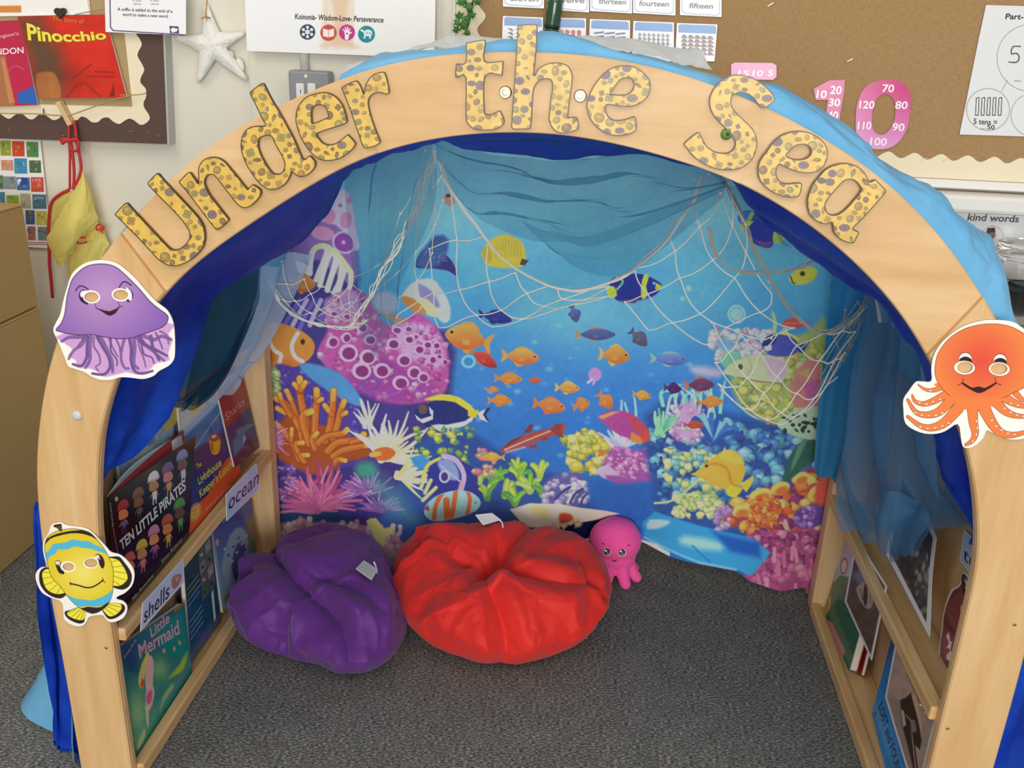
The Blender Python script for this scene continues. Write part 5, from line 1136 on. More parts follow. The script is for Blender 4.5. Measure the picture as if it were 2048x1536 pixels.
# orange branching coral
kb = K(520, 720, 3.841)
cv.poly(kb([(110, 640), (200, 420), (330, 400), (440, 480), (560, 520), (700, 600), (860, 700), (780, 760), (640, 780), (560, 860), (400, 880), (220, 800), (120, 740)]), '#a8481a', 8, 3, .95)
def finger(pts, w):
    P_ = kb(pts); n_ = len(P_); cv.line(P_, w+2.5, '#8a3a12', 1.6, 5, .08); cv.line(P_, w, '#cf6a22', 1.8, 5, .1); m_ = P_[-2:]; cv.line([((m_[0][0]+m_[1][0])/2, (m_[0][1]+m_[1][1])/2), m_[1]], w*.86, '#eba03a', 2.5); cv.ell(P_[-1][0], P_[-1][1], w*.42, w*.42, 0, '#f2b64a', 2); cv.line([(q[0]-w*.15, q[1]-w*.1) for q in P_], w*.22, '#ee9c48', 2.5, 4, .2, .6)
for pts, w in [([(340, 620), (250, 440), (130, 370)], 10), ([(330, 640), (260, 360), (205, 235)], 10), ([(300, 520), (200, 340), (112, 292)], 11), ([(240, 430), (170, 320), (150, 262)], 10), ([(360, 620), (340, 420), (315, 300), (308, 140)], 14), ([(315, 240), (265, 182)], 10), ([(318, 230), (350, 168)], 10), ([(420, 600), (430, 380), (440, 300), (437, 228)], 13), ([(440, 320), (478, 296)], 9), ([(500, 620), (540, 500), (560, 350), (568, 232)], 13), ([(556, 420), (500, 345)], 10), ([(560, 600), (600, 480), (622, 380), (650, 312)], 12), ([(630, 420), (664, 400)], 9), ([(380, 640), (330, 480), (340, 412), (400, 392)], 14), ([(440, 640), (520, 580), (640, 560), (672, 532)], 12), ([(520, 700), (600, 630), (740, 612), (800, 568)], 13), ([(700, 630), (770, 610), (840, 600)], 9), ([(560, 740), (640, 690), (780, 660), (856, 650)], 12), ([(300, 760), (250, 640), (160, 520), (118, 488)], 11), ([(240, 620), (245, 530)], 9), ([(340, 780), (290, 700), (275, 640), (330, 632)], 10), ([(340, 780), (310, 730), (368, 728)], 10), ([(420, 680), (400, 600), (440, 558)], 10), ([(560, 800), (600, 760), (655, 772)], 10)]: finger(pts, w)
# pink anemones
spikes(640, 1010, 26, 60, 105, 10, 175, 9, ['#c0557c', '#b04470', '#d07a94', '#a03a6a'], 3, .9, .5, .3, '#7c2a58'); spikes(630, 1020, 24, 40, 80, 0, 180, 8, ['#c9658a', '#b85082'], 4, .9, .5)
spikes(735, 985, 34, 30, 62, 10, 200, 5, ['#c889c8', '#b070b6', '#d8a4d8', '#a060a8'], 5, .8, .6, .3, '#5d3a7c'); spikes(760, 1020, 26, 25, 55, 0, 180, 4.5, ['#a86ab0', '#8a4f98', '#c08ac4'], 6, .7, .6, .3, '#4a2f70'); spikes(540, 880, 16, 25, 50, -60, 80, 5, ['#cf92bc', '#b872a8'], 7, 1, .6)
lumps(548, 930, 590, 1000, 60, 2, 5, ['#8a4f9c', '#b07ac0', '#6a3f8a'], 9)
# pale pink coral along the hem left
cv.poly([(535, 1056), (600, 1044), (680, 1046), (740, 1052), (800, 1076), (820, 1130), (535, 1130)], '#a87486', 6, 2)
for i in range(110):
    x_ = rr.uniform(540, 800); y_ = 1052+rr.uniform(-20, 46)+(x_-540)*.05; s = rr.uniform(6, 12); col = S(rr.choice(['#d3a2ae', '#c68a9c', '#e2bcc0', '#b87890']))
    cv.line([(x_, y_+14), (x_+rr.uniform(-3, 3), y_)], s, col*.85, 1.8, 0, .1); cv.ell(x_, y_, s*.5, s*.5, 0, col, 2)
cv.poly([(732, 1042), (752, 1036), (768, 1056), (788, 1052), (786, 1066), (772, 1074), (768, 1092), (752, 1080), (742, 1060)], '#dccb7c', 3, 2)
# yellow-white anemone
spikes(770, 915, 20, 55, 105, -15, 140, 12, ['#e8e6b4', '#f0eecb', '#d9d79c', '#e4e0a0'], 11, 1, .8, .35); spikes(800, 950, 12, 35, 80, -50, 60, 10, ['#e6e3a0', '#d9d77e', '#efeec2'], 12, 1, .8, .3)
spikes(735, 850, 8, 25, 60, 60, 140, 7, ['#dfe2c6', '#cbd2bc'], 13, 1, .7)
cv.poly([(748, 900), (775, 893), (792, 905), (775, 920), (752, 918)], '#e2672c', 1.6, 3); cv.poly([(740, 905), (760, 902), (762, 910), (742, 914)], '#e9b44c', 1.6, 2)
cv.poly([(712, 925), (745, 920), (760, 945), (730, 960), (708, 950)], '#3f9a80', 8, 2, .5); cv.poly([(720, 950), (760, 935), (800, 970), (830, 1020), (850, 1050), (780, 1040)], '#4f8f94', 16, 2, .3)
# black and yellow surgeon fish
sb_ = [(828, 825), (850, 808), (890, 800), (930, 810), (955, 826), (940, 845), (905, 856), (860, 855), (838, 842)]
cv.poly(sb_, '#242a6a', 2, 3); cv.poly([(848, 800), (880, 788), (920, 795), (950, 820), (945, 828), (910, 804), (870, 800)], '#eed23c', 1.6, 2); cv.poly([(890, 850), (930, 842), (948, 828), (944, 842), (915, 856)], '#dfe4ec', 1.8, 2); cv.poly([(830, 828), (842, 838), (866, 830), (866, 838), (846, 846), (834, 838)], '#dfe4ec', 1.4, 1); cv.ell(846, 818, 9, 10, 10, '#6a4a42', 2); cv.poly([(858, 812), (867, 822), (866, 834), (860, 826)], '#c8dce2', 1.4, 1)
cv.poly([(936, 822), (958, 820), (952, 836), (936, 832)], '#e8c934', 1.4, 1); cv.poly([(955, 826), (975, 816), (983, 816), (970, 830), (976, 845), (960, 838)], '#dfe6ec', 1.4, 1); cv.poly([(972, 817), (984, 814), (972, 829), (979, 846), (972, 840), (966, 829)], '#2a2f5a', 1.2, 1)
cv.poly([(862, 850), (900, 850), (920, 870), (890, 868)], '#cfd8c0', 2, 2, .8)
# leafy bits under it
lumps(830, 850, 950, 930, 40, 4, 9, ['#9ab84a', '#7aa050', '#c2ce54', '#5a8a70'], 14)
cv.poly([(820, 915), (850, 910), (860, 930), (840, 940)], '#3f8fd0', 4, 2, .8)
# purple angelfish with a curling fin, striped fish
cv.poly([(862, 920), (900, 915), (940, 930), (960, 960), (960, 1010), (900, 1010), (858, 980)], '#2f2f88', 5, 3); cv.poly([(876, 920), (906, 920), (920, 955), (900, 960), (880, 940)], '#8a9ad8', 4, 2, .8)
cv.line([(846, 955), (856, 930), (880, 916)], 8, '#e2d84c', 1.6, 4, .3); cv.line([(888, 912), (912, 920), (928, 950), (922, 982)], 11, '#c4aee0', 1.8, 4, .2); cv.line([(924, 965), (918, 985)], 8, '#d9a0b0', 1.8); cv.line([(880, 930), (905, 950), (920, 962)], 4, '#aab8e6', 1.6, 2); cv.ell(889, 953, 11, 13, 0, '#b6c6f0', 1.4); cv.ell(889, 953, 7, 9, 0, '#4a2f7c', 1.4)
for q in [((850, 985), (862, 960)), ((846, 1000), (872, 975)), ((842, 975), (852, 950))]: cv.line(q, 7, '#e0df8c', 2)
sf = [(852, 1010), (876, 990), (915, 980), (945, 985), (962, 1003), (950, 1022), (915, 1035), (870, 1042), (850, 1030)]
cv.poly(sf, '#9cd2dc', 1.8, 3)
Bs = smooth(sf, 3); w = cv.win(850, 975, 970, 1045); dd = sdf_poly(cv.X[w], cv.Y[w], Bs)
for ln, wd in [([(885, 985), (872, 1010), (868, 1040)], 9), ([(912, 980), (908, 1008), (902, 1040)], 10), ([(935, 980), (940, 1000), (934, 1030)], 8), ([(893, 1000), (895, 1040)], 13)]:
    d_, _ = dist_line(cv.X[w], cv.Y[w], smooth(ln, 4, False)); cv.put(w, np.minimum(.5-(d_-wd/2)/1.4, .5-(dd+1)/1.2), S('#e0682c'))
cv.ell(951, 1005, 2, 2, 0, '#4a6a9a', 1); cv.poly([(848, 1018), (856, 1008), (860, 1022)], '#b03a50', 1.4)
# --- centre reef: bright green leaves, cauliflower coral
for (x_, y_, s) in [(985, 965, 20), (1010, 985, 22), (1040, 950, 20), (1035, 935, 16), (1060, 975, 24), (1080, 945, 20), (1000, 950, 14), (975, 990, 18), (1030, 1000, 22), (1085, 985, 20), (960, 960, 14)]:
    for q in range(5):
        a = rr.uniform(.3, 2.8); p = (x_+s*1.1*_c(a), y_-s*1.1*_s(a)); col = S(rr.choice(['#9cc83c', '#7ab83c', '#c0d84c', '#5aa04c', '#b4d060'])); cv.line([(x_, y_+6), ((x_+p[0])/2, (y_+p[1])/2-2), p], s*.6, col*.9, 2, 2, .3); cv.line([(x_, y_), p], s*.2, np.clip(col*1.12, 0, 1), 2.5, 0, .3)
lumps(950, 900, 990, 950, 22, 4, 9, ['#d8718a', '#8fb060', '#b8c070', '#d2888c'], 15); fish(cv, 985, 915, 46, 16, 0, '#e8a23c', flip=True, eye=False)
cl_ = [(1085, 985), (1100, 955), (1150, 945), (1175, 970), (1182, 1010), (1130, 1020), (1090, 1010)]; cv.poly(cl_, '#5c5598', 5, 3); lumps(1090, 950, 1180, 1010, 50, 5, 10, ['#cfc6dc', '#b8aacc', '#e2dcea', '#8d80b4'], 16, cl_)
for q in [[(1110, 1000), (1125, 985), (1140, 975)], [(1140, 1010), (1150, 990), (1165, 980)], [(1160, 1020), (1166, 1000), (1176, 990)]]: cv.line(q, 5, '#3f3a7c', 1.8, 3)
# yellow coral centre right, pink coral
for (x_, y_, s) in [(1150, 880, 22), (1170, 915, 28), (1190, 890, 24), (1160, 900, 22), (1195, 925, 20), (1180, 870, 16)]: lumps(x_-s, y_-s, x_+s, y_+s, 10, s*.35, s*.6, ['#d8cf4c', '#c8b848', '#e4dc7c', '#a8b048'], int(x_+y_))
cv.poly([(1196, 905), (1212, 900), (1208, 912), (1196, 914)], '#e0702c', 1.8, 1)
spikes(1240, 900, 10, 30, 60, 30, 150, 9, ['#b8a8d8', '#9cc8dc', '#d8c4e0'], 18, 1, .5); pk = [(1205, 930), (1230, 895), (1280, 900), (1320, 890), (1335, 920), (1320, 950), (1280, 970), (1230, 965)]; cv.poly(pk, '#a04f9c', 8, 3, .9); lumps(1205, 890, 1335, 965, 170, 3, 7, ['#d26cb0', '#e08cc0', '#b84e9c', '#c884cc', '#e6a6d0'], 19, pk)
cv.poly([(1190, 945), (1215, 930), (1250, 960), (1275, 965), (1230, 965)], '#c8b0d0', 3, 2, .9); cv.poly([(1210, 950), (1260, 955), (1280, 966), (1230, 968)], '#9a4f9a', 3, 2, .8)
# blue slope centre
cv.poly([(1175, 960), (1230, 970), (1300, 965), (1310, 1020), (1290, 1060), (1240, 1060), (1185, 1020)], '#2a5fb4', 12, 3, .9)
# --- right reef
cv.poly([(1290, 830), (1380, 790), (1420, 810), (1480, 830), (1560, 840), (1700, 820), (1700, 1190), (1480, 1180), (1330, 1060), (1300, 960)], '#2c4a94', 16, 3, .92)
lumps(1300, 850, 1650, 1010, 210, 6, 15, ['#4f86c0', '#3a6cb0', '#6fb0cc', '#2f5298', '#8fc4d4', '#34478c', '#5a9ab8'], 20)
lumps(1330, 900, 1440, 975, 60, 6, 11, ['#a8cc9c', '#c8d47c', '#8cbcb4', '#d4dc94', '#6aa8b0'], 21)
for q in range(16): x_ = rr.uniform(1330, 1450); cv.line([(x_, 830+rr.uniform(-5, 20)), (x_+rr.uniform(-12, 12), 800), (x_+rr.uniform(-22, 22), 770+rr.uniform(-10, 20))], rr.uniform(5, 9), rr.choice(['#8fd8b8', '#a8dcc8', '#7cc4d8', '#c0e0d0']), 2.5, 3, .5, .85)
cv.poly([(1345, 825), (1380, 800), (1405, 830), (1400, 880), (1360, 880), (1340, 855)], '#c89ac4', 10, 2, .85); lumps(1335, 810, 1410, 880, 60, 3, 7, ['#d8a4cc', '#e8c4dc', '#c07cb4', '#b8d0dc'], 22)
spikes(1320, 870, 8, 30, 60, 40, 110, 10, ['#6fc48c', '#94d8a0', '#58b090'], 23, 1, .5)
for (x_, y_) in [(1240, 830), (1255, 835), (1270, 825)]: cv.line([(x_, y_+30), (x_+2, y_), (x_+rr.uniform(-6, 8), y_-30)], 6, '#a8d4e0', 2, 3, .4)
cv.line([(1326, 810), (1322, 785), (1340, 780), (1350, 795)], 8, '#8fdcc0', 2, 4, .3)
for q in range(7):
    a = .2+q*.33; cv.line([(1420, 880), (1420+45*_c(a), 870-40*_s(a)), (1420+62*_c(a), 880-45*_s(a))], 12, ['#2b4f9c', '#3a68b4', '#7cb8cc'][q % 3], 2.5, 4, .3)
# yellow/pink coral column right
yc = [(1460, 760), (1490, 720), (1540, 690), (1620, 660), (1650, 640), (1650, 860), (1560, 850), (1490, 820)]; cv.poly(yc, '#a8b85c', 10, 3, .9); lumps(1470, 690, 1650, 850, 120, 6, 14, ['#d4d468', '#b8c458', '#e2dc84', '#98b068', '#c8b45c'], 24, yc)
cv.poly([(1600, 730), (1640, 720), (1640, 820), (1590, 810), (1580, 770)], '#d88078', 8, 2, .9); cv.poly([(1605, 770), (1640, 760), (1630, 810)], '#c8609a', 6, 2, .8); cv.poly([(1595, 745), (1620, 735), (1618, 760)], '#e8b070', 5, 1, .8)
lumps(1420, 660, 1540, 720, 70, 6, 13, ['#e0b8d0', '#c8dcd4', '#f0d8e4', '#b8d8c8', '#d898b8'], 25); cv.ell(1450, 690, 22, 14, 20, '#6fa8d4', 6, .6); cv.poly([(1380, 730), (1440, 735), (1440, 755), (1390, 750)], '#b8b4d8', 8, 2, .7)
cv.line([(1540, 690), (1550, 650), (1545, 625)], 9, '#b4cc8c', 3, 3, .3); cv.line([(1560, 680), (1580, 640)], 9, '#c4d48c', 3, 2, .3)
cv.poly([(1440, 720), (1450, 700), (1480, 705), (1475, 730), (1450, 735)], '#7cc49c', 4, 2, .8)
# orange shelf coral low right, pale flowers
sh = [(1440, 1030), (1500, 990), (1540, 970), (1580, 975), (1610, 940), (1660, 945), (1670, 1080), (1560, 1080), (1480, 1055)]; cv.poly(sh, '#a03a4c', 8, 3, .95); lumps(1440, 950, 1670, 1070, 110, 8, 18, ['#e8803c', '#d85a2c', '#eeaa4c', '#e0c060', '#b83c3c', '#8a3468'], 26, sh, 1.15)
for (x_, y_, s) in [(1520, 990, 24), (1560, 975, 20), (1600, 955, 18), (1640, 985, 26), (1480, 1020, 18)]: cv.ell(x_, y_, s, s*.62, -20, '#ecc45c', 3, .95); cv.ell(x_+3, y_+5, s*.7, s*.4, -20, '#dc6a2c', 4, .9)
cv.poly([(1640, 950), (1668, 948), (1664, 1010), (1630, 1005)], '#d8503c', 4, 2, .9)
lumps(1500, 995, 1560, 1050, 60, 3, 6, ['#e8702c', '#f0983c', '#d85030'], 27); lumps(1350, 990, 1440, 1035, 60, 6, 12, ['#e4e08c', '#c4d47c', '#eee8a8', '#a8c070'], 28); lumps(1430, 1010, 1460, 1060, 30, 4, 9, ['#a87cb8', '#c89cc8'], 29)
cv.poly([(1590, 1020), (1650, 1010), (1660, 1060), (1600, 1060)], '#5f3a8c', 8, 2, .9); lumps(1590, 1015, 1630, 1050, 24, 4, 8, ['#9c6cbc', '#7c50a4', '#b48ccc'], 30)
cv.line([(1570, 1045), (1580, 1065), (1610, 1068), (1640, 1055), (1658, 1050)], 9, '#dcc07c', 2, 4); cv.line([(1570, 1040), (1574, 1060)], 7, '#d89aa0', 2)
cv.line([(1310, 1010), (1350, 1000), (1400, 955)], 5, '#c8cf8c', 2, 3, .3)
# turtle flipper and head, dark spots
cv.poly([(1555, 845), (1600, 815), (1650, 820), (1650, 880), (1600, 875), (1570, 862)], '#b8cfa8', 3, 3); 
for q in range(26): x_, y_ = rr.uniform(1565, 1645), rr.uniform(828, 866); cv.ell(x_, y_, rr.uniform(3, 6), rr.uniform(2, 4), rr.uniform(0, 90), '#1f3a34', 1.4)
cv.poly([(1600, 885), (1640, 880), (1640, 905), (1590, 950), (1566, 960), (1575, 920)], '#2f5a4c', 3, 3); cv.poly([(1595, 890), (1615, 880), (1580, 945)], '#5f8c6c', 4, 2, .8)
# pink coral at lower right hem
hm = [(1490, 1080), (1510, 1062), (1560, 1060), (1650, 1066), (1650, 1180), (1500, 1170)]; cv.poly(hm, '#a83f72', 5, 3, .95); lumps(1495, 1065, 1650, 1150, 90, 7, 14, ['#c05c88', '#d07c98', '#b04878', '#8c3064'], 31, hm)
for q in range(26): x_ = rr.uniform(1500, 1650); y_ = rr.uniform(1080, 1165); cv.line([(x_, y_+22), (x_+rr.uniform(-6, 6), y_)], 8, rr.choice(['#c8688c', '#d8849c', '#a84478']), 2, 0, .1)
# --- fishes
OR = '#ee8436'
fish(cv, 935, 676, 92, 52, 14, '#e8863a', fin='#e89a48', back='#f0a848', flip=True, belly='#d8622c'); fish(cv, 968, 718, 62, 24, 32, '#c23c32', fin='#d8702c', eye=False, tail=.5)
fish(cv, 1043, 713, 74, 33, 4, '#e07c34', fin='#dba048', back='#e8b44c', belly='#d05a34'); fish(cv, 1018, 757, 54, 21, 3, OR); fish(cv, 1070, 760, 25, 11, 0, '#d9562e', flip=False); fish(cv, 986, 779, 26, 11, 0, OR, flip=False); fish(cv, 1000, 801, 46, 21, 0, OR)
fish(cv, 1136, 775, 48, 22, 3, '#ee8a3a', fin='#f0c04c', back='#f2b04c'); fish(cv, 1100, 811, 64, 30, 10, '#ee7636', back='#f08a44'); fish(cv, 1163, 808, 34, 24, -18, '#ef7c34'); fish(cv, 1211, 801, 40, 24, 48, '#ee7a34'); fish(cv, 1230, 710, 60, 36, 6, '#e07a36', fin='#e6b25a', back='#eea446')
fish(cv, 1284, 790, 36, 17, 8, '#e89a3a'); fish(cv, 1422, 803, 50, 20, -4, '#e28632'); fish(cv, 1400, 769, 58, 26, -2, '#6a3466', fin='#c86a34', back='#7a3c5c'); fish(cv, 1346, 776, 34, 20, 5, '#4a2458', eye=False); fish(cv, 1388, 849, 40, 14, 0, '#b8442c', eye=False)
fish(cv, 992, 634, 66, 24, 10, '#2c2f86', fin='#2a2a6a', back='#33388c'); fish(cv, 1149, 627, 34, 20, 72, '#4f5a8e', fin='#3f477a', eye=False); fish(cv, 1192, 668, 78, 24, 0, '#4a5488', fin='#b48a5c', back='#56689c'); fish(cv, 1278, 676, 44, 24, 42, '#5a5468', fin='#4a4c6a', eye=False); fish(cv, 1340, 718, 74, 25, 3, '#5866b8', fin='#8fb6a8', back='#6f96d0')
# red torpedo fish
cv.poly([(1000, 902), (1020, 882), (1060, 866), (1100, 856), (1128, 846), (1126, 868), (1096, 874), (1060, 890), (1020, 906)], '#a8483c', 1.8, 3); cv.line([(1010, 900), (1050, 882), (1100, 862)], 3, '#e0a8a0', 1.4, 3); cv.line([(1012, 905), (1050, 894)], 4, '#8f9cc0', 2); cv.poly([(1100, 858), (1112, 846), (1128, 846), (1122, 858), (1128, 876), (1114, 872)], '#8f3a34', 1.6, 1); cv.poly([(1046, 866), (1060, 848), (1067, 850), (1062, 864)], '#7c3430', 1.6, 1); cv.poly([(1058, 892), (1072, 888), (1074, 896), (1062, 898)], '#8f3a34', 1.6, 1); cv.poly([(1080, 878), (1094, 872), (1096, 880), (1086, 882)], '#8f3a34', 1.6, 1); cv.ell(1012, 899, 3, 2.4, 0, '#d0a8b0', 1); cv.poly([(1000, 902), (1020, 882), (1050, 868), (1030, 884)], '#6f302c', 2, 1, .8)
# pink jelly
cv.ell(1190, 748, 13, 14, 20, '#c48ad8', 1.8); cv.line([(1184, 758), (1176, 764)], 5, '#e0c0ea', 1.6); cv.line([(1190, 760), (1186, 768)], 4, '#d0a0e0', 1.6)
# magenta parrot fish
cv.poly([(1196, 832), (1225, 820), (1262, 826), (1290, 850), (1300, 875), (1280, 880), (1240, 870), (1212, 850)], '#b0408c', 1.8, 3); cv.poly([(1196, 832), (1225, 822), (1240, 822), (1205, 838)], '#e89a5c', 2, 1, .9); cv.poly([(1255, 826), (1290, 850), (1298, 870), (1270, 860)], '#c83f4c', 5, 2, .9); cv.poly([(1262, 862), (1290, 880), (1280, 890), (1260, 880)], '#e0843c', 2, 1, .9); cv.poly([(1276, 866), (1296, 862), (1300, 880), (1288, 886)], '#d0443c', 1.8, 1)
# yellow butterfly fish (top)
cv.poly([(964, 500), (985, 476), (1015, 468), (1044, 484), (1052, 512), (1050, 528), (1030, 535), (985, 532), (968, 520)], '#d9c03c', 2, 3); cv.poly([(964, 500), (978, 490), (984, 520), (970, 526)], '#c8a838', 2, 2)
for q in range(9): cv.line([(996+q*5.5, 478-abs(q-3)*-.8), (992+q*6.2, 512)], 2, '#b89a38', 1.6, a=.6)
cv.poly([(1044, 516), (1058, 520), (1050, 530), (1040, 528)], '#4a4430', 1.5, 1)
# blue-yellow angelfish, two
def angel(P, flip=False):
    k_ = K(*P)
cv.poly([(1220, 560), (1252, 548), (1285, 548), (1312, 560), (1324, 572), (1310, 590), (1280, 600), (1240, 602), (1226, 590)], '#232a86', 2, 3); cv.poly([(1212, 575), (1228, 572), (1234, 590), (1220, 595)], '#c2cc3c', 1.8, 2); cv.line([(1232, 552), (1246, 562), (1234, 578)], 4, '#7fc08c', 1.6, 3); cv.poly([(1288, 548), (1298, 552), (1292, 572), (1296, 590), (1284, 598), (1282, 575)], '#c6cf3f', 1.6, 2); cv.poly([(1312, 565), (1324, 572), (1318, 580), (1310, 578)], '#c2cc3c', 1.4, 1); cv.poly([(1240, 600), (1280, 596), (1270, 606), (1244, 604)], '#5a4878', 1.6, 1); cv.ell(1308, 566, 3, 3, 0, '#8fb0e0', 1)
k_ = K(1250, 360, 3.071)
cv.poly(k_([(690, 230), (720, 195), (770, 185), (850, 230), (920, 290), (910, 330), (905, 400), (860, 415), (780, 380), (740, 320), (720, 270)]), '#2a3292', 2, 3); cv.poly(k_([(690, 230), (720, 195), (765, 188), (760, 230), (715, 270)]), '#4a62b8', 1.6, 2); cv.poly(k_([(770, 190), (795, 200), (770, 250), (790, 250), (745, 300), (715, 320), (705, 280), (750, 240)]), '#aecb4c', 1.6, 1); cv.poly(k_([(780, 360), (860, 380), (905, 370), (890, 410), (850, 415)]), '#6a4888', 1.8, 1); cv.poly(k_([(910, 320), (950, 295), (985, 335), (960, 380), (910, 380)]), '#b4c84c', 1.8, 2); cv.ell(*k_([(718, 215)])[0], 3.4, 3.4, 0, '#9fc0e8', 1); cv.ell(*k_([(718, 215)])[0], 1.6, 1.6, 0, '#1c2050', 1)
# yellow face, masked fish, red fish, orange-brown fish at edge
cv.poly(k_([(1005, 600), (1050, 550), (1120, 530), (1175, 545), (1165, 600), (1110, 635), (1040, 640), (1015, 625)]), '#dfc83c', 2, 3); cv.ell(*k_([(1088, 572)])[0], 5.4, 5.4, 0, '#6a5a24', 1.4); cv.ell(*k_([(1088, 572)])[0], 3.2, 3.2, 0, '#22201c', 1); cv.line(k_([(1015, 590), (1030, 630), (1042, 632)]), 2.2, '#2a2418', 1, 2)
cv.poly(k_([(1260, 680), (1270, 620), (1300, 570), (1320, 600), (1300, 680), (1275, 720)]), '#9a7c4c', 2, 2); cv.line(k_([(1268, 640), (1310, 610)]), 3, '#5a3428', 1.4); cv.line(k_([(1265, 670), (1305, 650)]), 2, '#e8d8b0', 1.2)
cv.poly(k_([(960, 880), (1010, 845), (1070, 850), (1110, 870), (1140, 862), (1110, 890), (1060, 908), (990, 905)]), '#dc5048', 1.6, 2); cv.line(k_([(980, 880), (1090, 876)]), 2, '#e88a7c', 1.4)
cv.poly(k_([(840, 1010), (870, 960), (920, 945), (1010, 955), (1060, 1000), (1060, 1050), (1000, 1080), (900, 1080), (860, 1045)]), '#4a4fae', 2, 3); cv.poly(k_([(840, 1010), (870, 962), (920, 946), (930, 980), (890, 1015), (850, 1020)]), '#28306c', 1.6, 2); cv.poly(k_([(850, 1020), (900, 1010), (900, 1040), (870, 1050)]), '#dfe6ee', 1.6, 1); cv.poly(k_([(920, 940), (1000, 935), (1060, 965), (1065, 990), (1010, 955)]), '#e4d44c', 1.6, 2); cv.poly(k_([(1060, 1010), (1135, 990), (1090, 1065), (1062, 1050)]), '#34407c', 1.6, 1); cv.line(k_([(1080, 1030), (1120, 1000)]), 2.4, '#9fc4e4', 1.2); cv.ell(*k_([(898, 970)])[0], 2.6, 2.6, 0, '#dfe4f0', 1)
# big pale fish
cv.poly(k_([(600, 1180), (660, 1120), (760, 1080), (880, 1075), (980, 1110), (1005, 1170), (950, 1240), (850, 1250), (740, 1225), (660, 1200)]), '#cdd6a0', 3, 3); cv.poly(k_([(850, 1085), (960, 1095), (1000, 1160), (960, 1230), (880, 1200)]), '#d4b4c4', 8, 2, .9); cv.line(k_([(690, 1210), (820, 1235), (940, 1245)]), 3, '#9a7c5c', 1.8, 2); cv.ell(*k_([(707, 1145)])[0], 5, 6, 0, '#54503c', 1.4); cv.line(k_([(760, 1090), (775, 1150), (750, 1210)]), 2.5, '#b8bc8c', 2, 3)
# yellow long-nosed tang
kt = K(1100, 800, 3.4133)
cv.poly(kt([(960, 505), (1010, 480), (1060, 430), (1140, 370), (1210, 335), (1270, 350), (1315, 410), (1330, 490), (1300, 570), (1310, 600), (1270, 650), (1220, 650), (1200, 610), (1120, 580), (1050, 540), (1000, 515)]), '#dfae3a', 2, 3); cv.poly(kt([(1140, 370), (1210, 335), (1270, 350), (1320, 420), (1240, 430), (1180, 400)]), '#e9c044', 5, 2, .9); cv.poly(kt([(1200, 610), (1260, 560), (1310, 600), (1270, 655), (1220, 650)]), '#e8c838', 2, 2); cv.line(kt([(1060, 440), (1140, 430), (1210, 470), (1240, 560), (1300, 585)]), 6, '#c08428', 4, 4, 0, .7); cv.poly(kt([(1310, 560), (1390, 505), (1380, 560), (1340, 625), (1315, 600)]), '#e2c238', 1.8, 1); cv.ell(*kt([(1068, 447)])[0], 3.4, 3, 0, '#3a3018', 1.2); cv.poly(kt([(1170, 360), (1195, 310), (1200, 340)]), '#c8c478', 1.6)
cv.C = cv.C*.90+.10*np.array([.72, .84, .93])  # pale haze painted over the whole print to brighten it
cv.mottle(9, .05, 4); cv.mottle(60, .05, 6)
# --- hem: the lower edge hangs loose, folded up to the left of the toy and sagging to the right
edge = [(508, 1118), (700, 1118), (900, 1112), (1040, 1106), (1120, 1104), (1290, 1106), (1340, 1118), (1400, 1124), (1467, 1132), (1500, 1150), (1560, 1168), (1640, 1182), (1706, 1184)]
def tdisp(V):
    x, z = V[:, 0], V[:, 2]
    d = .004*(fbm(x*5, z*4, 5)-.5)*2+.0025*np.sin((x*9+z*14))*.5
    low = np.clip((.20-z)/.2, 0, 1)
    d = d+low*low*(.035*np.clip((x-.22)/.2, 0, 1)+.012*fbm(x*14, z*9, 8))
    d = np.clip(d+.002, -.004, .05)*np.clip((.535-np.abs(x))/.05, 0, 1)
    d = d-.068*np.exp(-((x-.15)/.10)**2)*np.clip((.24-z)/.14, 0, 1)**1.5      # pushed back behind the soft toy
    return np.c_[0*x, -d, 0*x]
E1 = np.array(edge, float); D = Y-np.interp(X, E1[:, 0], E1[:, 1]); D = np.maximum(D, np.maximum(X-1690, 500-X)); D = np.maximum(D, 252-Y)
W3 = TS(np.c_[X.ravel(), Y.ravel()]); ti = np.argsort(IC[60:-60, 0]); ztop = np.interp(W3[:, 0], IC[60:-60, 0][ti], IC[60:-60, 1][ti])+.012
D = np.maximum(D, ((W3[:, 2]-ztop)*1000).reshape(D.shape))
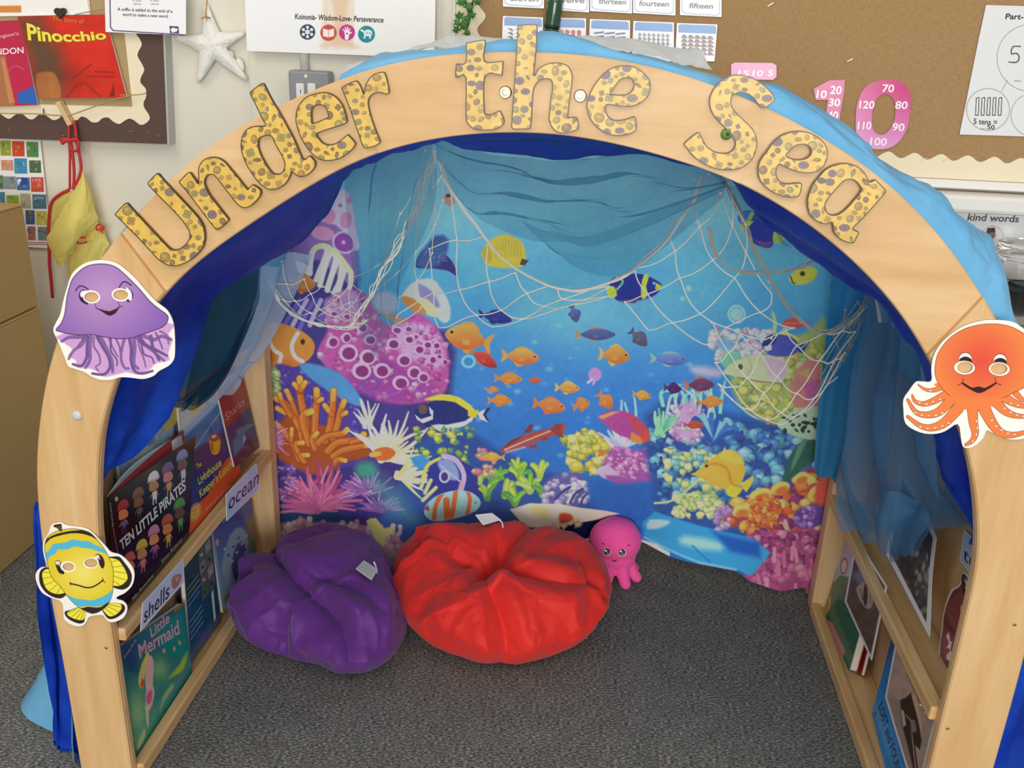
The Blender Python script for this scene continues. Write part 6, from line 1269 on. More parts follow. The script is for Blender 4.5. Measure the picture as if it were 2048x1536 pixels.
# turned-up pale hem, bright folded patch
cv.poly([(1020, 1018), (1060, 1006), (1120, 1010), (1170, 1026), (1240, 1046), (1200, 1060), (1150, 1066), (1110, 1060), (1050, 1052)], '#e9e0c0', 3, 1); cv.poly([(1118, 1030), (1140, 1034), (1146, 1050), (1120, 1054)], '#c8503c', 4, 2, .8); cv.poly([(1060, 1012), (1090, 1012), (1096, 1036), (1066, 1030)], '#e6cf8c', 4, 2, .8)
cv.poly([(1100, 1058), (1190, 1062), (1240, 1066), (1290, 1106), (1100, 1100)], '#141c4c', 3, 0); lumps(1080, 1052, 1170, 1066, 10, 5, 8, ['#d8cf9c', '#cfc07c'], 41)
cv.poly([(1100, 1097), (1340, 1102), (1340, 1120), (1100, 1110)], '#d8d6cc', 2, 0)
cv.poly([(1285, 1062), (1310, 1030), (1400, 1052), (1500, 1072), (1540, 1100), (1500, 1140), (1470, 1130), (1400, 1122), (1330, 1108), (1290, 1090)], '#3f9fdc', 4, 1); cv.poly([(1300, 1050), (1340, 1046), (1330, 1060), (1296, 1076)], '#b8e0f2', 5, 2, .8); cv.poly([(1370, 1072), (1440, 1080), (1440, 1100), (1360, 1092)], '#a4d8f0', 9, 2, .7); cv.poly([(1420, 1060), (1520, 1080), (1520, 1110), (1460, 1100)], '#2a62b8', 9, 1, .8)
cv.line([(1385, 1092), (1420, 1120)], 3, '#2f7cc0', 3); cv.line([(1290, 1095), (1340, 1106), (1400, 1121), (1470, 1130)], 4, '#7fc4ec', 3)
# side edges hidden behind the posts
P = Piece(); cut_sheet(P, cv, TS, D, 0, disp=tdisp)
tap = tag(P.build('tapestry', CLOTHP, smooth_=True, gain=1.55), 'large printed coral reef tapestry hung across the back of the den', 'tapestry')
# ================================================================== books, photographs and word cards on the shelves
def inset_canvas(quad, step, bg): return quad_canvas(quad, step, bg)
def bilin(quad):
    q = np.array(quad, float)
    def g(u, v): return tuple((q[0]*(1-u)+q[1]*u)*(1-v)+(q[3]*(1-u)+q[2]*u)*v)     # u along the top edge, v downwards
    return g
def book(name, label, quad, surf, paint, text=None, th=.012, step=.8, back='#e8e4da', parts=('cover', 'page_block'), M=GLOSS, group=None):
    """closed book: a printed cover on the plane surf with its block of pages and back board behind it"""
    Q3 = surf(quad); base = Q3.mean(0).copy(); base[2] = Q3[:, 2].min()
    t = thing(name, label, 'book', base, group)
    flat(parts[0], quad, surf, paint, parent=t, step=step, th=.0011, M=M, text=text, edge='#8a8a88')
    c = Q3.mean(0); I = c+(Q3-c)*.975-surf.n*.0013
    V, F = poly_prism(I, surf.n, th); Piece().add(V, F).build('page_block', mat('book_pages', '#e9e4d6', .85), t)
    V, F = poly_prism(Q3-surf.n*(th+.0014), surf.n, .0014); Piece().add(V, F).build('back_cover', mat('back_board_'+back.strip('#'), back, .4), t)
    return t
# ---------------- left, upper shelf
LU = plane3((-.5645, 0, .262), (-.5645, .5, .262), (-.596, 0, .45))
LS_ = LU.lift(-.0185)
LP = plane3((-.557, 0, .262), (-.557, .5, .262), (-.566, 0, .45))
k7 = K(180, 700, 2.7925)
q_l = [(358, 814), (448, 748), (482, 948), (380, 1069)]
def paint(c):
    g = bilin(q_l); c.C[:] = S('#1d1f6c')
    c.poly([g(-.1, -.1), g(1.1, -.1), g(1.1, .24), g(-.1, .27)], '#a8c4dc', 2); c.poly([g(-.1, -.1), g(.5, -.1), g(.55, .15), g(-.1, .2)], '#d6dcc8', 8, 0, .9); c.ell(*g(.35, .08), 10, 16, 25, '#e8d84a', 8)
    c.poly([g(-.1, .26), g(1.1, .2), g(1.1, .40), g(.6, .46), (395, 895), g(-.1, .50)], '#1f7fae', 6); c.poly([g(.5, .3), g(1.1, .28), g(1.1, .5), g(.5, .46)], '#2a6aa8', 10, 0, .7)
    c.poly([g(-.1, .86), g(.15, .84), g(.4, .86), g(.55, .80), g(.8, .74), g(1.1, .82), g(1.1, 1.1), g(-.1, 1.1)], '#e0552c', 2, 0); c.poly([g(-.1, .70), g(.04, .72), g(.05, .86), g(-.1, .9)], '#cfd6dc', 2)
    c.line([(375, 915), (396, 888), (420, 853), (446, 818)], 1.6, '#b8c6d8', 1, 3); c.line([(420, 853), (425, 872)], 1.4, '#2c2630', .9)
    c.poly([(418, 878), (424, 868), (436, 868), (441, 884), (438, 905), (427, 910), (421, 900)], '#e0b22c', 1.4, 2); c.poly([(418, 878), (424, 868), (436, 868), (440, 876), (428, 884)], '#b8482c', 1.2, 2); c.ell(428, 873, 5, 3, -20, '#e8dcd0', 1.2); c.poly([(420, 884), (426, 886), (428, 906), (422, 900)], '#c8502c', 1.6, 1, .8)
    c.ell(390, 1024, 10.5, 19, 18, '#e4b43c', 1.2); c.ring(390, 1024, 8.5, 16, 18, 1.2, '#a87c1c', 1)
    for j in range(3): c.line([(386+j*.3, 1014+j*9), (394+j*.3, 1008+j*9)], 2, '#a87c1c', 1)
def txt(P):
    add_text(P, 'The', LU, (393, 938), (403, 931), 9, '#d8d45c', up=(-2.5, -9), bold=.02); add_text(P, 'Lighthouse', LU, (397, 970), (443, 930), 16, '#d8d45c', up=(-3, -15), bold=.02); add_text(P, "Keeper's Lunch", LU, (400, 996), (464, 934), 15, '#d8d45c', up=(-3, -15), bold=.02)
    add_text(P, 'Ronda and David Armitage', LU, (411, 1022), (462, 972), 6, '#e8a890', up=(-1, -6))
book('picture_book', "book titled The Lighthouse Keeper's Lunch standing on the upper left shelf", q_l, LU, paint, txt, .008, back='#d8d2c6')
q_s = [(432, 772), (482, 735), (519, 895), (470, 936)]
LSp = LU.lift(.0042)
def paint(c):
    g = bilin(q_s); c.C[:] = S('#22256e'); c.poly([g(-.1, -.1), g(1.1, -.1), g(1.1, .06), g(-.1, .06)], '#e4e2e0', 1); c.poly([g(-.1, .06), g(1.1, .04), g(1.1, .48), g(-.1, .52)], '#a02330', 1.2)
    c.poly([g(.82, -.03), g(.95, -.03), g(.95, .03), g(.82, .03)], '#6a1c24', 1)
    c.poly([(472, 862), (486, 852), (500, 848), (508, 850), (498, 856), (490, 866), (478, 872)], '#3f7c8c', 2, 2); c.poly([(484, 866), (492, 872), (488, 888), (478, 905), (470, 920), (466, 880)], '#2a6f9c', 4, 2, .9); c.poly([(486, 868), (493, 876), (486, 890)], '#8fb4bc', 2, 1)
    c.poly([g(-.1, .88), g(1.1, .84), g(1.1, 1.1), g(-.1, 1.1)], '#4a1f4c', 6)
def txt(P): add_text(P, 'Sharks', LSp, (452, 842), (489, 808), 14, '#d8a8b0', up=(-3, -15)); add_text(P, 'Fact file', LSp, (470, 770), (484, 760), 3.5, '#c88890', up=(-.6, -3.5))
book('picture_book', 'book titled Sharks with a red top beside the back post on the upper left shelf', q_s, LSp, paint, txt, .0028, back='#a02330')
# book with the yellow shape at the back, seen over the pirates
q_b = [(236, 895), (364, 800), (372, 900), (246, 1010)]
LB = LU.lift(-.006)
def paint(c):
    c.C[:] = S('#8fa4ac'); c.mottle(10, .25, 5); c.poly([(325, 838), (345, 812), (362, 806), (366, 826), (350, 850), (330, 862)], '#d2b83c', 2.5, 2); c.poly([(348, 852), (366, 830), (372, 900), (345, 880)], '#3b2f5c', 5, 0); c.ell(285, 905, 16, 5, -40, '#b8b48c', 3); c.ell(300, 880, 8, 12, 30, '#5f7c8c', 3)
book('picture_book', 'grey-blue picture book with a yellow shape behind the pirates book', q_b, LB, paint, None, .005, back='#7c8c94')
# ten little pirates, half open
q_p = [(217, 994), (391, 872), (378, 1075), (228, 1246)]
def paint(c):
    c.C[:] = S('#15100f'); r = random.Random(3); kk_ = k7
    figs = [((185, 890), '#b8352e', '#e0864a', '#3c4a7c'), ((270, 820), '#8a5a3a', '#8a5a3a', '#5a3c3c'), ((355, 730), '#efe9e0', '#cc8a3c', '#e8e4dc'), ((435, 680), '#8a5f8c', '#e08a7c', '#c8a03c'), ((515, 610), '#8fa0c8', '#8a5a3c', '#d0d4dc'), ((500, 880), '#5fa03c', '#6f4a34', '#4f8c3c'), ((432, 970), '#c8603c', '#d88a3c', '#c89a3c'), ((357, 1030), '#d88aa0', '#e0965c', '#8a3f7c'), ((290, 1110), '#e0c03c', '#cf8a4c', '#c8705c'), ((222, 1180), '#d86a4c', '#d8744c', '#c8604c')]
    for (x_, y_), hat, face, cl in figs:
        p = lambda dx, dy: kk_([(x_+dx, y_+dy)])[0]
        c.poly([p(-24, 30), p(22, 8), p(26, 40), p(-18, 62)], face, 1, 2); c.ell(*p(0, 20), 9.5, 8, -32, face, 1); c.poly([p(-32, 8), p(-20, -40), p(14, -58), p(30, -34), p(28, -10)], hat, 1, 2); c.line([p(-34, 12), p(32, -20)], 2.2, np.array(S(hat))*.75, .9)
        c.poly([p(-8, 66), p(18, 50), p(20, 96), p(-4, 112)], cl, 1, 0); c.line([p(-2, 104), p(-2, 134)], 2.2, cl, .9); c.line([p(14, 94), p(14, 124)], 2.2, cl, .9); c.line([p(-8, 74), p(-20, 98)], 1.6, face, .9); c.line([p(18, 60), p(28, 80)], 1.6, face, .9)
        for q in (0, 1): c.line([p(-6, 78+q*14), p(18, 64+q*14)], 1, '#e8e4dc', .8, a=.7)
    c.ell(*kk_([(148, 832)])[0], 3.4, 5, 0, '#c8c050', .9)
    for q in range(14): c.ell(*kk_([(128+q*2.2, 985+q*12)])[0], .9, 1.2, 0, '#cfc8c0', .7)
def txt(P):
    add_text(P, 'TEN LITTLE PIRATES', LP, k7([(172, 1120)])[0], k7([(535, 775)])[0], 16, '#e6e2dc', up=(-3.5, -19), bold=.03)
    add_text(P, 'Mike Brownlow', LP, k7([(235, 1405)])[0], k7([(352, 1265)])[0], 7, '#b8b0a4', up=(-1, -8)); add_text(P, 'Simon Rickerty', LP, k7([(398, 1195)])[0], k7([(512, 1065)])[0], 7, '#b8b0a4', up=(-1, -8))
    add_text(P, 'TEN LITTLE PIRATES', LP, k7([(131, 985)])[0], k7([(114, 850)])[0], 3, '#c8c2ba', up=(-3, 1))
t = thing('picture_book', 'black book titled Ten Little Pirates standing half open on the upper left shelf', 'book', LP(q_p).mean(0)*np.array([1, 1, 0])+np.array([0, 0, .262]))
flat('front_cover', q_p, LP, paint, parent=t, step=.7, th=.002, M=GLOSS, text=txt, edge='#1a1514')
s0, s1 = LP([q_p[0]])[0], LP([q_p[3]])[0]
def leaf(name, px_top, depth, M, z0=.266, bow=.0):
    far = LU.lift(depth)([px_top])[0]; A = []
    for v in np.linspace(0, 1, 8):
        a = s0*(1-v)+s1*v+np.array([-.002, .001, 0]); b_ = np.array([far[0]+(LU.lift(depth)([(px_top[0], px_top[1]+150)])[0][0]-far[0])*v*.6, far[1], far[2]*(1-v)+z0*v])
        A.append([a*(1-u)+b_*u+np.array([-bow*math.sin(u*math.pi), 0, 0]) for u in np.linspace(0, 1, 12)])
    o = add_grid(Piece(), np.array(A)).build(name, M, t, smooth_=True); md = o.modifiers.new('s', 'SOLIDIFY'); md.thickness = .0012*U; md.offset = 0; return o
leaf('red_endpaper', (366, 861), .004, mat('red_endpaper', '#b3261e', .5), bow=.004); leaf('page', (362, 870), .0065, mat('white_page', '#e9e6de', .6), bow=.009); leaf('page', (340, 880), .003, MATS['white_page'], bow=.014)
# word cards on the lips
def wordcard(quad, label, txtf, x=-.5415, pic=None, s=None):
    surf = PX(x) if s is None else s
    def paint(c):
        c.C[:] = S('#c2d0ea'); q = np.array(quad, float); D_ = sdf_poly(c.X, c.Y, q); c.put((slice(None), slice(None)), .5-(-D_-2.0)/1.2, S('#e6e9f0'))
        if pic: pic(c)
    return flat('word_card', quad, surf, paint, label, 'card', step=.8, th=.0006, M=GLOSS, text=lambda P: txtf(P, surf), group='sea word cards')
wordcard([(452, 988), (513, 926), (520, 977), (453, 1043)], 'pale blue word card reading ocean on the upper left shelf edge', lambda P, s: add_text(P, 'ocean', s, (457, 1021), (517, 966), 17, '#22222a', up=(0, -30), shear=.1))
def pic(c): c.poly([(343, 1160), (350, 1150), (362, 1148), (362, 1158), (356, 1172), (346, 1178)], '#b5786c', 1.6, 2); c.poly([(350, 1156), (358, 1152), (355, 1166)], '#d8a48c', 1.4)
wordcard([(285, 1206), (367, 1116), (368, 1165), (281, 1264)], 'pale blue word card reading shells on the lower left shelf edge', lambda P, s: add_text(P, 'shells', s, (287, 1247), (338, 1193), 20, '#22222a', up=(-.5, -30), shear=.1), pic=pic)
# ---------------- left, lower shelf
LL = plane3((-.5645, 0, .018), (-.5645, .5, .018), (-.592, 0, .22))
q_m = [(240, 1294), (369, 1204), (384, 1349), (274, 1524)]
k4 = K(220, 1180, 4.313)
def paint(c):
    g = bilin(q_m); T = np.clip((c.Y-1210)/(300), 0, 1)[..., None]; c.C = S('#1f5f7c')*(1-T)+S('#3fa07c')*T
    c.poly(k4([(300, 330), (640, 140), (700, 640), (480, 560), (380, 420)]), '#178a80', 12, 0, .8); c.poly(k4([(90, 480), (240, 420), (250, 740), (140, 700)]), '#1e4f7c', 12, 0, .8); c.soft_blob(*k4([(230, 1050)])[0], 20, 45, '#b8d88c', .8); c.soft_blob(*k4([(430, 680)])[0], 18, 25, '#a8cf6c', .7); c.poly(k4([(670, 520), (600, 640), (520, 740), (500, 770), (560, 740), (640, 680)]), '#a8cc3c', 5, 2, .9)
    c.poly(k4([(540, 150), (600, 30), (640, 60), (640, 130), (560, 200)]), '#a8683c', 3, 1); c.ell(*k4([(590, 70)])[0], 8, 12, 20, '#c8c06c', 3)
    c.poly(k4([(330, 530), (290, 600), (255, 700), (245, 790), (265, 850), (290, 830), (300, 720), (340, 620)]), '#dfd36a', 2, 2); c.poly(k4([(350, 560), (378, 620), (375, 720), (370, 820), (385, 880), (365, 990), (335, 1040), (305, 980), (310, 860), (300, 720), (320, 620)]), '#e8b8b0', 2.5, 2); c.poly(k4([(300, 1000), (335, 1020), (332, 1190), (318, 1150)]), '#dfd0b0', 2, 1); c.poly(k4([(345, 860), (365, 880), (355, 960), (325, 985), (312, 930)]), '#d8628c', 2.5, 2); c.poly(k4([(275, 760), (297, 790), (290, 835), (262, 835)]), '#d8602c', 2, 2)
    for q in [(465, 525), (555, 505), (600, 455)]: c.ell(*k4([q])[0], 3, 5, 0, '#c8a87c', 2)
    c.poly(k4([(530, 810), (550, 840), (470, 960), (430, 1050), (450, 930)]), '#a8b884', 4, 2, .7); c.poly(k4([(290, 1200), (310, 1250), (250, 1380), (230, 1340)]), '#b8cf94', 3, 2, .8); c.mottle(7, .06, 2)
def txt(P):
    add_text(P, 'Princess Stories', LL, k4([(122, 597)])[0], k4([(226, 437)])[0], 5, '#cfd0b8', up=(-1.5, -6)); add_text(P, 'Little', LL, k4([(352, 415)])[0], k4([(515, 270)])[0], 20, '#d8a8b8', up=(-3, -20), bold=.02); add_text(P, 'Mermaid', LL, k4([(253, 588)])[0], k4([(600, 372)])[0], 22, '#d8a8b8', up=(-4, -27), bold=.02)
book('picture_book', 'green book titled Little Mermaid at the front of the lower left shelf', q_m, LL, paint, txt, .010, back='#2a5a6a')
q_t = [(367, 1121), (421, 1059), (442, 1242), (382, 1327)]
LT = LL.lift(-.0015)
def paint(c):
    g = bilin(q_t); c.C[:] = S('#1c4c6c'); c.poly([g(-.1, -.1), g(1.1, -.1), g(1.1, .42), g(-.1, .40)], '#2c4a4c', 4); c.mottle(8, .12, 9)
    for i in range(2):
        for j in range(4): c.poly([g(.52+.23*i, .08+.13*j), g(.73+.23*i, .07+.13*j), g(.73+.23*i, .19+.13*j), g(.52+.23*i, .20+.13*j)], ['#5f6a64', '#7c8078', '#6a5a5c', '#4f6450', '#8a8a7c', '#5c6c70', '#9a8084', '#54605a'][i*4+j], 1); c.ell(*g(.62+.23*i, .14+.13*j), 3, 4, 30, ['#a8a49c', '#3a4038'][j % 2], 1.6)
    for j in range(8): c.line([g(.05, .30+.055*j+(.1 if j > 3 else 0)), g(.45+.03*(j % 3), .29+.055*j+(.1 if j > 3 else 0))], 1.3, '#a8b8c0', .9, a=.8)
    c.poly([g(.80, .62), g(.88, .60), g(.86, .90), g(.80, .92)], '#d8d8d4', 1); c.soft_blob(*g(.4, .88), 14, 10, '#4a3f8c', .8)
book('picture_book', 'dark teal book showing its back cover on the lower left shelf', q_t, LT, paint, None, .007, back='#1c4c6c')
q_f = [(421, 1052), (504, 998), (516, 1150), (447, 1228)]
LF = LL.lift(-.002)
def paint(c):
    g = bilin(q_f); T = np.clip((c.Y-1020)/150, 0, 1)[..., None]; c.C = S('#3c4a94')*(1-T)+S('#7c94a8')*T
    c.poly([g(.1, .55), g(.4, .25), g(.7, .25), g(.85, .5), g(.6, .7), g(.3, .85)], '#8fa2b0', 5, 2); c.poly([g(.35, .6), g(.55, .4), g(.75, .5), g(.6, .75), g(.45, .85)], '#4a4c84', 4, 2, .9)
    for q in range(9): c.ell(*g(.25+.07*q, .35+.05*(q*7 % 5)), 3, 1.6, -45, ['#cfd4d0', '#2f3a6c'][q % 2], 1.6)
    c.poly([g(.05, .85), g(.9, .8), g(1.1, 1.1), g(-.1, 1.1)], '#6f7c3c', 6); c.poly([g(.8, .2), g(1.1, .2), g(1.1, .7), g(.85, .6)], '#8a6a4c', 7, 0, .8); c.poly([g(.9, .5), g(1.1, .5), g(1.1, .7), g(.9, .7)], '#4f7c3c', 6); c.line([g(.02, .1), g(.04, .95)], 4, '#7fa4cc', 2.5); c.ell(*g(.1, .22), 3, 7, 0, '#d8a08c', 1.6)
def txt(P): add_text(P, 'the', LF, (444, 1047), (458, 1036), 9, '#c8c8d8', up=(-1, -11))
book('picture_book', 'blue fish picture book at the back of the lower left shelf', q_f, LF, paint, txt, .007, back='#3c4a94')
# ---------------- right, upper shelf
def photo(name, label, quad, surf, paint, cat='photograph', disp=None, bd=6, group='laminated sea photographs', M=PRINT):
    def pp(c):
        paint(c); D_ = sdf_poly(c.X, c.Y, np.array(quad, float)); c.put((slice(None), slice(None)), .5-(-D_-bd)/1.2, S('#e4e2e2'))
    return flat(name, quad, surf, pp, label, cat, step=.8, th=.0006, M=M, disp=disp, group=group)
RU = plane3((.566, 0, .257), (.566, .5, .257), (.594, 0, .44))
rk = [(1772, 1108), (1861, 1275), (1887, 1076), (1800, 935)]
def paint(c):
    c.C[:] = S('#4a4540'); c.mottle(14, .5, 3); r = random.Random(8)
    for q in range(46): x_, y_ = r.uniform(1815, 1872), r.uniform(1030, 1230); c.ell(x_, y_, r.uniform(2, 6), r.uniform(3, 12), r.uniform(-20, 30), r.choice(['#a8a088', '#8a8468', '#c0b8a4', '#6f6a58', '#8f8c74']), 3, .75)
    c.poly([(1780, 1100), (1810, 1060), (1830, 1130), (1835, 1200)], '#3c3028', 10, 0, .8); c.poly([(1840, 1030), (1890, 1050), (1880, 1110), (1850, 1100)], '#3a3638', 8, 0, .7)
photo('photograph', 'white-edged photograph of dark seaweed rocks leaning on the upper right shelf', rk, RU, paint, bd=9, disp=lambda V: np.c_[-.014*np.sin(np.clip((V[:, 2]-.26)/.17, 0, 1)*1.5)**2*np.clip((V[:, 1]-.30)/-.14, 0, 1), 0*V[:, 0], 0*V[:, 0]])
RB = PX(.608)
wordcard([(1928, 1059), (2012, 1142), (2004, 1226), (1919, 1121)], 'pale blue word card beginning with tu above the right shelf', lambda P, s: add_text(P, 'turtle', s, (1926, 1116), (1996, 1190), 20, '#2c3a54', up=(3.5, -24), shear=0), s=RB)
km = K(1780, 1040, 4.8)
tm = km([(676, 600), (690, 530), (712, 506), (750, 540), (790, 600), (850, 700), (880, 830), (860, 1000), (800, 1180), (720, 1330), (640, 1440), (560, 1450), (510, 1422), (480, 1380), (467, 1280), (478, 1150), (495, 1030), (500, 950), (520, 850), (555, 740), (600, 660), (650, 635)])
RM = PX(.598)
def paint(c):
    b_ = km([(688, 600), (700, 535), (714, 515), (745, 550), (775, 610), (830, 710), (860, 840), (840, 1000), (780, 1180), (700, 1320), (630, 1425), (560, 1430), (520, 1400), (490, 1360), (482, 1280), (492, 1150), (510, 1040), (515, 950), (535, 850), (570, 750), (610, 675), (660, 645)])
    c.poly(b_, '#7c3a44', 1.4, 2); c.poly(km([(540, 850), (620, 720), (700, 720), (720, 900), (660, 1040), (560, 1000)]), '#8f444c', 8, 2, .9); c.poly(km([(500, 1130), (560, 1060), (640, 1080), (620, 1240), (540, 1360), (495, 1300)]), '#9a4f5c', 8, 2, .9); c.poly(km([(690, 520), (735, 545), (745, 660), (720, 720), (690, 650)]), '#3a1c26', 2, 2); c.poly(km([(712, 565), (740, 590), (748, 650), (730, 690), (726, 610)]), '#e8e0e0', 1.4, 2); c.ell(*km([(728, 650)])[0], 1.6, 2.2, 0, '#ffffff', 1)
    for q in [[(590, 880), (620, 940), (650, 1060)], [(570, 1000), (600, 1080), (640, 1120)], [(560, 860), (610, 930)]]: c.line(km(q), 2, '#5c2630', 1.4, 2)
    c.poly(km([(690, 812), (672, 840), (680, 890), (700, 905), (720, 870), (715, 825)]), '#cfae86', 1, 2); c.poly(km([(562, 1075), (540, 1110), (545, 1140), (560, 1150), (560, 1195), (540, 1225), (575, 1240), (570, 1270), (545, 1290), (540, 1330), (575, 1360), (600, 1280), (580, 1255), (590, 1190), (600, 1170), (578, 1165), (575, 1120)]), '#f2eef0', 1, 1)
mask('creature_mask', 'dark red sea creature card mask propped at the front of the upper right shelf', tm, [], RM, paint, .7)
# ---------------- right, lower shelf
RL = plane3((.566, 0, .018), (.566, .5, .018), (.598, 0, .22))
q_g = [(1694, 1058), (1752, 1145), (1698, 1343), (1650, 1229)]
def paint(c):
    c.C[:] = S('#c9c6e0'); c.poly([(1640, 1240), (1660, 1170), (1680, 1150), (1720, 1160), (1760, 1170), (1740, 1260), (1700, 1350), (1690, 1330), (1664, 1260)], '#2f7050', 3, 0); c.mottle(8, .1, 3); c.ring(1688, 1132, 6.5, 15, 8, 2, '#b04a44', 1); c.ell(1688, 1132, 5, 13, 8, '#dccfd8', 1); c.poly([(1664, 1150), (1676, 1130), (1680, 1150), (1670, 1165)], '#9cb8dc', 3, 0); c.poly([(1645, 1230), (1655, 1195), (1662, 1192), (1660, 1215), (1652, 1232)], '#c8b040', 1.6); c.ell(1655, 1208, 2, 5, 10, '#3a3020', 1); c.poly([(1650, 1236), (1664, 1245), (1690, 1300), (1686, 1318), (1676, 1300)], '#d88a94', 3, 1); c.line([(1704, 1072), (1700, 1090), (1706, 1100)], 3, '#8a5a4c', 1.4, 2); c.ell(1684, 1170, 2, 4, 10, '#1c3c2c', 1)
book('picture_book', 'picture book with a green creature on the lower right shelf', q_g, RL, paint, None, .012, back='#b03a34')
q_r = [(1742, 1180), (1760, 1200), (1722, 1352), (1704, 1346)]
book('picture_book', 'thin red book behind the green creature book on the lower right shelf', q_r, RL.lift(-.0195), lambda c: c.C.__setitem__(slice(None), S('#a8332c')), None, .004, back='#8c2a26')
q_sh = [(1689, 1203), (1743, 1322), (1774, 1172), (1712, 1074)]
RP = PX(.5565)
def paint(c):
    c.C[:] = S('#66543f'); c.mottle(12, .25, 8); c.poly([(1700, 1180), (1712, 1080), (1740, 1120), (1770, 1170), (1762, 1190), (1730, 1170)], '#5f4a50', 8, 0, .9); c.poly([(1702, 1150), (1735, 1125), (1745, 1150), (1720, 1172)], '#7c8690', 8, 0, .8); c.poly([(1704, 1078), (1730, 1100), (1740, 1130), (1712, 1130)], '#6a3a40', 8, 0, .8); c.poly([(1712, 1180), (1720, 1168), (1735, 1160), (1744, 1170), (1748, 1195), (1742, 1215), (1733, 1217), (1722, 1205)], '#b8a68c', 2.5, 2); c.poly([(1730, 1166), (1735, 1180), (1734, 1205), (1730, 1212), (1726, 1195)], '#4a3424', 1.8, 2); c.line([(1720, 1178), (1726, 1200)], 1.6, '#5c4430', 1.2); c.line([(1740, 1172), (1741, 1205)], 1.4, '#7c6448', 1.2); c.poly([(1736, 1150), (1748, 1160), (1746, 1172), (1734, 1164)], '#a08a84', 3, 0, .8)
photo('photograph', 'white-edged photograph of a shell in front of the green creature book', q_sh, RP, paint, bd=4)
q_bl = [(1789, 1254), (1850, 1420), (1795, 1640), (1744, 1426)]
def paint(c):
    c.C[:] = S('#2f86c8'); c.soft_blob(1770, 1480, 40, 70, '#3f9fe0', .6); c.mottle(16, .05, 2)
    c.line([(1747, 1435), (1753, 1424)], 1.6, '#1c3858', 1); 
RBK = plane3((.572, 0, .018), (.572, .5, .018), (.600, 0, .22))
def txt(P): add_text(P, 'LOST and FOUND', RBK, (1757, 1415), (1796, 1560), 9, '#1c3858', up=(9, -13))
book('picture_book', 'bright blue book lettered LOST at the front of the lower right shelf', q_bl, RBK, paint, txt, .008, back='#2470b0')
q_c = [(1796, 1258), (1872, 1436), (1832, 1600), (1770, 1394)]
RC = PX(.5635)
def paint(c):
    c.C[:] = S('#b79c8a'); c.mottle(14, .12, 5); c.poly([(1776, 1390), (1800, 1400), (1824, 1500), (1836, 1570), (1800, 1500)], '#9c8878', 6, 0, .8); c.poly([(1806, 1300), (1824, 1320), (1845, 1370), (1868, 1430), (1858, 1440), (1836, 1400), (1815, 1350)], '#7c6a44', 5, 0, .85)
    for q in range(26): t_ = rr.random(); c.ell(1814+t_*38+rr.uniform(-4, 4), 1320+t_*110, 1.6, 3, 0, '#d8ccb8', 1.6, .8)
    c.poly([(1800, 1400), (1812, 1395), (1822, 1385), (1830, 1400), (1838, 1440), (1843, 1480), (1840, 1500), (1830, 1490), (1836, 1540), (1826, 1536), (1815, 1490), (1804, 1450)], '#3c2a20', 2.5, 1); c.poly([(1822, 1388), (1832, 1392), (1842, 1440), (1844, 1478), (1836, 1440)], '#d0b088', 2.5, 1); c.poly([(1802, 1418), (1808, 1422), (1812, 1450), (1806, 1455)], '#c8b494', 2, 1); c.poly([(1820, 1438), (1830, 1440), (1834, 1462), (1822, 1468)], '#8a7c70', 3, 1, .8); c.line([(1824, 1470), (1832, 1545)], 2, '#c0a88c', 1.4); c.line([(1812, 1430), (1824, 1444)], 2.4, '#a8846c', 1.4)
photo('photograph', 'white-edged photograph of a dark crab in front of the blue book', q_c, RC, paint, bd=3.5)
